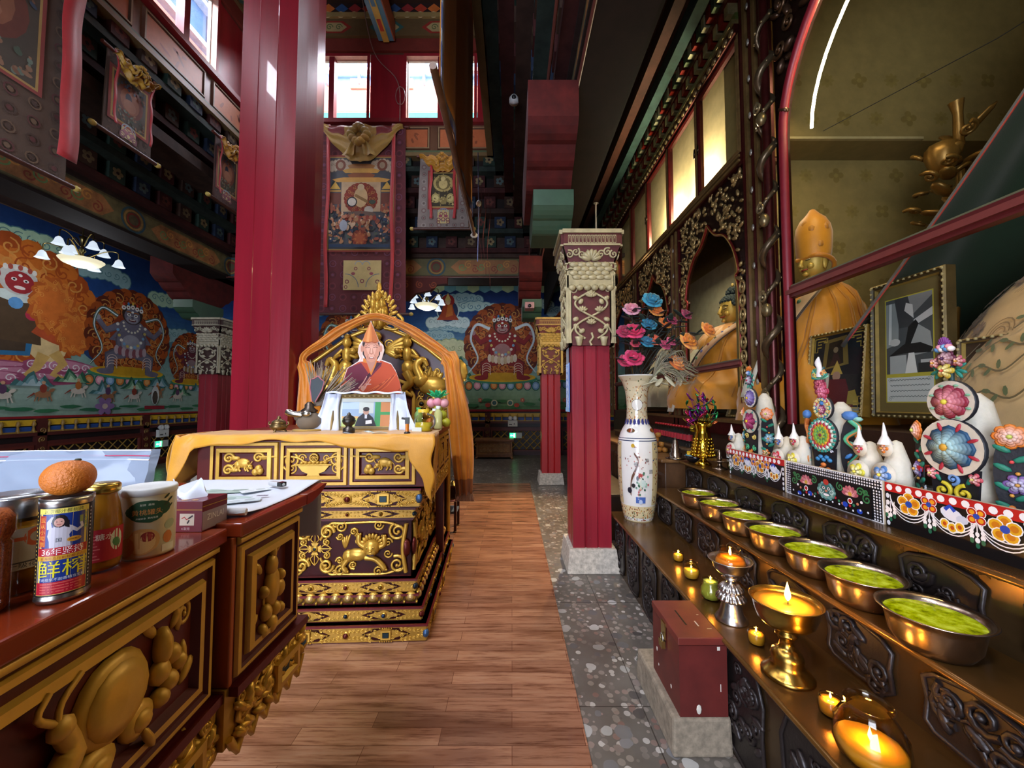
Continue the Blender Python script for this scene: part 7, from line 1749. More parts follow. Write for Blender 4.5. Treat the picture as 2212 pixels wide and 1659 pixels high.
def waist(b, x0, x1, y0, y1):
 L = x1 - x0; h = y1 - y0; ym = (y0 + y1) / 2; n = max(1, round(L / .95)); q = L / n
 b.box(x0, x1, y0, y1, -.01, 0, '#3a0c0e')
 for i in range(n + 1):
  e = x0 + i * q;
  for s in (-1, 1):
   if (i == 0 and s < 0) or (i == n and s > 0): continue
   b.tube(bez([(e + s * .03, y0 + .02, .01), (e + s * .05, ym, .014), (e + s * .03, y1 - .02, .01)], 5), .014, 6, GC); b.ball(e + s * .03, ym, .012, .03, .06, .016, 9, 5, '#5c1c14')
 for i in range(n):
  c = x0 + (i + .5) * q
  vajracross(b, c, ym, h * .42)
  for s in (-1, 1):
   lion(b, c + s * q * .28, ym - .005, h * .6, s)
   for v in (-1, 1):
    for u_, w_, r_ in ((.17, .12, .07), (.36, .22, .07), (.56, .3, .08), (.62, .12, .06), (.30, .44, .06)): b.scroll(c + s * h * u_ * 1.25, ym + v * h * w_, h * r_, 1.4, u_ * 9, s * v, .3, GC, .003, 10)
    b.scroll(c + s * h * .22, ym + v * h * .3, h * .13, 1.5, 0, s * v, .26, GC, .006); b.scroll(c + s * h * .47, ym + v * h * .4, h * .1, 1.4, 1, -s * v, .24, GC, .006)
    b.scroll(c + s * q * .43, ym + v * h * .3, h * .16, 1.6, 2, s * v, .2, GC, .006); b.scroll(c + s * q * .33, ym + v * h * .42, h * .09, 1.4, 0, -s * v, .24, GC, .006); b.scroll(c + s * q * .38, ym + v * h * .1, h * .08, 1.3, 0, s * v, .24, GC, .006)
    b.vine(bez([(c + s * h * .1, ym + v * h * .16), (c + s * h * .26, ym + v * h * .44), (c + s * h * .5, ym + v * h * .46), (c + s * q * .35, ym + v * h * .47), (c + s * q * .45, ym + v * h * .38)], 6), .009, GC, .005)
tier('waist', -1.32, -.12, .12, 1.3, .335, .70, waist)
tier('upper_band', -1.345, -.10, .1, 1.33, .70, .77, lambda b, a, c, d, e: gemband(b, a, c, d, e, 3, ['#6a4a14', '#5c1c14', '#1c2c38'], False))
tier('top_band', -1.385, -.06, .06, 1.36, .78, .90, lambda b, a, c, d, e: gemband(b, a, c, d, e, 3, J, True))
# table box with panels
b = MB(MR); b.box(-1.405, .0, .045, 1.0, .91, 1.205); b.box(-1.42, .012, .03, 1.05, 1.205, 1.24, '#6a2414'); b.box(-.085, -.02, .9, .965, .0, .91); b.box(-1.4, -1.33, .9, .965, .7, .91); b.build('table_box', LACQ, t, bevel=.004)
def dpanel(k):
 def f(b, x0, y0, x1, y1):
  xm, ym = (x0 + x1) / 2, (y0 + y1) / 2; s = (y1 - y0)
  if k == 1:
   b.push(Tr(xm, ym - s * .22, 0) @ Sc(.66, .66, 1)); b.prism([(-.15, .03), (-.1, -.03), (-.05, -.05), (-.06, -.07), (.06, -.07), (.05, -.05), (.1, -.03), (.15, .03)], 0, .016, GC); b.tube([(-.165, .03, .012), (.165, .03, .012)], .009, 6, GC)
   for i in range(7): b.ball((i - 3) * .036, .048, .008, .02, .02, .016, 8, 4, GC)
   b.tube(ellz(0, .095, .036), .009, 6, GC, closed=True); b.ball(0, .095, .006, .012, .012, .01, 7, 4, GC)
   for i in range(8): a = i * pi / 4; b.tube([(0, .095, .008), (.03 * cos(a), .095 + .03 * sin(a), .008)], .005, 4, GC)
   b.pop()
   for q in (-1, 1):
    for v, r in ((.18, .045), (-.26, .035)): b.scroll(xm + q * .14, ym + v * s, r, 1.5, 1, q, .2, GC)
    b.scroll(xm + q * .075, ym + s * .3, .025, 1.3, 0, -q, .24, GC); b.vine(bez([(xm + q * .05, ym + s * .05), (xm + q * .1, ym + s * .3), (xm + q * .18, ym + s * .36), (xm + q * .185, ym - s * .1), (xm + q * .15, ym - s * .42)], 5), .007, GC, .006)
  else:
   d = 1 if k == 0 else -1
   beast(b, xm - d * .01, ym, s * .85, d)
   for i, (u, v) in enumerate(((.42, -.36), (.3, -.4), (.38, -.22))): b.ball(xm + d * u * (x1 - x0), ym + v * s, .006, .022, .024, .016, 8, 5, GC)
   for u, v in ((.36, .32), (-.42, .3), (-.43, -.3)): b.scroll(xm + d * u * (x1 - x0), ym + v * s, .032, 1.4, 0, d, .3, GC); b.leaf(xm + d * u * (x1 - x0), ym + v * s, .07, .03, 0, .012, GC)
   b.tube([(xm + d * .1, ym + s * .36, .008), (xm + d * .2, ym + s * .38, .008)], .008, 5, GC)
 return f
def ellz(cx, cy, r, z=.008, n=14): return [(cx + r * cos(2 * pi * i / n), cy + r * sin(2 * pi * i / n), z) for i in range(n)]
def panelset(M, x0, x1, n, fn, k0=0):
 q = (x1 - x0) / n
 for i in range(n):
  b = MB(); b.M = M
  a, c = x0 + i * q + .006, x0 + (i + 1) * q - .006
  b.molding(a, .925, c, 1.195, [(0, 0), (.004, .014), (.022, .014), (.026, .004), (.036, .004), (.04, .016), (.062, .018), (.068, .002), (.08, -.004)], cols=[GC, GC, MR, MR, GC, GC, MR, MR], fill='#150a0a')
  b.build('framed_panel', GOLDP, t)
  b = MB(GC); b.M = M; fn(i + k0)(b, a + .09, 1.0, c - .09, 1.12); o = b.build('panel_carving', GOLDP, t)
panelset(plane((0, .045, 0), (1, 0, 0), (0, 0, 1)), -1.33, -.075, 3, dpanel)
panelset(plane((0.0, 0, 0), (0, 1, 0), (0, 0, 1)), .10, .98, 3, lambda i: dpanel(i % 3))
b = MB(GC); b.push(plane((.0, 0, 0), (0, 1, 0), (0, 0, 1)))
for i in range(12):
 x = .1 + i * .075; b.scroll(x, .885, .035, 1.4, i, 1 if i % 2 else -1, .26, GC); b.leaf(x + .03, .86, .07, .035, -.8, .012, GC)
b.box(.06, .98, .87, .915, -.02, .0, MR); b.pop(); b.build('side_apron', GOLD, t)
# yellow cloth over the altar
t2 = MB('#c98c16'); rnd = random.Random(3)
W0, W1 = -1.50, .035
def clothf(u, v):
 x = W0 + (W1 - W0) * u
 hang = .055 + .02 * sin(u * 9 + 1) + .05 * max(0, (u - .62) / .38) + .008 * sin(u * 31)
 if u < .07: hang = .30 * (1 - (u / .07) ** 2) + hang * (u / .07) ** 2
 if u > .9: hang = hang + .33 * ((u - .9) / .1) ** .9
 top = .34
 s = v * (top + hang); wav = .006 * sin(u * 40 + v * 5) + .005 * noise.noise((u * 12, v * 3, 2))
 if s < top: return (x - .0, .02 + (top - s) * 1.0, 1.243 + .004 * noise.noise((u * 14, v * 6, 0)) - (.02 if u < .03 else 0))
 d = s - top
 return (x + (.012 * sin(d * 30) if u > .85 else 0) - (.03 * d / .3 if u < .07 else 0), .016 - .012 - .02 * min(1, d / .05) + wav * min(1, d / .04), 1.243 - d)
t2.grid(120, 30, clothf)
# flap hanging at the right side and left end
t2.grid(8, 14, lambda u, v: (.036 + .006 * sin(v * 9), .02 + .16 * u, 1.243 - v * (.42 - .9 * (u) ** 1.2 * .42)))
t2.grid(8, 14, lambda u, v: (-1.50 - .05 * sin(v * pi), .0 + .3 * u, 1.243 - v * (.33 - .1 * u)))
t2.build('altar_cloth', SILK, loc=AX, rz=AR, label='golden yellow cloth draped over the throne altar front with fringed corner', cat='cloth', solid=.003)
# throne back
TB = (-1.34, 3.85, .008)
t = thing('throne', 'carved gilded throne back with flaming jewel crest behind the portrait cutout', 'throne', TB)
OUT = [(-.72, 0), (-.72, 1.72), (-.70, 1.84), (-.5, 1.98), (-.3, 2.12), (0, 2.24), (.3, 2.12), (.5, 2.0), (.70, 1.84), (.72, 1.72), (.72, 0)]
b = MB('#3a0e10'); b.M = plane((0, 0, 0), (1, 0, 0), (0, 0, 1)); b.prism(list(reversed(OUT)), -.06, 0); b.build('board', LACQ, t)
b = MB('#4a1418'); b.M = plane((0, -.002, 0), (1, 0, 0), (0, 0, 1))
INN = [(-.36, .8), (-.36, 1.5), (-.3, 1.62), (-.2, 1.66), (-.14, 1.78), (0, 1.86), (.14, 1.78), (.2, 1.66), (.3, 1.62), (.36, 1.5), (.36, .8)]
b.prism(list(reversed(INN)), 0, .012); b.tube([(x, y, .014) for x, y in INN], .02, 7, GC)
for i in range(10): b.spiral(-.28 + .14 * (i % 5), 1.1 + .3 * (i // 5), .06, 1.5, i, 1, .008, '#7a3a30'); b.lay = .013
b.build('inner_arch', LACQ, t)
b = MB(GC); b.M = plane((0, -.004, 0), (1, 0, 0), (0, 0, 1))
b.tube([(x * .98, y * .99, .0) for x, y in OUT], .022, 6, GC); b.box(-.72, -.38, 1.38, 1.46, 0, .02, GC2); b.box(.38, .72, 1.38, 1.46, 0, .02, GC2)
for q in (-1, 1):
 for k in range(4): b.ball(q * (.44 + k * .075), 1.42, .02, .026, .022, .014, 9, 4, '#141416'); b.tube(ellz(q * (.44 + k * .075), 1.42, .032, .02, 10), .006, 5, GC, closed=True)
 # naga maiden
 x, y = q * .3, 1.86
 b.ball(x, y + .17, .05, .045, .055, .045, 9, 6); b.ball(x, y + .23, .05, .03, .03, .03, 8, 4); b.ball(x, y + .05, .04, .05, .09, .045, 9, 6); b.ball(x + q * .01, y - .08, .045, .07, .08, .055, 9, 6); b.tube(bez([(x, y - .12, .05), (x + q * .04, y - .22, .05), (x - q * .03, y - .3, .04), (x + q * .05, y - .36, .03)], 5), [.06 - .0028 * i for i in range(16)], 7)
 for s in (-1, 1): b.tube(bez([(x + s * .045, y + .1, .05), (x + s * .11, y + .02, .07), (x + s * .05, y + .04, .1)], 4), .018, 6);
 b.ball(x - q * .08, y + .08, .1, .04, .035, .03, 8, 4)
 # sea beast with raised trunk
 b.ball(q * .55, 1.6, .03, .15, .1, .06, 10, 6); b.ball(q * .44, 1.66, .05, .08, .08, .06, 9, 5); b.tube(bez([(q * .44, 1.68, .06), (q * .4, 1.8, .07), (q * .46, 1.86, .06), (q * .5, 1.8, .05)], 5), [.05 - .002 * i for i in range(16)], 7)
 for k in range(6): b.leaf(q * (.5 + k * .04), 1.68 - k * .02, .12, .05, pi / 2 - q * (.2 + k * .2), .02)
 b.scroll(q * .64, 1.55, .07, 1.5, 0, q, .2); b.tube(bez([(q * .62, 1.56, .04), (q * .69, 1.46, .04), (q * .56, 1.48, .05)], 4), .04, 6)
 # rider on a goat-like mount
 b.ball(q * .54, 1.0, .04, .15, .09, .06, 10, 6); b.ball(q * .52, 1.2, .06, .06, .08, .06, 9, 5); b.ball(q * .51, 1.31, .07, .042, .046, .04, 8, 5); b.ball(q * .51, 1.36, .07, .025, .03, .025, 7, 4); b.ball(q * .68, 1.1, .06, .05, .07, .04, 8, 5)
 for u in (-.12, -.05, .08, .15): b.tube([(q * (.54 + u), .98, .05), (q * (.55 + u), .86, .04), (q * (.53 + u), .78, .03)], .028, 6)
 for s in (-1, 1): b.tube(bez([(q * .52 + s * .05, 1.25, .06), (q * .52 + s * .12, 1.18, .08), (q * .52 + s * .1, 1.28, .1)], 4), .016, 5)
 rnd = random.Random(5)
 for k in range(120):
  u, v = rnd.uniform(.39, .69), rnd.uniform(.75, 2.0)
  if v > 1.9 - (u - .3) * .5: continue
  b.scroll(q * u, v, rnd.uniform(.03, .055), 1.4, rnd.uniform(0, 6), q, .26, mixc(GC, '#3a2408', .2), -.004, 12)
 for k in range(8): b.scroll(q * (.1 + .05 * k), 2.02 - .035 * k, .05, 1.5, k, q, .2)
 if q > 0:
  for k in range(4): b.scroll(.78, 1.72 - k * .07, .1 - k * .012, 1.6, 0, q, .2, GC, .02)
  b.ball(.8, 1.74, .02, .1, .13, .035, 10, 6)
b.ball(0, 1.98, .05, .07, .09, .06, 9, 6); b.ball(0, 2.09, .07, .05, .05, .05, 8, 5)
for q in (-1, 1):
 for k in range(6): b.leaf(q * .05, 1.96, .28 - .02 * k, .06, (.55 - .2 * k) if q > 0 else pi - (.55 - .2 * k), .02)
b.build('gilded_figures', GOLD, t)
b = MB(GC); b.M = plane((0, -.02, 2.2), (1, 0, 0), (0, 0, 1))
for i, (x, y) in enumerate(((0, .3), (-.045, .22), (.045, .22), (-.06, .13), (.06, .13), (0, .2), (0, .1), (-.03, .04), (.03, .04))): b.ball(x, y, .03, .034, .06, .04, 9, 6)
b.ball(0, .12, 0, .1, .16, .05, 12, 6)
for i in range(17):
 a = -.7 + (pi + 1.4) * i / 16; b.leaf(.11 * cos(a), .14 + .15 * sin(a), .09, .04, a + .5 * (1 if a < pi / 2 else -1), .015); b.scroll(.125 * cos(a), .14 + .17 * sin(a), .022, 1.2, a, 1, .3)
for q in (-1, 1): b.tube(bez([(q * .06, -.02, 0), (q * .18, -.03, 0), (q * .24, .06, 0), (q * .19, .12, 0)], 4), .018, 6); b.scroll(q * .19, .0, .04, 1.4, 0, q, .22)
b.leaf(0, .3, .16, .05, pi / 2, .02); b.build('jewel_crest', GOLD, t)
# saffron scarf over the throne back
b = MB('#cc7c14'); P = [(-.64, .75), (-.64, 1.2), (-.65, 1.66), (-.70, 1.88), (-.5, 2.03), (-.3, 2.17), (0, 2.28), (.3, 2.17), (.5, 2.04), (.72, 1.87), (.76, 1.7), (.82, 1.3), (.86, .9), (.88, .55)]
Q = bez(P, 5); n = len(Q)
def scarf(u, v):
 k = min(int(u * (n - 1)), n - 2); f = u * (n - 1) - k
 x = Q[k][0] + (Q[k + 1][0] - Q[k][0]) * f; z = Q[k][1] + (Q[k + 1][1] - Q[k][1]) * f
 dx, dz = Q[k + 1][0] - Q[k][0], Q[k + 1][1] - Q[k][1]; L = math.hypot(dx, dz); w = (.055 if .2 < u < .68 else .12) * (1 + .2 * sin(u * 23))
 fold = .02 * sin(v * 17 + u * 14) + .012 * sin(v * 31 - u * 9)
 return (x + dz / L * w * (v - .5) * 1.6, -.10 - fold - .03 * sin(v * pi), z - dx / L * w * (v - .5) * 1.6)
b.grid(90, 18, scarf, colfn=lambda u, v: '#8a4a10' if u > .97 or u < .02 else '#cc7c14')
for i in range(16): b.tube([(.80 + i * .011, -.12, .56), (.80 + i * .0115, -.12, .49)], .003, 4, '#7a4410')
b.build('saffron_scarf', SILK, loc=TB, label='saffron scarf swagged over the throne back, hanging down at the right', cat='scarf', solid=.004)
# seat and lower chest of the throne behind the table
b = MB('#4c1013'); b.box(-1.85, -.75, 3.5, 3.72, .909, .98); b.box(-1.87, -.73, 3.48, 3.73, .98, 1.02, '#7a2a1a'); b.build('platform', LACQ, label='maroon throne platform block behind the altar table', cat='platform', bevel=.006)
# printed portrait board (a flat cut-out standee)
CX, CY = -1.18, 3.2
ZT = 1.25
t = thing('portrait_cutout', 'flat cut out portrait board of a person in orange robe and tall pointed hat', 'cutout', (CX, CY, ZT))
def U(px, py): return ((px - 1106) / 830 * CY - CX, (868 - py) / 830 * CY + 1.45 - ZT)
k0 = 640; sc = 370 / 1705
def Q_(zx, zy): return U(640 + zx * sc, 600 + zy * sc)
sil = [Q_(*p) for p in [(370, 1250), (400, 1170), (470, 1000), (500, 900), (610, 830), (625, 800), (605, 740), (615, 670), (650, 620), (730, 420), (815, 625), (860, 670), (870, 720), (845, 815), (940, 850), (985, 920), (1030, 1040), (1055, 1180), (1060, 1420), (370, 1420)]]
b = MB('#7a6a5a'); b.M = plane((0, 0, 0), (1, 0, 0), (0, 0, 1)); b.prism(sil[::-1] if False else list(reversed(sil)), -.008, 0); b.box(-.1, .1, 0, .3, -.12, -.008); b.build('board', MATTE, t)
b = MB(); b.M = plane((0, -.0004, 0), (1, 0, 0), (0, 0, 1)); b.eps = 5e-5
G = lambda c, *pts: b.poly([Q_(*p) for p in pts], c)
b.poly(sil, '#e0d0c8')
G('#b8461e', (375, 1245), (405, 1170), (475, 1000), (505, 905), (620, 835), (700, 830), (845, 825), (940, 860), (985, 930), (1030, 1040), (1050, 1180), (1055, 1418), (375, 1418))
G('#6a1c34', (490, 960), (520, 890), (640, 845), (720, 960), (780, 860), (850, 840), (840, 880), (700, 1030), (600, 1140), (520, 1140), (540, 1040), (480, 1020)); G('#3a1426', (840, 850), (760, 940), (700, 1010), (690, 990), (760, 900), (800, 840)); G('#541630', (520, 1140), (560, 1040), (700, 1010), (620, 1120))
G('#d07a28', (660, 840), (700, 850), (735, 960), (745, 970), (790, 860), (800, 800), (660, 800)); G('#b8806a', (680, 800), (790, 800), (780, 850), (740, 940), (700, 850))
G('#c89078', (380, 1240), (410, 1170), (500, 1040), (555, 1040), (520, 1140), (610, 1110), (640, 1130), (560, 1190), (440, 1230))
for x0, y0, x1, y1 in ((620, 1100, 700, 980), (640, 1110, 735, 985), (650, 1120, 740, 1010), (660, 1130, 700, 1060), (690, 1060, 745, 1060)): b.stroke([Q_(x0, y0), Q_((x0 + x1) / 2 + 8, (y0 + y1) / 2), Q_(x1, y1)], .012, '#d0988a' if x0 % 40 else '#b87c68', .007)
b.disc(*Q_(660, 1100), .017, .022, '#cc947e', 10)
for k in range(7): b.stroke([Q_(1000 - k * 30, 950 + k * 20), Q_(900 - k * 40, 1080 + k * 14), Q_(760 - k * 20, 1180)], .007, '#8e3216' if k % 2 else '#d06432', .002)
for k in range(3): b.stroke([Q_(1040, 1100 + k * 60), Q_(900, 1220 + k * 40), Q_(700, 1240 + k * 40)], .008, '#8e3216', .003)
G('#d8b8a8', (650, 640), (615, 690), (610, 745), (640, 800), (625, 845), (655, 800), (650, 700)); G('#d8b8a8', (825, 640), (865, 690), (860, 760), (845, 815), (815, 840), (820, 760), (815, 680)); G('#2a1a1a', (650, 640), (655, 760), (690, 820), (680, 700), (690, 635)); G('#2a1a1a', (820, 640), (830, 760), (800, 820), (800, 640))
G('#c88a70', (680, 640), (740, 625), (800, 635), (825, 700), (815, 770), (785, 825), (740, 842), (700, 820), (670, 760), (662, 700)); G('#d8a088', (700, 660), (780, 655), (790, 700), (770, 780), (745, 800), (715, 780), (690, 710))
for q in (-1, 1):
 b.disc(*Q_(742 + q * 92, 705), .014, .03, '#c0846c', 10); b.stroke([Q_(742 + q * 18, 694), Q_(742 + q * 42, 686), Q_(742 + q * 62, 696)], .005, '#5a3428'); b.stroke([Q_(742 + q * 18, 676), Q_(742 + q * 40, 664), Q_(742 + q * 64, 674)], .004, '#7a4c3c'); b.stroke([Q_(742 + q * 24, 758), Q_(742 + q * 40, 785), Q_(742 + q * 30, 812)], .003, '#a0644e')
G('#b87a62', (730, 700), (752, 700), (766, 752), (742, 764), (718, 752)); G('#d8a890', (737, 690), (748, 690), (752, 745), (742, 752), (732, 745)); b.disc(*Q_(743, 797), .022, .007, '#7a2420', 10); b.disc(*Q_(743, 795), .016, .003, '#e8dcd0', 8)
for k in range(3): b.stroke([Q_(700, 668 - k * 10), Q_(742, 660 - k * 10), Q_(785, 666 - k * 10)], .002, '#a86c56')
G('#cc7838', (650, 632), (672, 560), (730, 428), (775, 530), (815, 632), (780, 650), (742, 640), (700, 650)); G('#b4602a', (735, 440), (745, 640), (775, 645), (808, 625), (770, 530)); G('#d89050', (728, 440), (700, 540), (690, 630), (715, 640), (725, 540)); b.stroke([Q_(655, 630), Q_(700, 645), Q_(742, 636), Q_(780, 645), Q_(815, 628)], .008, '#9a4a22')
b.build('print', PAPER, t)
# framed photo draped with a white scarf
FX, FY = -1.02, 2.68
t = thing('framed_photo', 'small framed photo of a seated person, draped with a white scarf, on the altar', 'picture', (FX, FY, ZT), AR)
M = plane((0, 0, 0), (1, 0, 0), (0, 0, 1)) @ Rx(-.12)
b = MB('#6a5a34'); b.M = M; b.molding(-.235, 0, .235, .255, [(0, -.02), (0, .012), (.012, .018), (.024, .01), (.03, .002)], cols=['#5a4a2c', '#8a7444', '#6a5834', '#a89258']); b.box(-.23, .23, .005, .25, -.02, -.002, '#3a2c1c')
for i in range(14): b.ball(-.21 + i * .0325, .24, .016, .009, .005, .004, 6, 3, '#c8b88a')
b.build('frame', WOOD, t)
b = MB(); b.M = M; b.lay = .001; b.eps = 5e-5; b.rect(-.21, .028, .21, .232, '#d4dcd4'); b.rect(-.165, .03, .165, .2, '#8aa0b8'); b.rect(-.165, .15, -.05, .2, '#a8bccc'); b.rect(-.05, .12, .05, .2, '#b8c0b8'); b.rect(.06, .03, .1, .2, '#3a8a50'); b.rect(.1, .03, .165, .2, '#b87a4a'); b.rect(.1, .11, .165, .13, '#3a8a50'); b.rect(-.165, .03, -.05, .09, '#a8b86a'); b.rect(-.165, .085, -.05, .1, '#c8a060')
b.poly([(-.075, .03), (.075, .03), (.05, .09), (.015, .12), (-.02, .12), (-.055, .09)], '#2c2c34'); b.disc(0, .135, .021, .027, '#b08a78', 12); b.disc(0, .15, .023, .016, '#2a2628', 10); b.rect(-.008, .085, .008, .112, '#c8ccd4'); b.poly([(.0, .045), (.045, .05), (.04, .075), (.0, .07)], '#e8ecec')
b.build('print', PAPER, t)
b = MB('#ccd4e4')
for q in (-1, 1):
 b.grid(10, 20, lambda u, v: (q * (.165 + .10 * u + .09 * v * (u + .1) + .012 * sin(u * 9 + v * 4)), -.02 - .012 * sin(u * 14) + .03 * (1 - v), .262 - .262 * v + .008 * sin(u * 8) * (1 - v)))
b.grid(24, 5, lambda u, v: (-.26 + .52 * u, .045 - .075 * v, .258 + .012 * sin(v * pi) + .004 * sin(u * 22)))
b.build('white_scarf', CLOTH, loc=(FX, FY, ZT), rz=AR, label='white silk scarf draped over the framed photo on the altar', cat='scarf', solid=.002)
# vessels on the altar
BRZ = pm('old_bronze', .38, .85, var=.35, vs=18, bump=.2)
t = thing('censer', 'small lidded bronze censer at the left end of the yellow cloth', 'censer', (-1.53, 2.53, ZT))
b = MB('#7a6440'); b.lathe([(0, .012), (.03, .012), (.05, .03), (.052, .045), (.04, .055), (.044, .06)], 20); [b.tube([(.035 * cos(a), .035 * sin(a), .02), (.045 * cos(a), .045 * sin(a), 0)], .007, 6) for a in (.5, 2.6, 4.7)]; [b.tube(bez([(q * .048, 0, .045), (q * .066, 0, .055), (q * .06, 0, .07)], 3), .006, 5) for q in (-1, 1)]; b.build('bowl', BRZ, t)
b = MB('#7a6440'); b.lathe([(.044, .06), (.04, .072), (.022, .084), (.01, .09), (.012, .098), (.006, .106), (0, .108)], 18); b.build('lid', BRZ, t)
t = thing('stupa_vessel', 'small dark bronze bell shaped vessel on the altar before the framed photo', 'vessel', (-1.04, 2.46, ZT))
b = MB('#4c4640'); b.lathe([(0, 0), (.036, 0), (.036, .03), (.02, .04), (.02, .048), (.036, .062), (.042, .08), (.034, .092)], 18); b.lathe([(.04, .09), (.03, .105), (.012, .115), (.01, .125), (0, .135)], 16); b.build('turned_body', BRZ, t)
t = thing('ritual_vase', 'ritual vase of feathers and dry grass wrapped in cloth, left on the altar', 'vase', (-1.40, 2.66, ZT))
b = MB('#6a5c4a'); b.lathe([(0, 0), (.1, 0), (.1, .012), (.05, .014)], 20, '#a8843c'); b.ball(.0, 0, .07, .085, .07, .07, 12, 7); b.ball(-.05, -.01, .1, .05, .04, .04, 10, 6); b.build('cloth_wrap', CLOTH, t)
b = MB('#b8b4a8'); b.tube(bez([(-.02, -.05, .11), (-.08, -.06, .12), (-.12, -.05, .13)], 4), [.02] * 6 + [.024] * 3, 7); b.ball(.01, -.06, .12, .035, .02, .022, 9, 5); b.build('silver_spout', METAL, t)
b = MB('#5a5048'); b.lathe([(.05, .13), (.055, .14), (.03, .16), (.03, .18), (.012, .2)], 16); b.build('lid', BRZ, t)
b = MB('#3c4448'); b.push(Tr(.03, 0, .2) @ Ry(.15)); b.prism([(x, y) for x, y in [(-.008, 0), (-.035, .08), (-.04, .15), (-.02, .165), (0, .18), (.02, .165), (.045, .15), (.04, .08), (.01, 0)]], -.004, .004) if False else None
b.push(plane((0, 0, 0), (1, 0, 0), (0, 0, 1))); b.prism(list(reversed([(-.01, 0), (-.04, .09), (-.045, .15), (-.02, .16), (0, .18), (.025, .162), (.05, .15), (.045, .09), (.012, 0)])), -.006, .006); b.tube([(x, y, .006) for x, y in [(-.01, 0), (-.04, .09), (-.045, .15), (-.02, .16), (0, .18), (.025, .162), (.05, .15), (.045, .09), (.012, 0)]], .004, 5, '#a8606a'); b.pop(); b.pop(); b.build('feather_fan', CLOTH, t)
b = MB('#7a6c5c'); rnd = random.Random(1)
for i in range(90):
 a = rnd.uniform(.1, 1.9); L = rnd.uniform(.2, .34)
 b.tube([(.02, .03, .17), (.02 + L * .5 * cos(a), .05 + .03 * rnd.random(), .17 + L * .5 * sin(a)), (.02 + L * cos(a), .06 + .05 * rnd.random(), .17 + L * sin(a))], [.003, .0045, .0025], 4, jit('#8a7a68', .3))
b.build('dry_grass', MATTE, t)
t = thing('torch_lighter', 'orange gas torch lighter with black head standing on the yellow cloth', 'lighter', (-.66, 2.43, ZT + .002))
b = MB('#c8741a'); b.lathe([(.011, .012), (.012, .06)], 12); b.build('fuel_body', GLOSS, t); b = MB('#141414'); b.lathe([(0, 0), (.02, 0), (.02, .005), (.012, .012)], 14); b.box(-.012, .012, -.01, .01, .06, .1); b.tube([(0, 0, .09), (-.035, 0, .095)], .007, 7); b.build('black_head', SATIN, t)
t = thing('plastic_jug', 'clear plastic jug with yellow lid and handle on the altar corner', 'jug', (-.6, 2.62, ZT))
b = MB('#e0e4d8'); b.lathe([(0, 0), (.055, 0), (.06, .01), (.06, .08), (.045, .105), (.035, .112), (.035, .13)], 20, cap=False); b.build('clear_body', JARG, t)
b = MB('#c8c03a'); b.lathe([(0, .003), (.053, .003), (.056, .012), (.056, .06), (0, .06)], 18, cap=False); b.build('yellow_liquid', WAX, t); b = MB('#d8b82a'); b.lathe([(.038, .128), (.038, .15), (0, .151)], 18); b.build('lid', SATIN, t)
b = MB('#5a5450'); b.tube(bez([(.05, -.02, .02), (.08, -.03, .05), (.075, -.03, .1), (.03, -.04, .12)], 4), .006, 5); b.build('handle', SATIN, t)
b = MB('#d8e4e0'); b.box(-.062, -.0, -.063, -.055, .004, .03); b.build('label', PAPER, t)
for i, (x, y, h, c, cp, l) in enumerate(((-.54, 2.82, .17, '#c8cc8a', '#d8dcd8', 'white capped bottle of pale yellow drink at the altar corner'), (-.575, 2.86, .15, '#8a5a2a', '#e0e0dc', 'bottle of brown drink behind the clear jug'), (-.68, 2.8, .16, '#8ab06a', '#3a9a4a', 'green capped bottle left of the clear jug'))):
 t = thing('drink_bottle', l, 'bottle', (x, y, ZT)); b = MB(c); b.lathe([(0, 0), (.028, 0), (.03, .01), (.03, h * .7), (.014, h * .85), (.014, h * .9)], 14); b.build('liquid_body', GLOSS, t); b = MB(cp); b.lathe([(.017, h * .88), (.017, h), (0, h)], 12); b.build('cap', SATIN, t)
t = thing('fruit_basket', 'heap of pink and yellow plastic fruit topped with a green paper flower', 'ornament', (-.57, 2.98, ZT))
b = MB()
for i, (x, y, z, c) in enumerate(((-.06, 0, .04, '#d87a2a'), (.0, -.03, .04, '#c8c040'), (.06, 0, .04, '#b8b830'), (-.04, 0, .1, '#c8cc50'), (.03, 0, .1, '#b8c03a'), (0, 0, .15, '#c8c848'), (-.05, -.02, .19, '#d8909a'), (0, -.03, .2, '#d88a98'), (.05, -.02, .19, '#d89aa0'))): b.ball(x, y, z, .036, None, None, 12, 8, c)
b.build('plastic_fruit', SATIN, t); b = MB('#1fae6a')
for i in range(12): a = i * pi / 6; b.push(Tr(0, -.02, .225) @ Rz(a) @ Ry(-.45 - .3 * (i % 2))); b.leaf(0, 0, .1, .035, 0, .004, jit('#1fae6a', .15)); b.pop()
b.build('green_paper_flower', PAPER, t)
for i, (x, y, a, c, l) in enumerate(((-.83, 2.44, .3, '#b8bcb0', 'grey green banknote lying on the yellow cloth left of the lighter'), (-.92, 2.5, -.5, '#c8d0c8', 'folded pale banknote lying before the framed photo'), (-1.0, 2.42, .1, '#9aa0a8', 'blue grey banknote flat on the yellow cloth'))):
 b = MB(c); b.push(Rz(a)); b.grid(6, 3, lambda u, v: (-.05 + .1 * u, -.022 + .045 * v, .005 + .006 * sin(u * 4 + i))); b.lay = .012; b.pop(); b.build('banknote', PAPER, loc=(x, y, ZT), label=l, cat='banknote', solid=.001)
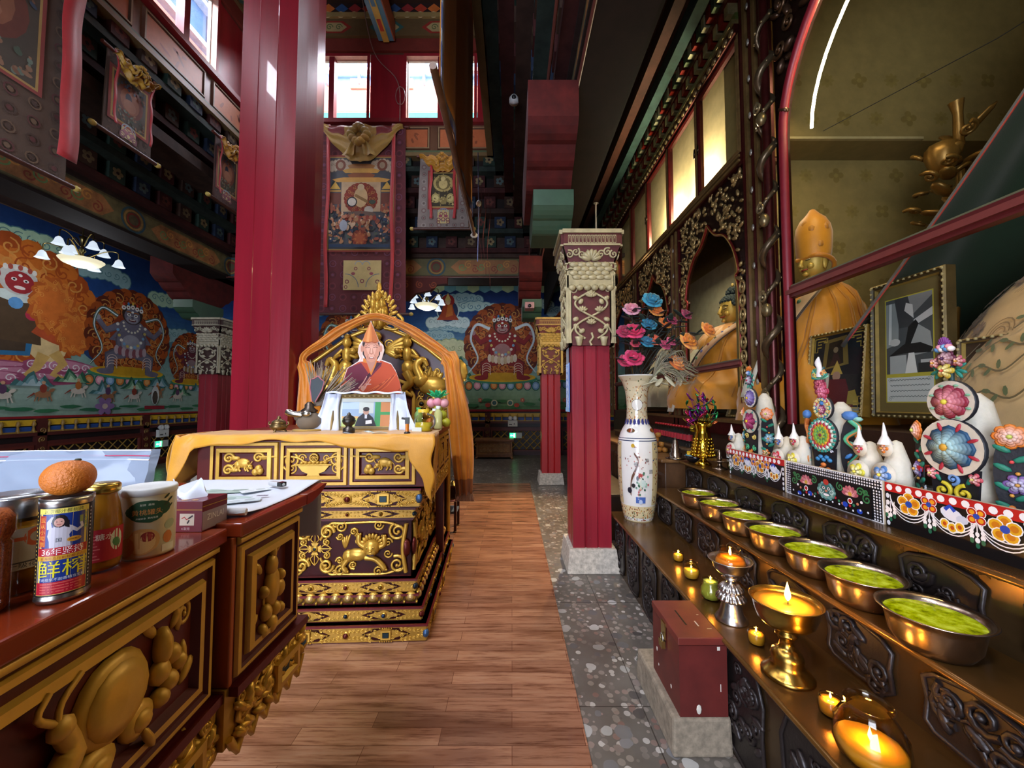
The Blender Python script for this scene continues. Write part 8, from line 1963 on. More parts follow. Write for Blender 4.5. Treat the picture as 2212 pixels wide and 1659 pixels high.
# low red stool with a kettle at the altar's right rear
t = thing('stool', 'low red folding stool beside the right rear corner of the throne altar', 'stool', (-.78, 4.45, .008))
b = MB('#8a4a48'); b.grid(8, 8, lambda u, v: (-.16 + .34 * u, -.16 + .32 * v, .33 + .03 * (abs(u - .5) * 2) ** 2)); b.build('seat_cloth', CLOTH, t, solid=.008)
for x in (-.13, .15):
 for y in (-.12, .12): b = MB('#3a1210'); b.tube([(x, y, 0), (x, y, .33)], .016, 6); b.ball(x, y, .008, .022, .022, .008, 8, 4, '#8a7a5a'); b.build('leg', LACQ, t)
b = MB('#4a5a7a'); b.box(-.15, .16, -.13, .13, .2, .225); b.build('lower_shelf', CLOTH, t)
t = thing('lantern', 'small brass framed lantern kettle standing on the low red stool', 'lantern', (-.68, 4.42, .345))
b = MB('#8a7040'); b.box(-.06, .06, -.06, .06, 0, .02); b.box(-.06, .06, -.06, .06, .14, .16); [b.box(x - .007, x + .007, y - .007, y + .007, .02, .14) for x in (-.053, .053) for y in (-.053, .053)]; b.lathe([(.06, .16), (.03, .2), (.02, .21), (0, .212)], 8); b.tube(bez([(-.02, 0, .2), (.0, 0, .26), (.03, 0, .24), (.02, 0, .2)], 4), .005, 5, '#a8b0b0'); b.build('brass_frame', METAL, t)
b = MB('#2a2220'); b.box(-.05, .05, -.05, .05, .02, .14); b.build('dark_glass', GLOSS, t)
# ------------------------------------------------------------------ carved altar tables in the left foreground
ZT1 = 1.18
def carved_table(label, x, y0, y1, zt, far_tip, seed, rot=0.):
 """front faces +X, runs along Y"""
 t = thing('carved_altar_table', label, 'table', (x, 0, 0), rot, group='carved red and gold altar tables')
 b = MB(MR); b.box(-.48, 0, y0, y1, zt - .345, zt - .03, MR); b.box(-.46, -.02, y0 + .02, y1 - .02, zt - .36, zt - .345)
 for yy in (y0 + .03, y1 - .08):
  for xx in (-.46, -.36): b.box(xx, xx + .04, yy, yy + .05, 0, zt - .34)
 b.box(-.44, -.34, y0 + .05, y1 - .05, .06, .09); b.box(-.47, .003, y0 - .006, y0 + .006, zt - .345, zt - .03, '#9a4a20'); b.build('case', LACQ, t, bevel=.003)  # orange brown end plate has bounced light put into its colour
 b = MB('#7c2c12')
 if far_tip: b.M = plane((0, 0, zt), (0, 1, 0), (1, 0, 0)) if False else Matrix()
 b.box(-.5, .02, y0 - .004, y1 + (.0 if far_tip else .004), zt - .03, zt)
 if far_tip:
  pts = [(y1, zt - .03), (y1 + .03, zt - .028), (y1 + .08, zt - .014), (y1 + .115, zt + .006), (y1 + .11, zt + .01), (y1 + .05, zt + .001), (y1, zt)]
  b.push(plane((.02, 0, 0), (0, 1, 0), (0, 0, 1))); b.prism(pts, -.52, 0); b.pop()
 b.build('table_top', pm('red_brown_top', .2, var=.2, vs=4, coat=.3, stretch=(1, .2, 1)), t, bevel=.004)
 F = plane((0, 0, 0), (0, 1, 0), (0, 0, 1)); pz0, pz1 = zt - .335, zt - .055
 b = MB(); b.M = F; b.tube([(y0 + .008, pz1 + .014, .004), (y1 - .008, pz1 + .014, .004)], .009, 6, GC)
 b.molding(y0 + .012, pz0, y1 - .012, pz1, [(0, 0), (.003, .008), (.012, .009), (.016, .002), (.03, .002), (.034, .012), (.048, .014), (.055, .002), (.06, -.006)], cols=[GC, GC, MR, MR, GC, GC, MR, MR], fill='#2a0c10'); b.build('framed_panel', GOLDP, t)
 b = MB(GC); b.M = F; a, c, d, e = y0 + .08, y1 - .08, pz0 + .065, pz1 - .065; L = c - a; h = e - d; ym = (d + e) / 2
 if far_tip:   # narrow panel: tall vase shape of fruits and leaves
  x = (a + c) / 2; b.push(Tr(0, ym, 0) @ Sc(1.1, 1.5, 1) @ Tr(0, -ym, 0)); x /= 1.1
  b.ball(x - .0, ym + .0, .004, .024, .034, .016, 12, 6); b.ball(x - .004, ym + .036, .006, .016, .018, .014, 10, 5); b.ball(x - .0, ym + .055, .006, .009, .012, .01, 8, 4)
  for i, (u, v, r) in enumerate(((.025, -.01, .016), (-.02, -.035, .014), (.012, -.04, .013), (.03, -.045, .01), (-.03, .0, .01), (.0, -.06, .016), (-.032, -.06, .012), (.03, .01, .01))): b.ball(x + u, ym + v, .006, r, r, .014, 9, 5)
  b.scroll(x - .012, ym - .02, .014, 1.2, 0, 1, .3); b.leaf(x + .02, ym + .05, .03, .016, .9, .006); b.leaf(x - .03, ym + .03, .03, .014, 2.4, .006); b.leaf(x - .04, ym - .03, .03, .016, 3.6, .006); b.pop()
 else:
  n = max(1, round(L / .3))
  for i in range(n):
   x = c - .13 - i * .31; b.push(Tr(0, ym, 0) @ Sc(1, 1.35, 1) @ Tr(0, -ym, 0))
   b.ball(x - .02, ym + .012, .002, .062, .05, .02, 18, 6); b.ball(x - .02, ym + .012, .012, .052, .041, .014, 16, 5)
   for u, v, r, q in ((.065, .03, .014, .026), (.06, .0, .018, .016), (.085, .012, .014, .014), (.08, -.02, .016, .014), (.062, -.032, .015, .012), (.1, -.004, .013, .012)): b.ball(x + u, ym + v, .008, r, q, .016, 10, 5); b.scroll(x + u, ym + v, r * .5, 1., 0, 1, .15, None, .018)
   for u, v, rx, rz_ in ((.02, -.035, .03, .022), (-.05, -.045, .034, .022)): b.ball(x + u, ym + v, .006, rx, rz_, .014, 14, 5); b.ball(x + u, ym + v, .014, rx * .6, rz_ * .6, .012, 10, 5); b.leaf(x + u, ym + v - .01, .04, .012, -1.0, .008, None, .018)
   for u, v, aa in ((.09, .04, .8), (.11, .03, 1.8), (.12, -.03, 1.5), (.06, .045, 2.4), (.115, -.045, .7)): b.leaf(x + u, ym + v, .045, .016, aa, .008)
   b.scroll(x + .12, ym + .05, .018, 1.4, 2, -1, .2)
   # deer at the left of each group
   b.ball(x - .15, ym - .035, .006, .05, .022, .018, 12, 6); b.tube(bez([(x - .115, ym - .025, .012), (x - .09, ym - .0, .014), (x - .1, ym + .025, .014)], 4), [.016] * 5 + [.012] * 4, 7); b.ball(x - .105, ym + .03, .016, .016, .012, .012, 9, 5)
   for q in (-1, 1): b.tube(bez([(x - .11, ym + .036, .016), (x - .12 - q * .014, ym + .055, .016), (x - .1 - q * .02, ym + .07, .014)], 3), .004, 5); b.tube([(x - .15 + q * .035, ym - .04, .01), (x - .15 + q * .04, ym - .07, .01), (x - .14 + q * .03, ym - .075, .012)], .008, 6)
   b.pop()
 b.build('panel_carving', GOLDP, t)
 b = MB(GC); b.M = F @ Tr(0, 0, .004) @ Rx(.12) if False else F; z0, z1 = zt - .50, zt - .345; H = z1 - z0
 b.box(y0, y1 + .02, z1 - .02, z1, -.02, .02, '#5c1418')
 pts = [(y0, z1 - .02)] + [(y0 + (y1 + .02 - y0) * i / 24, z0 + H * (.16 + .14 * cos(i * pi / 2))) for i in range(25)] + [(y1 + .02, z1 - .02)]
 b.prism(pts, -.012, .0, GC2); rnd = random.Random(seed)
 for i in range(int((y1 - y0) / .0042)):
  x = rnd.uniform(y0 + .01, y1 + .01); y = rnd.uniform(z0 + H * .3, z1 - .04)
  if i % 3: b.leaf(x, y, .05, .02, rnd.uniform(-1.2, 1.2), .014, GC, .004, 6, 4)
  else: b.scroll(x, y, rnd.uniform(.014, .024), 1.4, rnd.uniform(0, 6), rnd.choice((1, -1)), .26, GC, .004, 10)
 b.tube([(x, y, .004) for x, y in pts[1:-1]], .008, 5, GC)
 b.box(y0 - .012, y0, z0 + H * .2, z1, -.3, .0, GC2)
 n = max(1, round((y1 - y0) / .45))
 for i in range(n):
  x = (y0 + y1) / 2 + (i - (n - 1) / 2) * .45 + (.1 if not far_tip else .06)
  b.molding(x - .05, z0 + H * .26, x + .05, z1 - .05, [(0, 0), (0, .022), (.014, .024), (.02, .014)], GC, fill='#12282c')
 b.ball(y1 + .02, z0 + H * .5, .0, .02, .03, .016, 10, 5, '#4a6a90'); b.build('gilded_apron', GOLD, t)
 return t
carved_table('long red and gold carved altar table nearest the viewer, holding cans and jars', -.558, -.45, .835, ZT1, False, 1, .084)
carved_table('short carved altar table with an upturned end under white paper', -.605, .85, 1.112, ZT1 + .006, True, 2)
# ------------------------------------------------------------------ things on the tables
def wrap(b, r, z=0, a0=0):
 b.map = lambda x, y, q: ((r + q) * cos(a0 + x / r), (r + q) * sin(a0 + x / r), z + y); b.strip = .0035; b.eps = 8e-6; b.lay = 2e-5
def wtext(b, s, size, x, y, c, align='C', sx=1.):
 b.text(s, size, x, y, c, align, sx)
VA = radians(-48)      # side of the round things that faces the viewer
T1 = ZT1 + .001
t = thing('drink_can', 'blue and red canned coconut drink on the red table, an orange sitting on top', 'can', (-.622, .545, T1))
r = .0265; h = .138
b = MB('#a8a49c'); b.lathe([(0, .003), (r * .9, .0), (r, .004), (r, .007), (r * .98, .009), (r * .98, h - .008), (r * 1.0, h - .006), (r * 1.0, h), (r * .93, h), (r * .92, h - .004), (0, h - .004)], 32); b.build('steel_can', METAL, t)
b = MB('#141416'); b.lathe([(r * .985, .011), (r * .985, h - .010)], 40, cap=False)
wrap(b, r * .99, 0, VA)
def R2(x0, y0, x1, y1, c): b.rect(x0, y0, x1, y1, c, 12)
R2(-.026, .013, .026, .126, '#d8c060'); R2(-.0252, .0138, .0252, .1252, '#16307a')
R2(-.0252, .119, .0252, .1252, '#d8cc5a'); wtext(b, '正宗椰汁椰树牌', .0055, 0, .1203, '#14181c')
R2(-.0248, .076, -.0165, .117, '#a83a2a'); [wtext(b, ch, .0068, -.0207, .1085 - i * .0078, '#e8a040') for i, ch in enumerate('我从小喝到大')]
# picture of a person in a white top, one hand behind the head, holding a can
b.poly([(-.012, .0745), (.008, .0745), (.006, .09), (.0105, .097), (.006, .103), (-.004, .1035), (-.013, .1), (-.0145, .09), (-.0125, .083)], '#b8b4bc'); b.stroke([(-.0125, .099), (-.0135, .108), (-.009, .1145)], .0055, '#b8b4bc', .004); b.stroke([(.006, .1), (.0135, .094), (.0185, .098), (.017, .104)], .005, '#b8b4bc', .003)
b.disc(-.003, .109, .0075, .0085, '#181418', 12); b.poly([(.0, .112), (.0055, .109), (.006, .099), (.002, .101)], '#181418'); b.disc(-.0035, .1075, .0048, .006, '#c09080', 12); b.stroke([(-.0055, .105), (-.0035, .1043), (-.0015, .105)], .0008, '#8a2a2a'); [b.disc(-.0035 + q * .0022, .1085, .0009, .0005, '#2a1a18', 6) for q in (-1, 1)]; R2(.0155, .104, .019, .113, '#7a8a4a'); wtext(b, '国', .006, -.0035, .082, '#2a3438'); b.disc(.011, .083, .007, .0035, '#c89030', 12); wtext(b, '鲜榨椰汁', .0026, .011, .082, '#5a2a18')
[wtext(b, ch, .005, .0222, .112 - i * .0058, '#3a8a6a') for i, ch in enumerate('不加香精')]
R2(-.0252, .064, .0252, .0745, '#a8202a'); wtext(b, '36年坚持', .0105, 0, .0655, '#e8e4e0', sx=.98)
R2(-.0252, .058, .0252, .0638, '#c89a30'); wtext(b, '在海南岛用新鲜椰子肉', .0042, 0, .0592, '#8a2a20')
wtext(b, '鲜榨', .0235, 0, .0375, '#d8cc20', sx=1.06); wtext(b, '不用椰浆不加香精当生榨', .0042, 0, .0315, '#c8d0e0')
R2(-.0252, .0138, .0252, .0298, '#a8182c'); [R2(-.02, .0165 + i * .0035, .02 - .003 * (i % 2), .0178 + i * .0035, '#c85a50') for i in range(4)]
for i in range(22): b.disc(.0285, .016 + i * .005, .001, .0012, '#c8c8c8', 6); b.disc(-.0285, .016 + i * .005, .001, .0012, '#c8a040', 6)
b.map = None; b.build('printed_label', pm('printed_tin', .3, var=.04), t)
t = thing('orange', 'dimpled orange tangerine balanced on top of the blue drink can', 'fruit', (-.627, .55, T1 + h))
b = MB('#c87022'); b.lathe([(max(.0005, .0275 * math.sin(pi * i / 16) ** .85), .0 + .048 * (1 - cos(pi * i / 16)) / 2) for i in range(17)], 28, mod=lambda a, z: 1 + .02 * cos(a * 3 + z * 40)); b.build('peel', pm('orange_peel', .4, var=.12, vs=40, bump=.6, bs=300), t)
b = MB('#3a3a28'); b.ball(.004, .006, .048, .004, .004, .002, 7, 4); b.build('stem', MATTE, t)
t = thing('spice_jar', 'plastic jar of orange grains cut off by the left picture edge', 'jar', (-.68, .497, T1))
b = MB('#b8601c'); b.lathe([(0, .002), (.026, .002), (.028, .006), (.028, .085), (.026, .088), (.03, .1), (.03, .118), (.024, .128), (0, .13)], 24); b.build('orange_grains', pm('spice', .8, var=.5, vs=300, bump=.8, bs=400), t)
b = MB('#e8e8e0'); b.lathe([(.0295, .002), (.0295, .086), (.027, .091), (.0315, .1), (.0315, .12)], 24, cap=False); b.build('clear_plastic', JARG, t)
t = thing('food_jar', 'wide clear jar with silver lid and white label behind the drink can', 'jar', (-.722, .565, T1))
r = .041; b = MB('#b8902e'); b.lathe([(0, .002), (r * .95, .002), (r * .96, .1), (0, .1)], 26); b.build('yellow_contents', WAX, t)
b = MB('#f0f0e8'); b.lathe([(r, 0), (r, .108), (r * .97, .112)], 28, cap=False); b.build('clear_plastic', JARG, t); b = MB('#b8bcc0'); b.lathe([(r * 1.03, .106), (r * 1.04, .112), (r * 1.04, .132), (r, .135), (0, .134)], 30, mod=lambda a, z: 1 + .008 * cos(a * 40)); b.build('silver_lid', METAL, t)
b = MB('#b4b0a8'); wrap(b, r * 1.012, 0, VA); R2(-.06, .035, .06, .092, '#b4b0a8'); b.ring(.03, .078, .013, .006, '#c8603a', 16); R2(-.03, .075, .02, .08, '#c8603a'); wtext(b, '一级花生', .009, .022, .038, '#3a3a40'); R2(-.03, .044, .045, .046, '#4a4a50'); b.map = None; b.build('label', PAPER, t)
t = thing('glass_jar', 'glass jar of yellow preserve with red label, right of the drink can', 'jar', (-.668, .632, T1))
b = MB('#b07c20'); pr = [(0, .003), (.025, .003), (.0265, .01), (.0265, .07), (.0225, .105), (.0195, .118), (.0195, .125)]; b.lathe(pr, 24); b.build('yellow_preserve', WAX, t); b = MB(); b.lathe([(r_ + .0012, z) for r_, z in pr[1:]], 24, cap=False); b.build('glass_shell', JARG, t)
b = MB('#c8a850'); b.lathe([(.0215, .122), (.0235, .124), (.0235, .134), (.021, .137), (0, .137)], 24); b.build('lid', METAL, t)
b = MB(); wrap(b, .0281, 0, VA); R2(-.035, .018, .04, .068, '#a8182a'); b.disc(.0245, .048, .009, .017, '#c8ccb8', 12); b.disc(.0245, .044, .006, .008, '#4a7a4a', 9, .4); [R2(-.025, .022 + i * .005, .004 - .003 * (i % 3), .0236 + i * .005, '#d87a78') for i in range(8)]; wtext(b, '糖水', .011, .009, .052, '#e8dcd0'); b.map = None; b.build('label', PAPER, t)
t = thing('peach_tin', 'cream tin of canned yellow peaches with a green badge and white lid', 'can', (-.652, .70, T1))
r = .0375; b = MB('#cfc6a8'); b.lathe([(0, .002), (r * .96, 0), (r, .004), (r, .108)], 36, cap=False); b.build('tin_body', pm('printed_tin'), t); b = MB('#d8dcdc'); b.lathe([(r * 1.0, .106), (r * 1.04, .108), (r * 1.04, .116), (r, .119), (r * .9, .1175), (0, .1175)], 36); b.build('plastic_lid', SATIN, t)
b = MB(); wrap(b, r * 1.004, 0, VA - .05);
for e in (.0, .006, .0115): b.disc(0 + e * 2 - .008, .083, .019, .013, '#1f4a30', 14); b.disc(.004 - e, .08, .024, .012, '#1f4a30', 14)
b.disc(.0, .08, .026, .019, '#1f4a30', 18, 0, .12, 2); wtext(b, '黄桃罐头', .0105, 0, .075, '#d8944a'); wtext(b, '新鲜  美味', .0042, 0, .09, '#d8dcc8'); wtext(b, '开罐即食  果肉饱满', .0034, 0, .0675, '#e0e4d8')
b.disc(-.004, .03, .023, .022, '#c89858', 18, 0, .1, 1); b.disc(-.006, .028, .019, .018, '#d8b070', 16); b.disc(.002, .037, .0095, .0085, '#8a2c22', 12); b.disc(.002, .037, .0065, .0055, '#a84030', 10); b.disc(-.026, .022, .012, .016, '#c88848', 12); b.disc(.031, .03, .008, .011, '#c8783a', 10); R2(.022, .006, .044, .018, '#dcd8c8'); b.disc(.034, .052, .01, .008, '#a8b090', 10, .5)
for i in range(4): b.disc(.027 + .006 * (i % 2), .102 - i * .006, .006, .002, '#2a3a28', 8, .7)
b.map = None; b.build('printed_label', PAPER, t)
# tissue box
t = thing('tissue_box', 'dark red tissue box with a tissue pulled up, right of the peach tin', 'box', (-.695, .845, T1))
b = MB('#6a1220'); b.box(-.075, .052, -.036, .034, 0, .062, '#6a1220'); b.box(.0521, .0525, -.035, .033, .002, .04, '#9a8a98')
b.push(plane((0, -.0362, 0), (1, 0, 0), (0, 0, 1))); b.lay = 0; b.eps = 4e-5; b.rect(-.075, .044, .052, .0455, '#b8862c'); b.rect(.006, .013, .036, .037, '#d0c4b0'); b.rect(-.04, .013, -.002, .037, '#d0c4b0'); b.stroke([(.01, .027), (.016, .03), (.02, .025), (.024, .027)], .002, '#a83030'); b.stroke([(.024, .027), (.033, .033)], .003, '#1c1418'); b.stroke([(.022, .017), (.026, .024)], .003, '#1c1418'); b.stroke([(-.012, .02), (-.006, .03)], .003, '#1c1418'); b.text('4.取用', .0065, .01, .004, '#c8a8a8'); b.text('3.打开', .0065, -.035, .004, '#c8a8a8'); b.pop()
b.push(plane((.0526, 0, 0), (0, 1, 0), (0, 0, 1))); b.lay = 0; b.text('ZINLAI', .018, 0, .02, '#e0dce0', 'C', sx=.85); b.rect(-.036, .05, .034, .0515, '#b8862c'); b.pop()
b.lay = .0622; [b.rect(-.045 + i * .022, -.028, -.033 + i * .022, -.02, '#c8902c') for i in range(4)]; b.build('carton', pm('glossy_card', .25, var=.05), t, bevel=.0015)
b = MB('#dfe6ee'); b.grid(12, 8, lambda u, v: (-.05 + .075 * u + .01 * v, -.005 + .016 * sin(u * 7 + v * 3) * (1 - .5 * v), .06 + v * (.028 + .016 * sin(u * 9 + 1)))); b.build('tissue', PAPER, t)
# white paper sheet over the end of the short table
b = MB('#e4ecf6')
def sheet(u, v):
 y = .885 + .535 * v; x = -1.0 + .39 * u
 xx = -.60 + (0 if u < 1 else 0)
 z = ZT1 + .0085 + .0012 * noise.noise((u * 7, v * 9, 1)) + (.014 * max(0, (y - 1.1) / .128) if y < 1.228 else .014)
 if y > 1.228: d = y - 1.228; return (x, 1.228 + min(d, .014) + .01 * sin(u * 7) * d * 4, z - max(0, d - .014) * 1.0)
 return (x, y, z + (.012 * max(0, 1 - v * 7) * max(0, u - .6) * 2))
b.grid(26, 40, sheet); b.tube([(-.74, .888, ZT1 + .017), (-.66, .886, ZT1 + .02), (-.612, .897, ZT1 + .017)], .008, 7)
b.build('paper_sheet', pm('thin_plastic_sheet', .35, var=.04, veil=.1), label='white paper sheet spread over the short table and hanging off its far end', cat='paper', solid=.0012)
for i, (x, y, a, c, w, hh) in enumerate(((-.82, 1.13, .25, '#9ab0a4', .07, .035), (-.78, 1.03, -.2, '#a8c0bc', .075, .036), (-.70, 1.01, .5, '#c8d4dc', .04, .02), (-.68, 1.06, .1, '#7a7488', .014, .004), (-.74, 1.12, .8, '#d8e0e4', .035, .02))):
 b = MB(c); b.push(Rz(a)); b.box(-w, w, -hh, hh, 0, .0006); b.lay = .0007; b.rect(-w * .85, -hh * .8, w * .85, hh * .8, mixc(c, '#ffffff', .12)); b.disc(w * .4, 0, hh * .6, hh * .6, mixc(c, '#203028', .25), 10); b.rect(-w * .7, -hh * .3, -w * .1, hh * .1, mixc(c, '#203028', .2)); b.pop()
 b.build('banknote', PAPER, loc=(x, y, ZT1 + .0125 + i * .0008), label=['green banknote at the far edge of the white paper', 'pale green banknote nearest the tissue box on the white paper', 'small white note near the paper roll on the white sheet', 'torn scrap of purple paper in the middle of the white sheet', 'white note beside the lighter on the white sheet'][i], cat='banknote')
t = thing('lighter', 'white and black pocket lighter lying on the white paper', 'lighter', (-.70, 1.155, ZT1 + .021), -.35)
b = MB('#d8dce0'); b.box(-.024, .012, -.0085, .0085, 0, .012); b.build('white_body', GLOSS, t, bevel=.003); b = MB('#141416'); b.box(.012, .03, -.009, .009, .0, .0125); b.ball(.031, -.002, .006, .003, .005, .004, 8, 5, '#b8bcc0'); b.build('black_end', GLOSS, t, bevel=.003)
# big zip bag
b = MB('#c8d4e4')
def bag(u, v):
 x = -1.12 + .36 * u; z = T1 + .165 * v + .004 * u
 return (x + .03 * (v - .5) * (1 if u > .8 else 0), .80 + .0 + .035 * sin(pi * u) * sin(pi * v * .9) + .006 * noise.noise((u * 8, v * 6, 0)), z)
t = thing('zip_bag', 'large translucent zip bag standing behind the cans on the red table', 'bag', (0, 0, 0))
b.grid(30, 16, bag); b.grid(30, 16, lambda u, v: (lambda p: (p[0], 1.6 - p[1] + .02, p[2]))(bag(u, v)))
bagm = glass('bag_film', '#cfdaea', tint=.45, rough=.25, ior=1.5)
m, nt, nd, ln, bb = nodes('frosted_bag'); setp(bb, Base_Color=(*C('#9aa8ba'), 1), Roughness=.28, Alpha=.6); _m['frosted_bag'] = m
b.build('film', m, t)
b = MB('#a83a5a'); b.tube([bag(u / 20, .93) for u in range(21)], .0012, 5); b.build('red_zip_line', SATIN, t)
b = MB('#d8dce4'); b.tube([bag(u / 20, .88) for u in range(21)], .0016, 5); b.tube([bag(u / 20, 1.0) for u in range(21)], .0014, 5); b.build('zip_ridge', SATIN, t)
# ------------------------------------------------------------------ hanging scroll paintings
def brocade(b, x0, y0, x1, y1, base, spots, n, r, seed):
 b.rect(x0, y0, x1, y1, base); rnd = random.Random(seed)
 nx = max(1, int((x1 - x0) / (r * 3))); ny = max(1, int((y1 - y0) / (r * 3)))
 for i in range(nx):
  for j in range(ny):
   x = x0 + (i + .5 + .0 * (j % 2)) * (x1 - x0) / nx; y = y0 + (j + .5) * (y1 - y0) / ny
   b.ring(x, y, r, r * .25, spots[(i + j) % len(spots)], 10); b.disc(x, y, r * .45, None, spots[(i + j + 1) % len(spots)], 8)
def crowd(b, x0, y0, x1, y1, n, cols, seed, r):
 rnd = random.Random(seed)
 for i in range(n):
  x, y = rnd.uniform(x0, x1), rnd.uniform(y0, y1); c = rnd.choice(cols)
  b.disc(x, y, r * rnd.uniform(.6, 1.1), r * rnd.uniform(.8, 1.5), c, 8, rnd.uniform(0, 3)); b.disc(x, y + r * 1.1, r * .45, None, rnd.choice(cols), 7)
def p_main(b, w, h):
 b.rect(-w / 2, -h, w / 2, 0, '#4a4c50'); s = h / 1.6
 for q in (-1, 1):
  b.cloud(q * w * .33, -.13 * s, w * .34, .2 * s, '#b8a890', '#7a6a58', 6); b.disc(q * w * .33, -.13 * s, .09 * s, .1 * s, '#7a4a38', 14); b.disc(q * w * .33, -.13 * s, .05 * s, .06 * s, '#a08a70', 10); b.disc(q * w * .41, -.5 * s, .07 * s, .1 * s, '#2f3a3a', 12); b.poly([(q * w * .41 - .09 * s, -.55 * s), (q * w * .41 + .09 * s, -.55 * s), (q * w * .41, -.42 * s)], '#c8a048'); b.rect(q * w * .41 - .1 * s, -.6 * s, q * w * .41 + .1 * s, -.57 * s, '#b89048'); b.rect(q * w * .41 - .1 * s, -.82 * s, q * w * .41 + .1 * s, -.62 * s, '#6a3a2c')
 for y, ww, c in ((-.14, .22, '#a87848'), (-.22, .3, '#c89a4a'), (-.3, .22, '#8a5230'), (-.38, .46, '#c8964a')): b.poly([(-w * ww, y * s), (-w * ww * .85, (y - .05) * s), (w * ww * .85, (y - .05) * s), (w * ww, y * s), (w * ww * .6, (y + .035) * s), (-w * ww * .6, (y + .035) * s)], c)
 b.rect(-w * .31, -.95 * s, w * .31, -.43 * s, '#b89c78'); b.flame(0, -.72 * s, .27 * s, .26 * s, ('#7a2a1a', '#8a3220', '#7a2c1c'), 24, 3, .25)
 b.disc(0, -.7 * s, .12 * s, .18 * s, '#c8a878', 12); b.disc(.0, -.52 * s, .06 * s, None, '#c8b088', 10); b.stroke([(-.1 * s, -.66 * s), (.12 * s, -.78 * s)], .05 * s, '#8a6a3c'); b.disc(-.15 * s, -.78 * s, .075 * s, .08 * s, '#d0c8b8', 12); b.ring(-.15 * s, -.78 * s, .09 * s, .02 * s, '#2a2a2a', 14); b.disc(.2 * s, -.78 * s, .06 * s, .04 * s, '#3f4a3c', 10); b.disc(.14 * s, -.92 * s, .08 * s, .07 * s, '#b8b0a0', 10); b.disc(0, -1.0 * s, .27 * s, .06 * s, '#6a5448', 16)
 for k in range(9): b.disc((k - 4) * .06 * s, -1.06 * s, .035 * s, .05 * s, '#a8684a' if k % 2 else '#8a3a2a', 8)
 b.disc(0, -1.17 * s, .17 * s, .1 * s, '#8a4a34', 14); crowd(b, -w * .47, -1.5 * s, w * .47, -1.0 * s, 110, ['#a87850', '#8a4a34', '#2f3c50', '#c8a888', '#4a5448', '#b87a5a', '#1f2430'], 7, .035 * s); b.flame(0, -1.42 * s, .13 * s, .14 * s, ('#6a2418', '#8a3a22', '#a8542e'), 14, 8, .25); b.disc(-.28 * s, -1.2 * s, .07 * s, .1 * s, '#9aa0a8', 10)
 crowd(b, -w * .47, -.98 * s, -w * .33, -.84 * s, 14, ['#8a4a34', '#a87850'], 9, .03 * s); crowd(b, w * .33, -.98 * s, w * .47, -.84 * s, 14, ['#8a4a34', '#a87850'], 10, .03 * s); b.rect(-w * .47, -1.58 * s, w * .47, -1.53 * s, '#2a3a52')
def p_gold(b, w, h):
 b.rect(-w / 2, -h, w / 2, 0, '#3a3424'); b.disc(0, -h * .3, w * .4, h * .26, '#a89458', 18); b.disc(0, -h * .3, w * .3, h * .2, '#6a5c34', 16); b.disc(0, -h * .32, w * .18, h * .15, '#b8a468', 12); b.disc(0, -h * .16, w * .1, h * .07, '#c8b478', 10)
 for q in (-1, 1): b.disc(q * w * .3, -h * .75, w * .17, h * .15, '#a8985c', 14); b.disc(q * w * .3, -h * .75, w * .11, h * .1, '#c8b878', 10)
 b.disc(0, -h * .82, w * .15, h * .12, '#8a7a48', 10); crowd(b, -w * .45, -h * .97, w * .45, -h * .03, 60, ['#8a7a48', '#b8a468', '#5a4e2e'], 3, w * .03)
def p_warm(b, w, h):
 b.rect(-w / 2, -h, w / 2, 0, '#4a4438'); b.disc(0, -h * .45, w * .42, h * .36, '#6a3a2c', 18); b.disc(0, -h * .45, w * .3, h * .28, '#8a5a40', 16); b.disc(-w * .05, -h * .4, w * .1, h * .12, '#1f2434', 10); b.disc(0, -h * .55, w * .2, h * .14, '#9a6a50', 12); crowd(b, -w * .46, -h * .97, w * .46, -h * .7, 40, ['#7a5a44', '#8a6a50', '#4a5a48', '#6a7a6a'], 5, w * .035); crowd(b, -w * .46, -h * .3, w * .46, -h * .03, 24, ['#7a5a44', '#3a4a5c', '#6a3a30'], 6, w * .035)
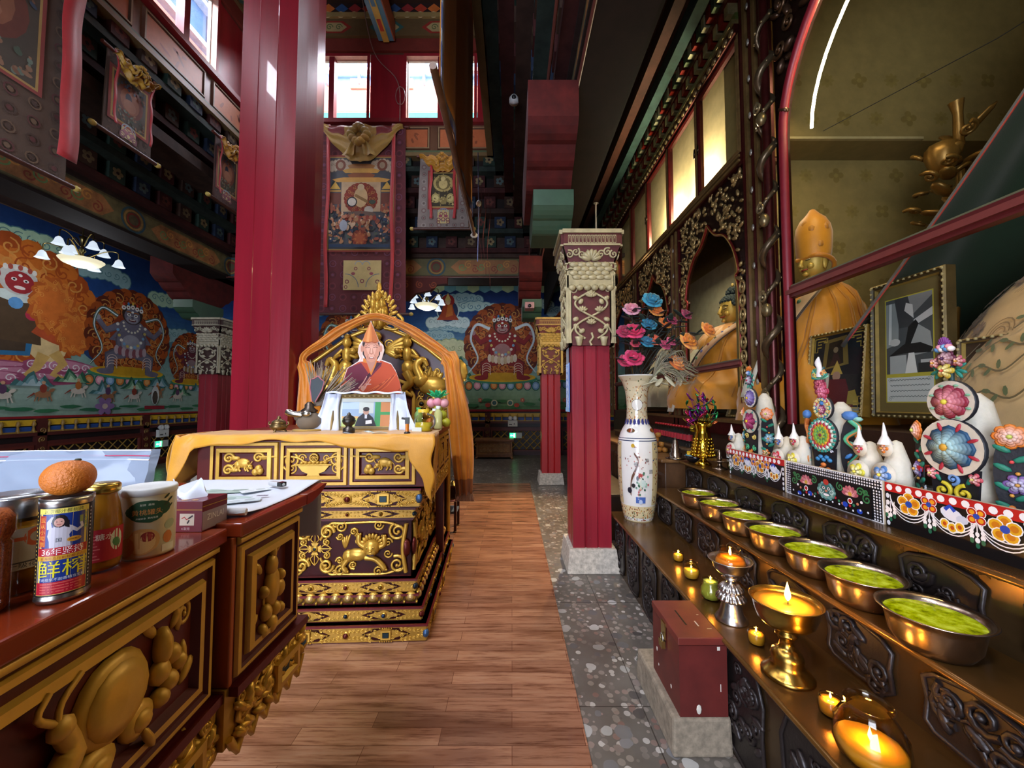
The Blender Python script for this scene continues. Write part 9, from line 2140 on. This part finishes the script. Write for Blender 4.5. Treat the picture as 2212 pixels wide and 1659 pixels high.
def thangka(label, M, w, w2, H, base, spots, pw, ptop, ph, paint, patch, rib, cover='#b07c20', rr=.035, grp='hanging scroll paintings'):
 """local: x across, y down from the top rod, z out"""
 t = thing('hanging_scroll', label, 'thangka', (0, 0, 0), group=grp)
 b = MB(); b.M = M; b.eps = 6e-5
 b.poly([(-w / 2, 0), (-w2 / 2, -H), (w2 / 2, -H), (w / 2, 0)], base); brocade(b, -w / 2, -H, w / 2, 0, base, spots, 0, rr, 3)
 b.rect(-pw / 2 - .05, -ptop - ph - .05, pw / 2 + .05, -ptop + .05, '#8a3a30'); b.rect(-pw / 2 - .02, -ptop - ph - .02, pw / 2 + .02, -ptop + .02, '#a88a4a')
 b.push(Tr(0, 0, -.012)); b.prism([(-w / 2, 0), (-w2 / 2, -H), (w2 / 2, -H), (w / 2, 0)], 0, .011, base); b.pop(); z = b.lay
 b.build('brocade_border', CLOTH, t)
 b = MB(); b.M = M @ Tr(0, -ptop, z); b.eps = 6e-5; paint(b, pw, ph); b.build('painting', MURAL, t)
 if patch:
  b = MB(); b.M = M @ Tr(0, 0, z); b.eps = 6e-5; x0, y0, x1, y1 = patch; b.rect(x0, y0, x1, y1, '#b8a468');
  for q in (-1, 1):
   xm = (x0 + x1) / 2; ww = (x1 - x0) / 2; hh = y1 - y0
   b.arc(xm + q * ww * .9, y0 + hh * .1, ww * .7, pi / 2, pi / 2 + q * pi / 2, .012, '#5a6a78', 8); b.ring(xm + q * ww * .35, y0 + hh * .72, .03, .012, '#7a2a3c', 10); b.disc(xm + q * ww * .48, y0 + hh * .55, .035, .025, '#8a3a48', 9); b.ring(xm + q * ww * .8, y0 + hh * .28, .035, .014, '#6a2434', 10); b.ring(xm + q * ww * .86, y0 + hh * .1, .03, .012, '#6a2434', 10); b.arc(xm + q * ww * .2, y0 + hh * .85, .06, 0, pi, .01, '#7a94a8', 6)
  b.ring((x0 + x1) / 2, y0 + (y1 - y0) * .3, .035, .014, '#7a2a3c', 10); b.build('silk_patch', SILK, t)
 for q in (-1, 1):
  b = MB('#a82426'); b.M = M; x = q * rib[0]; L = rib[1]; ww = rib[2]
  b.grid(2, 30, lambda u, v: (x + (u - .5) * ww + .012 * sin(v * 9 + q), -v * L, .05 + z + .012 * sin(v * 14 + q))); b.build('ribbon', SILK, t, solid=.003)
 b = MB(cover); b.M = M   # gathered silk cover pulled up to a knot
 cw = w * .98; ch = min(.62, H * .2)
 for q in (-1, 1):
  b.grid(16, 16, lambda u, v: (q * (cw / 2 * (1 - u)) * (1 - .0 * v), -.02 - v * (.06 + ch * .95 * sin(u * pi / 2) ** 1.3) + .02 * sin(u * 15), z + .05 + .05 * sin(v * pi) + .02 * sin(v * 19 + u * 9)), colfn=lambda u, v: '#7c2020' if (.25 < u < .6 and v < .45 and cover == '#a8843a') else cover)
 for i in range(14):
  a = 2 * pi * i / 14; b.push(Tr(.03 * cos(a * 3), -ch * .38 + ch * .08 * sin(a), z + .13)); b.ball(ch * .17 * cos(a), ch * .15 * sin(a), .0, ch * .13, ch * .1, ch * .13, 8, 5, jit(cover, .2)); b.pop()
 for q in (-1, 1): b.grid(6, 8, lambda u, v: (q * (.02 + (.06 + .28 * v) * ch * (.3 + u)), -ch * (.42 + .5 * v), z + .12 + .03 * sin(u * 9 + v * 3)), jit(cover))
 b.build('silk_cover', SILK, t)
 b = MB('#5a2a20'); b.M = M; b.tube([(-w / 2 - .06, 0, 0), (w / 2 + .06, 0, 0)], .022, 8); b.build('top_rod', WOOD, t)
 b = MB('#4a2a20'); b.M = M; b.tube([(-w2 / 2 - .08, -H, 0), (w2 / 2 + .08, -H, 0)], .024, 8); [b.ball(q * (w2 / 2 + .09), -H, 0, .04, .032, .032, 8, 5, '#b8a050') for q in (-1, 1)]; b.build('bottom_rod', WOOD, t)
 return t
BK = plane((0, 0, 0), (1, 0, 0), (0, 0, 1)); LF = plane((0, 0, 0), (0, 1, 0), (0, 0, 1))
thangka('big hanging scroll with a red flaming deity above the throne', Tr(-2.53, 6.3, 6.1) @ BK, 1.45, 1.54, 3.2, '#5a2026', ['#6e3038', '#4a1a24', '#6a3a50'], 1.06, .55, 1.56, p_main, (-.27, -2.8, .36, -2.3), (.54, 3.1, .06), '#a8843a', .06)
thangka('smaller grey bordered hanging scroll right of the big one', Tr(-1.16, 6.32, 5.60) @ BK, .78, .86, 1.25, '#7a6e66', ['#8e847a', '#5c5048', '#6a4a44'], .42, .3, .57, p_gold, (-.09, -1.16, .1, -.93), (.2, 1.1, .045), '#b8801a', .04)
thangka('left wall hanging scroll nearer the viewer, red ribbons on both sides', Tr(-4.28, 4.15, 5.22) @ LF, .5, .54, .92, '#4a3626', ['#5a4430', '#3c2a1e'], .36, .2, .5, p_warm, (-.08, -.86, .08, -.74), (.2, .8, .03), '#a8801e', .03)
thangka('left wall hanging scroll partly behind the tall red column', Tr(-4.28, 5.62, 5.32) @ LF, .48, .5, .95, '#4a2a20', ['#5a3a28', '#3c1f18'], .34, .2, .52, p_warm, (-.08, -.86, .08, -.76), (.2, .85, .03), '#b07c1c', .03)
t = thangka('large dark brocade hanging at the top left picture corner', Tr(-4.2, 2.85, 5.6) @ LF, 1.3, 1.34, 2.1, '#54402e', ['#6a5238', '#46301f', '#5a2a24'], .8, .4, 1.0, p_warm, None, (.62, 1.9, .16), '#8a6a30', .05)
# wide fabric banner seen edge-on from the right side
t = thing('banner', 'large orange brown fabric banner with blue brocade edge hanging near the middle', 'banner', (0, 0, 0))
b = MB('#a86a1c'); BX = -.48
def ban(u, v): return (BX + .035 * sin(u * 11) * (1 - .4 * v) + .02 * sin(u * 23 + v * 2), 2.36 + 2.3 * u, 7.0 - 3.5 * v + .06 * v * u)
b.grid(60, 20, ban); b.build('fabric', CLOTH, t, solid=.004)
b = MB('#1f2460')
b.grid(60, 2, lambda u, v: (lambda p: (p[0] + .009, p[1], 3.5 + .06 * u + .09 * v))(ban(u, 1)), colfn=lambda u, v: '#23286a' if int(u * 60) % 3 else '#6a6a90'); b.grid(2, 40, lambda u, v: (ban(u * .04, v)[0] + .008, 2.36 + .1 * u, 7 - 3.5 * v), colfn=lambda u, v: '#3a4a7a' if int(v * 40) % 3 else '#8a9098'); b.build('blue_brocade_edge', SILK, t, solid=.004)
b = MB('#6a4a34'); b.tube([(BX, 2.24, 3.49), (BX, 4.75, 3.56)], .025, 8); b.ball(BX, 4.78, 3.56, .05, .035, .035, 8, 5, '#b8b0a0'); b.build('bottom_rod', WOOD, t)
b = MB('#5a1216'); [b.grid(3, 14, lambda u, v: (-.42 + k * .05 + .02 * sin(v * 8), 4.95 + k * .12 + .1 * (u - .5) * (1 - .7 * v), 4.3 - v * (1.0 + .15 * k))) for k in range(3)]; b.build('dark_red_tail', CLOTH, loc=(0, 0, 0), label='dark red cloth tails hanging beyond the orange banner', cat='streamer', solid=.003)
b = MB('#c8c4b8'); b.tube([(-.43, 4.72, 4.6), (-.42, 4.74, 3.9), (-.43, 4.72, 3.2)], .006, 5, '#6a74a0'); b.ball(-.42, 4.74, 3.95, .035, .035, .04, 8, 6); b.build('tassel_cord', SATIN, label='pale beaded cord hanging beside the banner bottom', cat='cord')
# small fixtures
t = thing('security_camera', 'small white bullet camera under the dark right eaves', 'camera', (.02, 4.0, 4.72)); b = MB('#c8c8c4'); b.lathe([(0, -.06), (.05, -.05), (.05, .0), (.03, .03), (0, .035)], 14); b.ball(.0, -.045, -.02, .025, .02, .025, 9, 6, '#1a1a1c'); b.build('housing', SATIN, t)
t = thing('bullet_camera', 'pinkish bullet camera on a bracket left of the far pillar', 'camera', (.3, 6.6, 3.1)); b = MB('#a87a78'); b.box(-.08, .08, -.14, .12, -.06, .05); b.build('housing', SATIN, t, bevel=.01); b = MB('#16161a'); b.push(Tr(-.0, -.145, -.02) @ Rx(pi / 2)); b.lathe([(.03, 0), (.03, .01), (0, .012)], 12); b.pop(); b.build('lens', GLOSS, t); b = MB('#8a8a88'); b.tube([(.0, .1, .04), (.05, .2, .08), (.14, .22, .06)], .015, 6); b.build('bracket', SATIN, t)
b = MB('#5a3028')
for pts in ([(.5, 2.0, 3.86), (.5, 6.9, 3.86), (.52, 6.9, 3.0)], [(.3, 2.2, 4.12), (.3, 6.6, 4.12), (.34, 6.7, 3.5)], [(-5.2, 6.9, 3.72), (.46, 6.9, 3.72), (.46, 6.9, 3.3)]): b.tube(pts, .014, 6)
struct('trim_80', b, SATIN)
b = MB('#8a6a60'); b.tube(bez([(-2.6, 6.2, 8.6), (-2.35, 6.25, 7.4), (-1.95, 6.3, 6.9), (-1.9, 6.3, 6.2)], 6), .008, 5); b.tube([(-1.9 + .08 * cos(a), 6.3, 6.65 + .16 * sin(a)) for a in [i * pi / 6 for i in range(12)]], .007, 5, closed=True); b.build('loose_wire', SATIN, label='loose pinkish wire looping down in front of the back clerestory window', cat='wire')
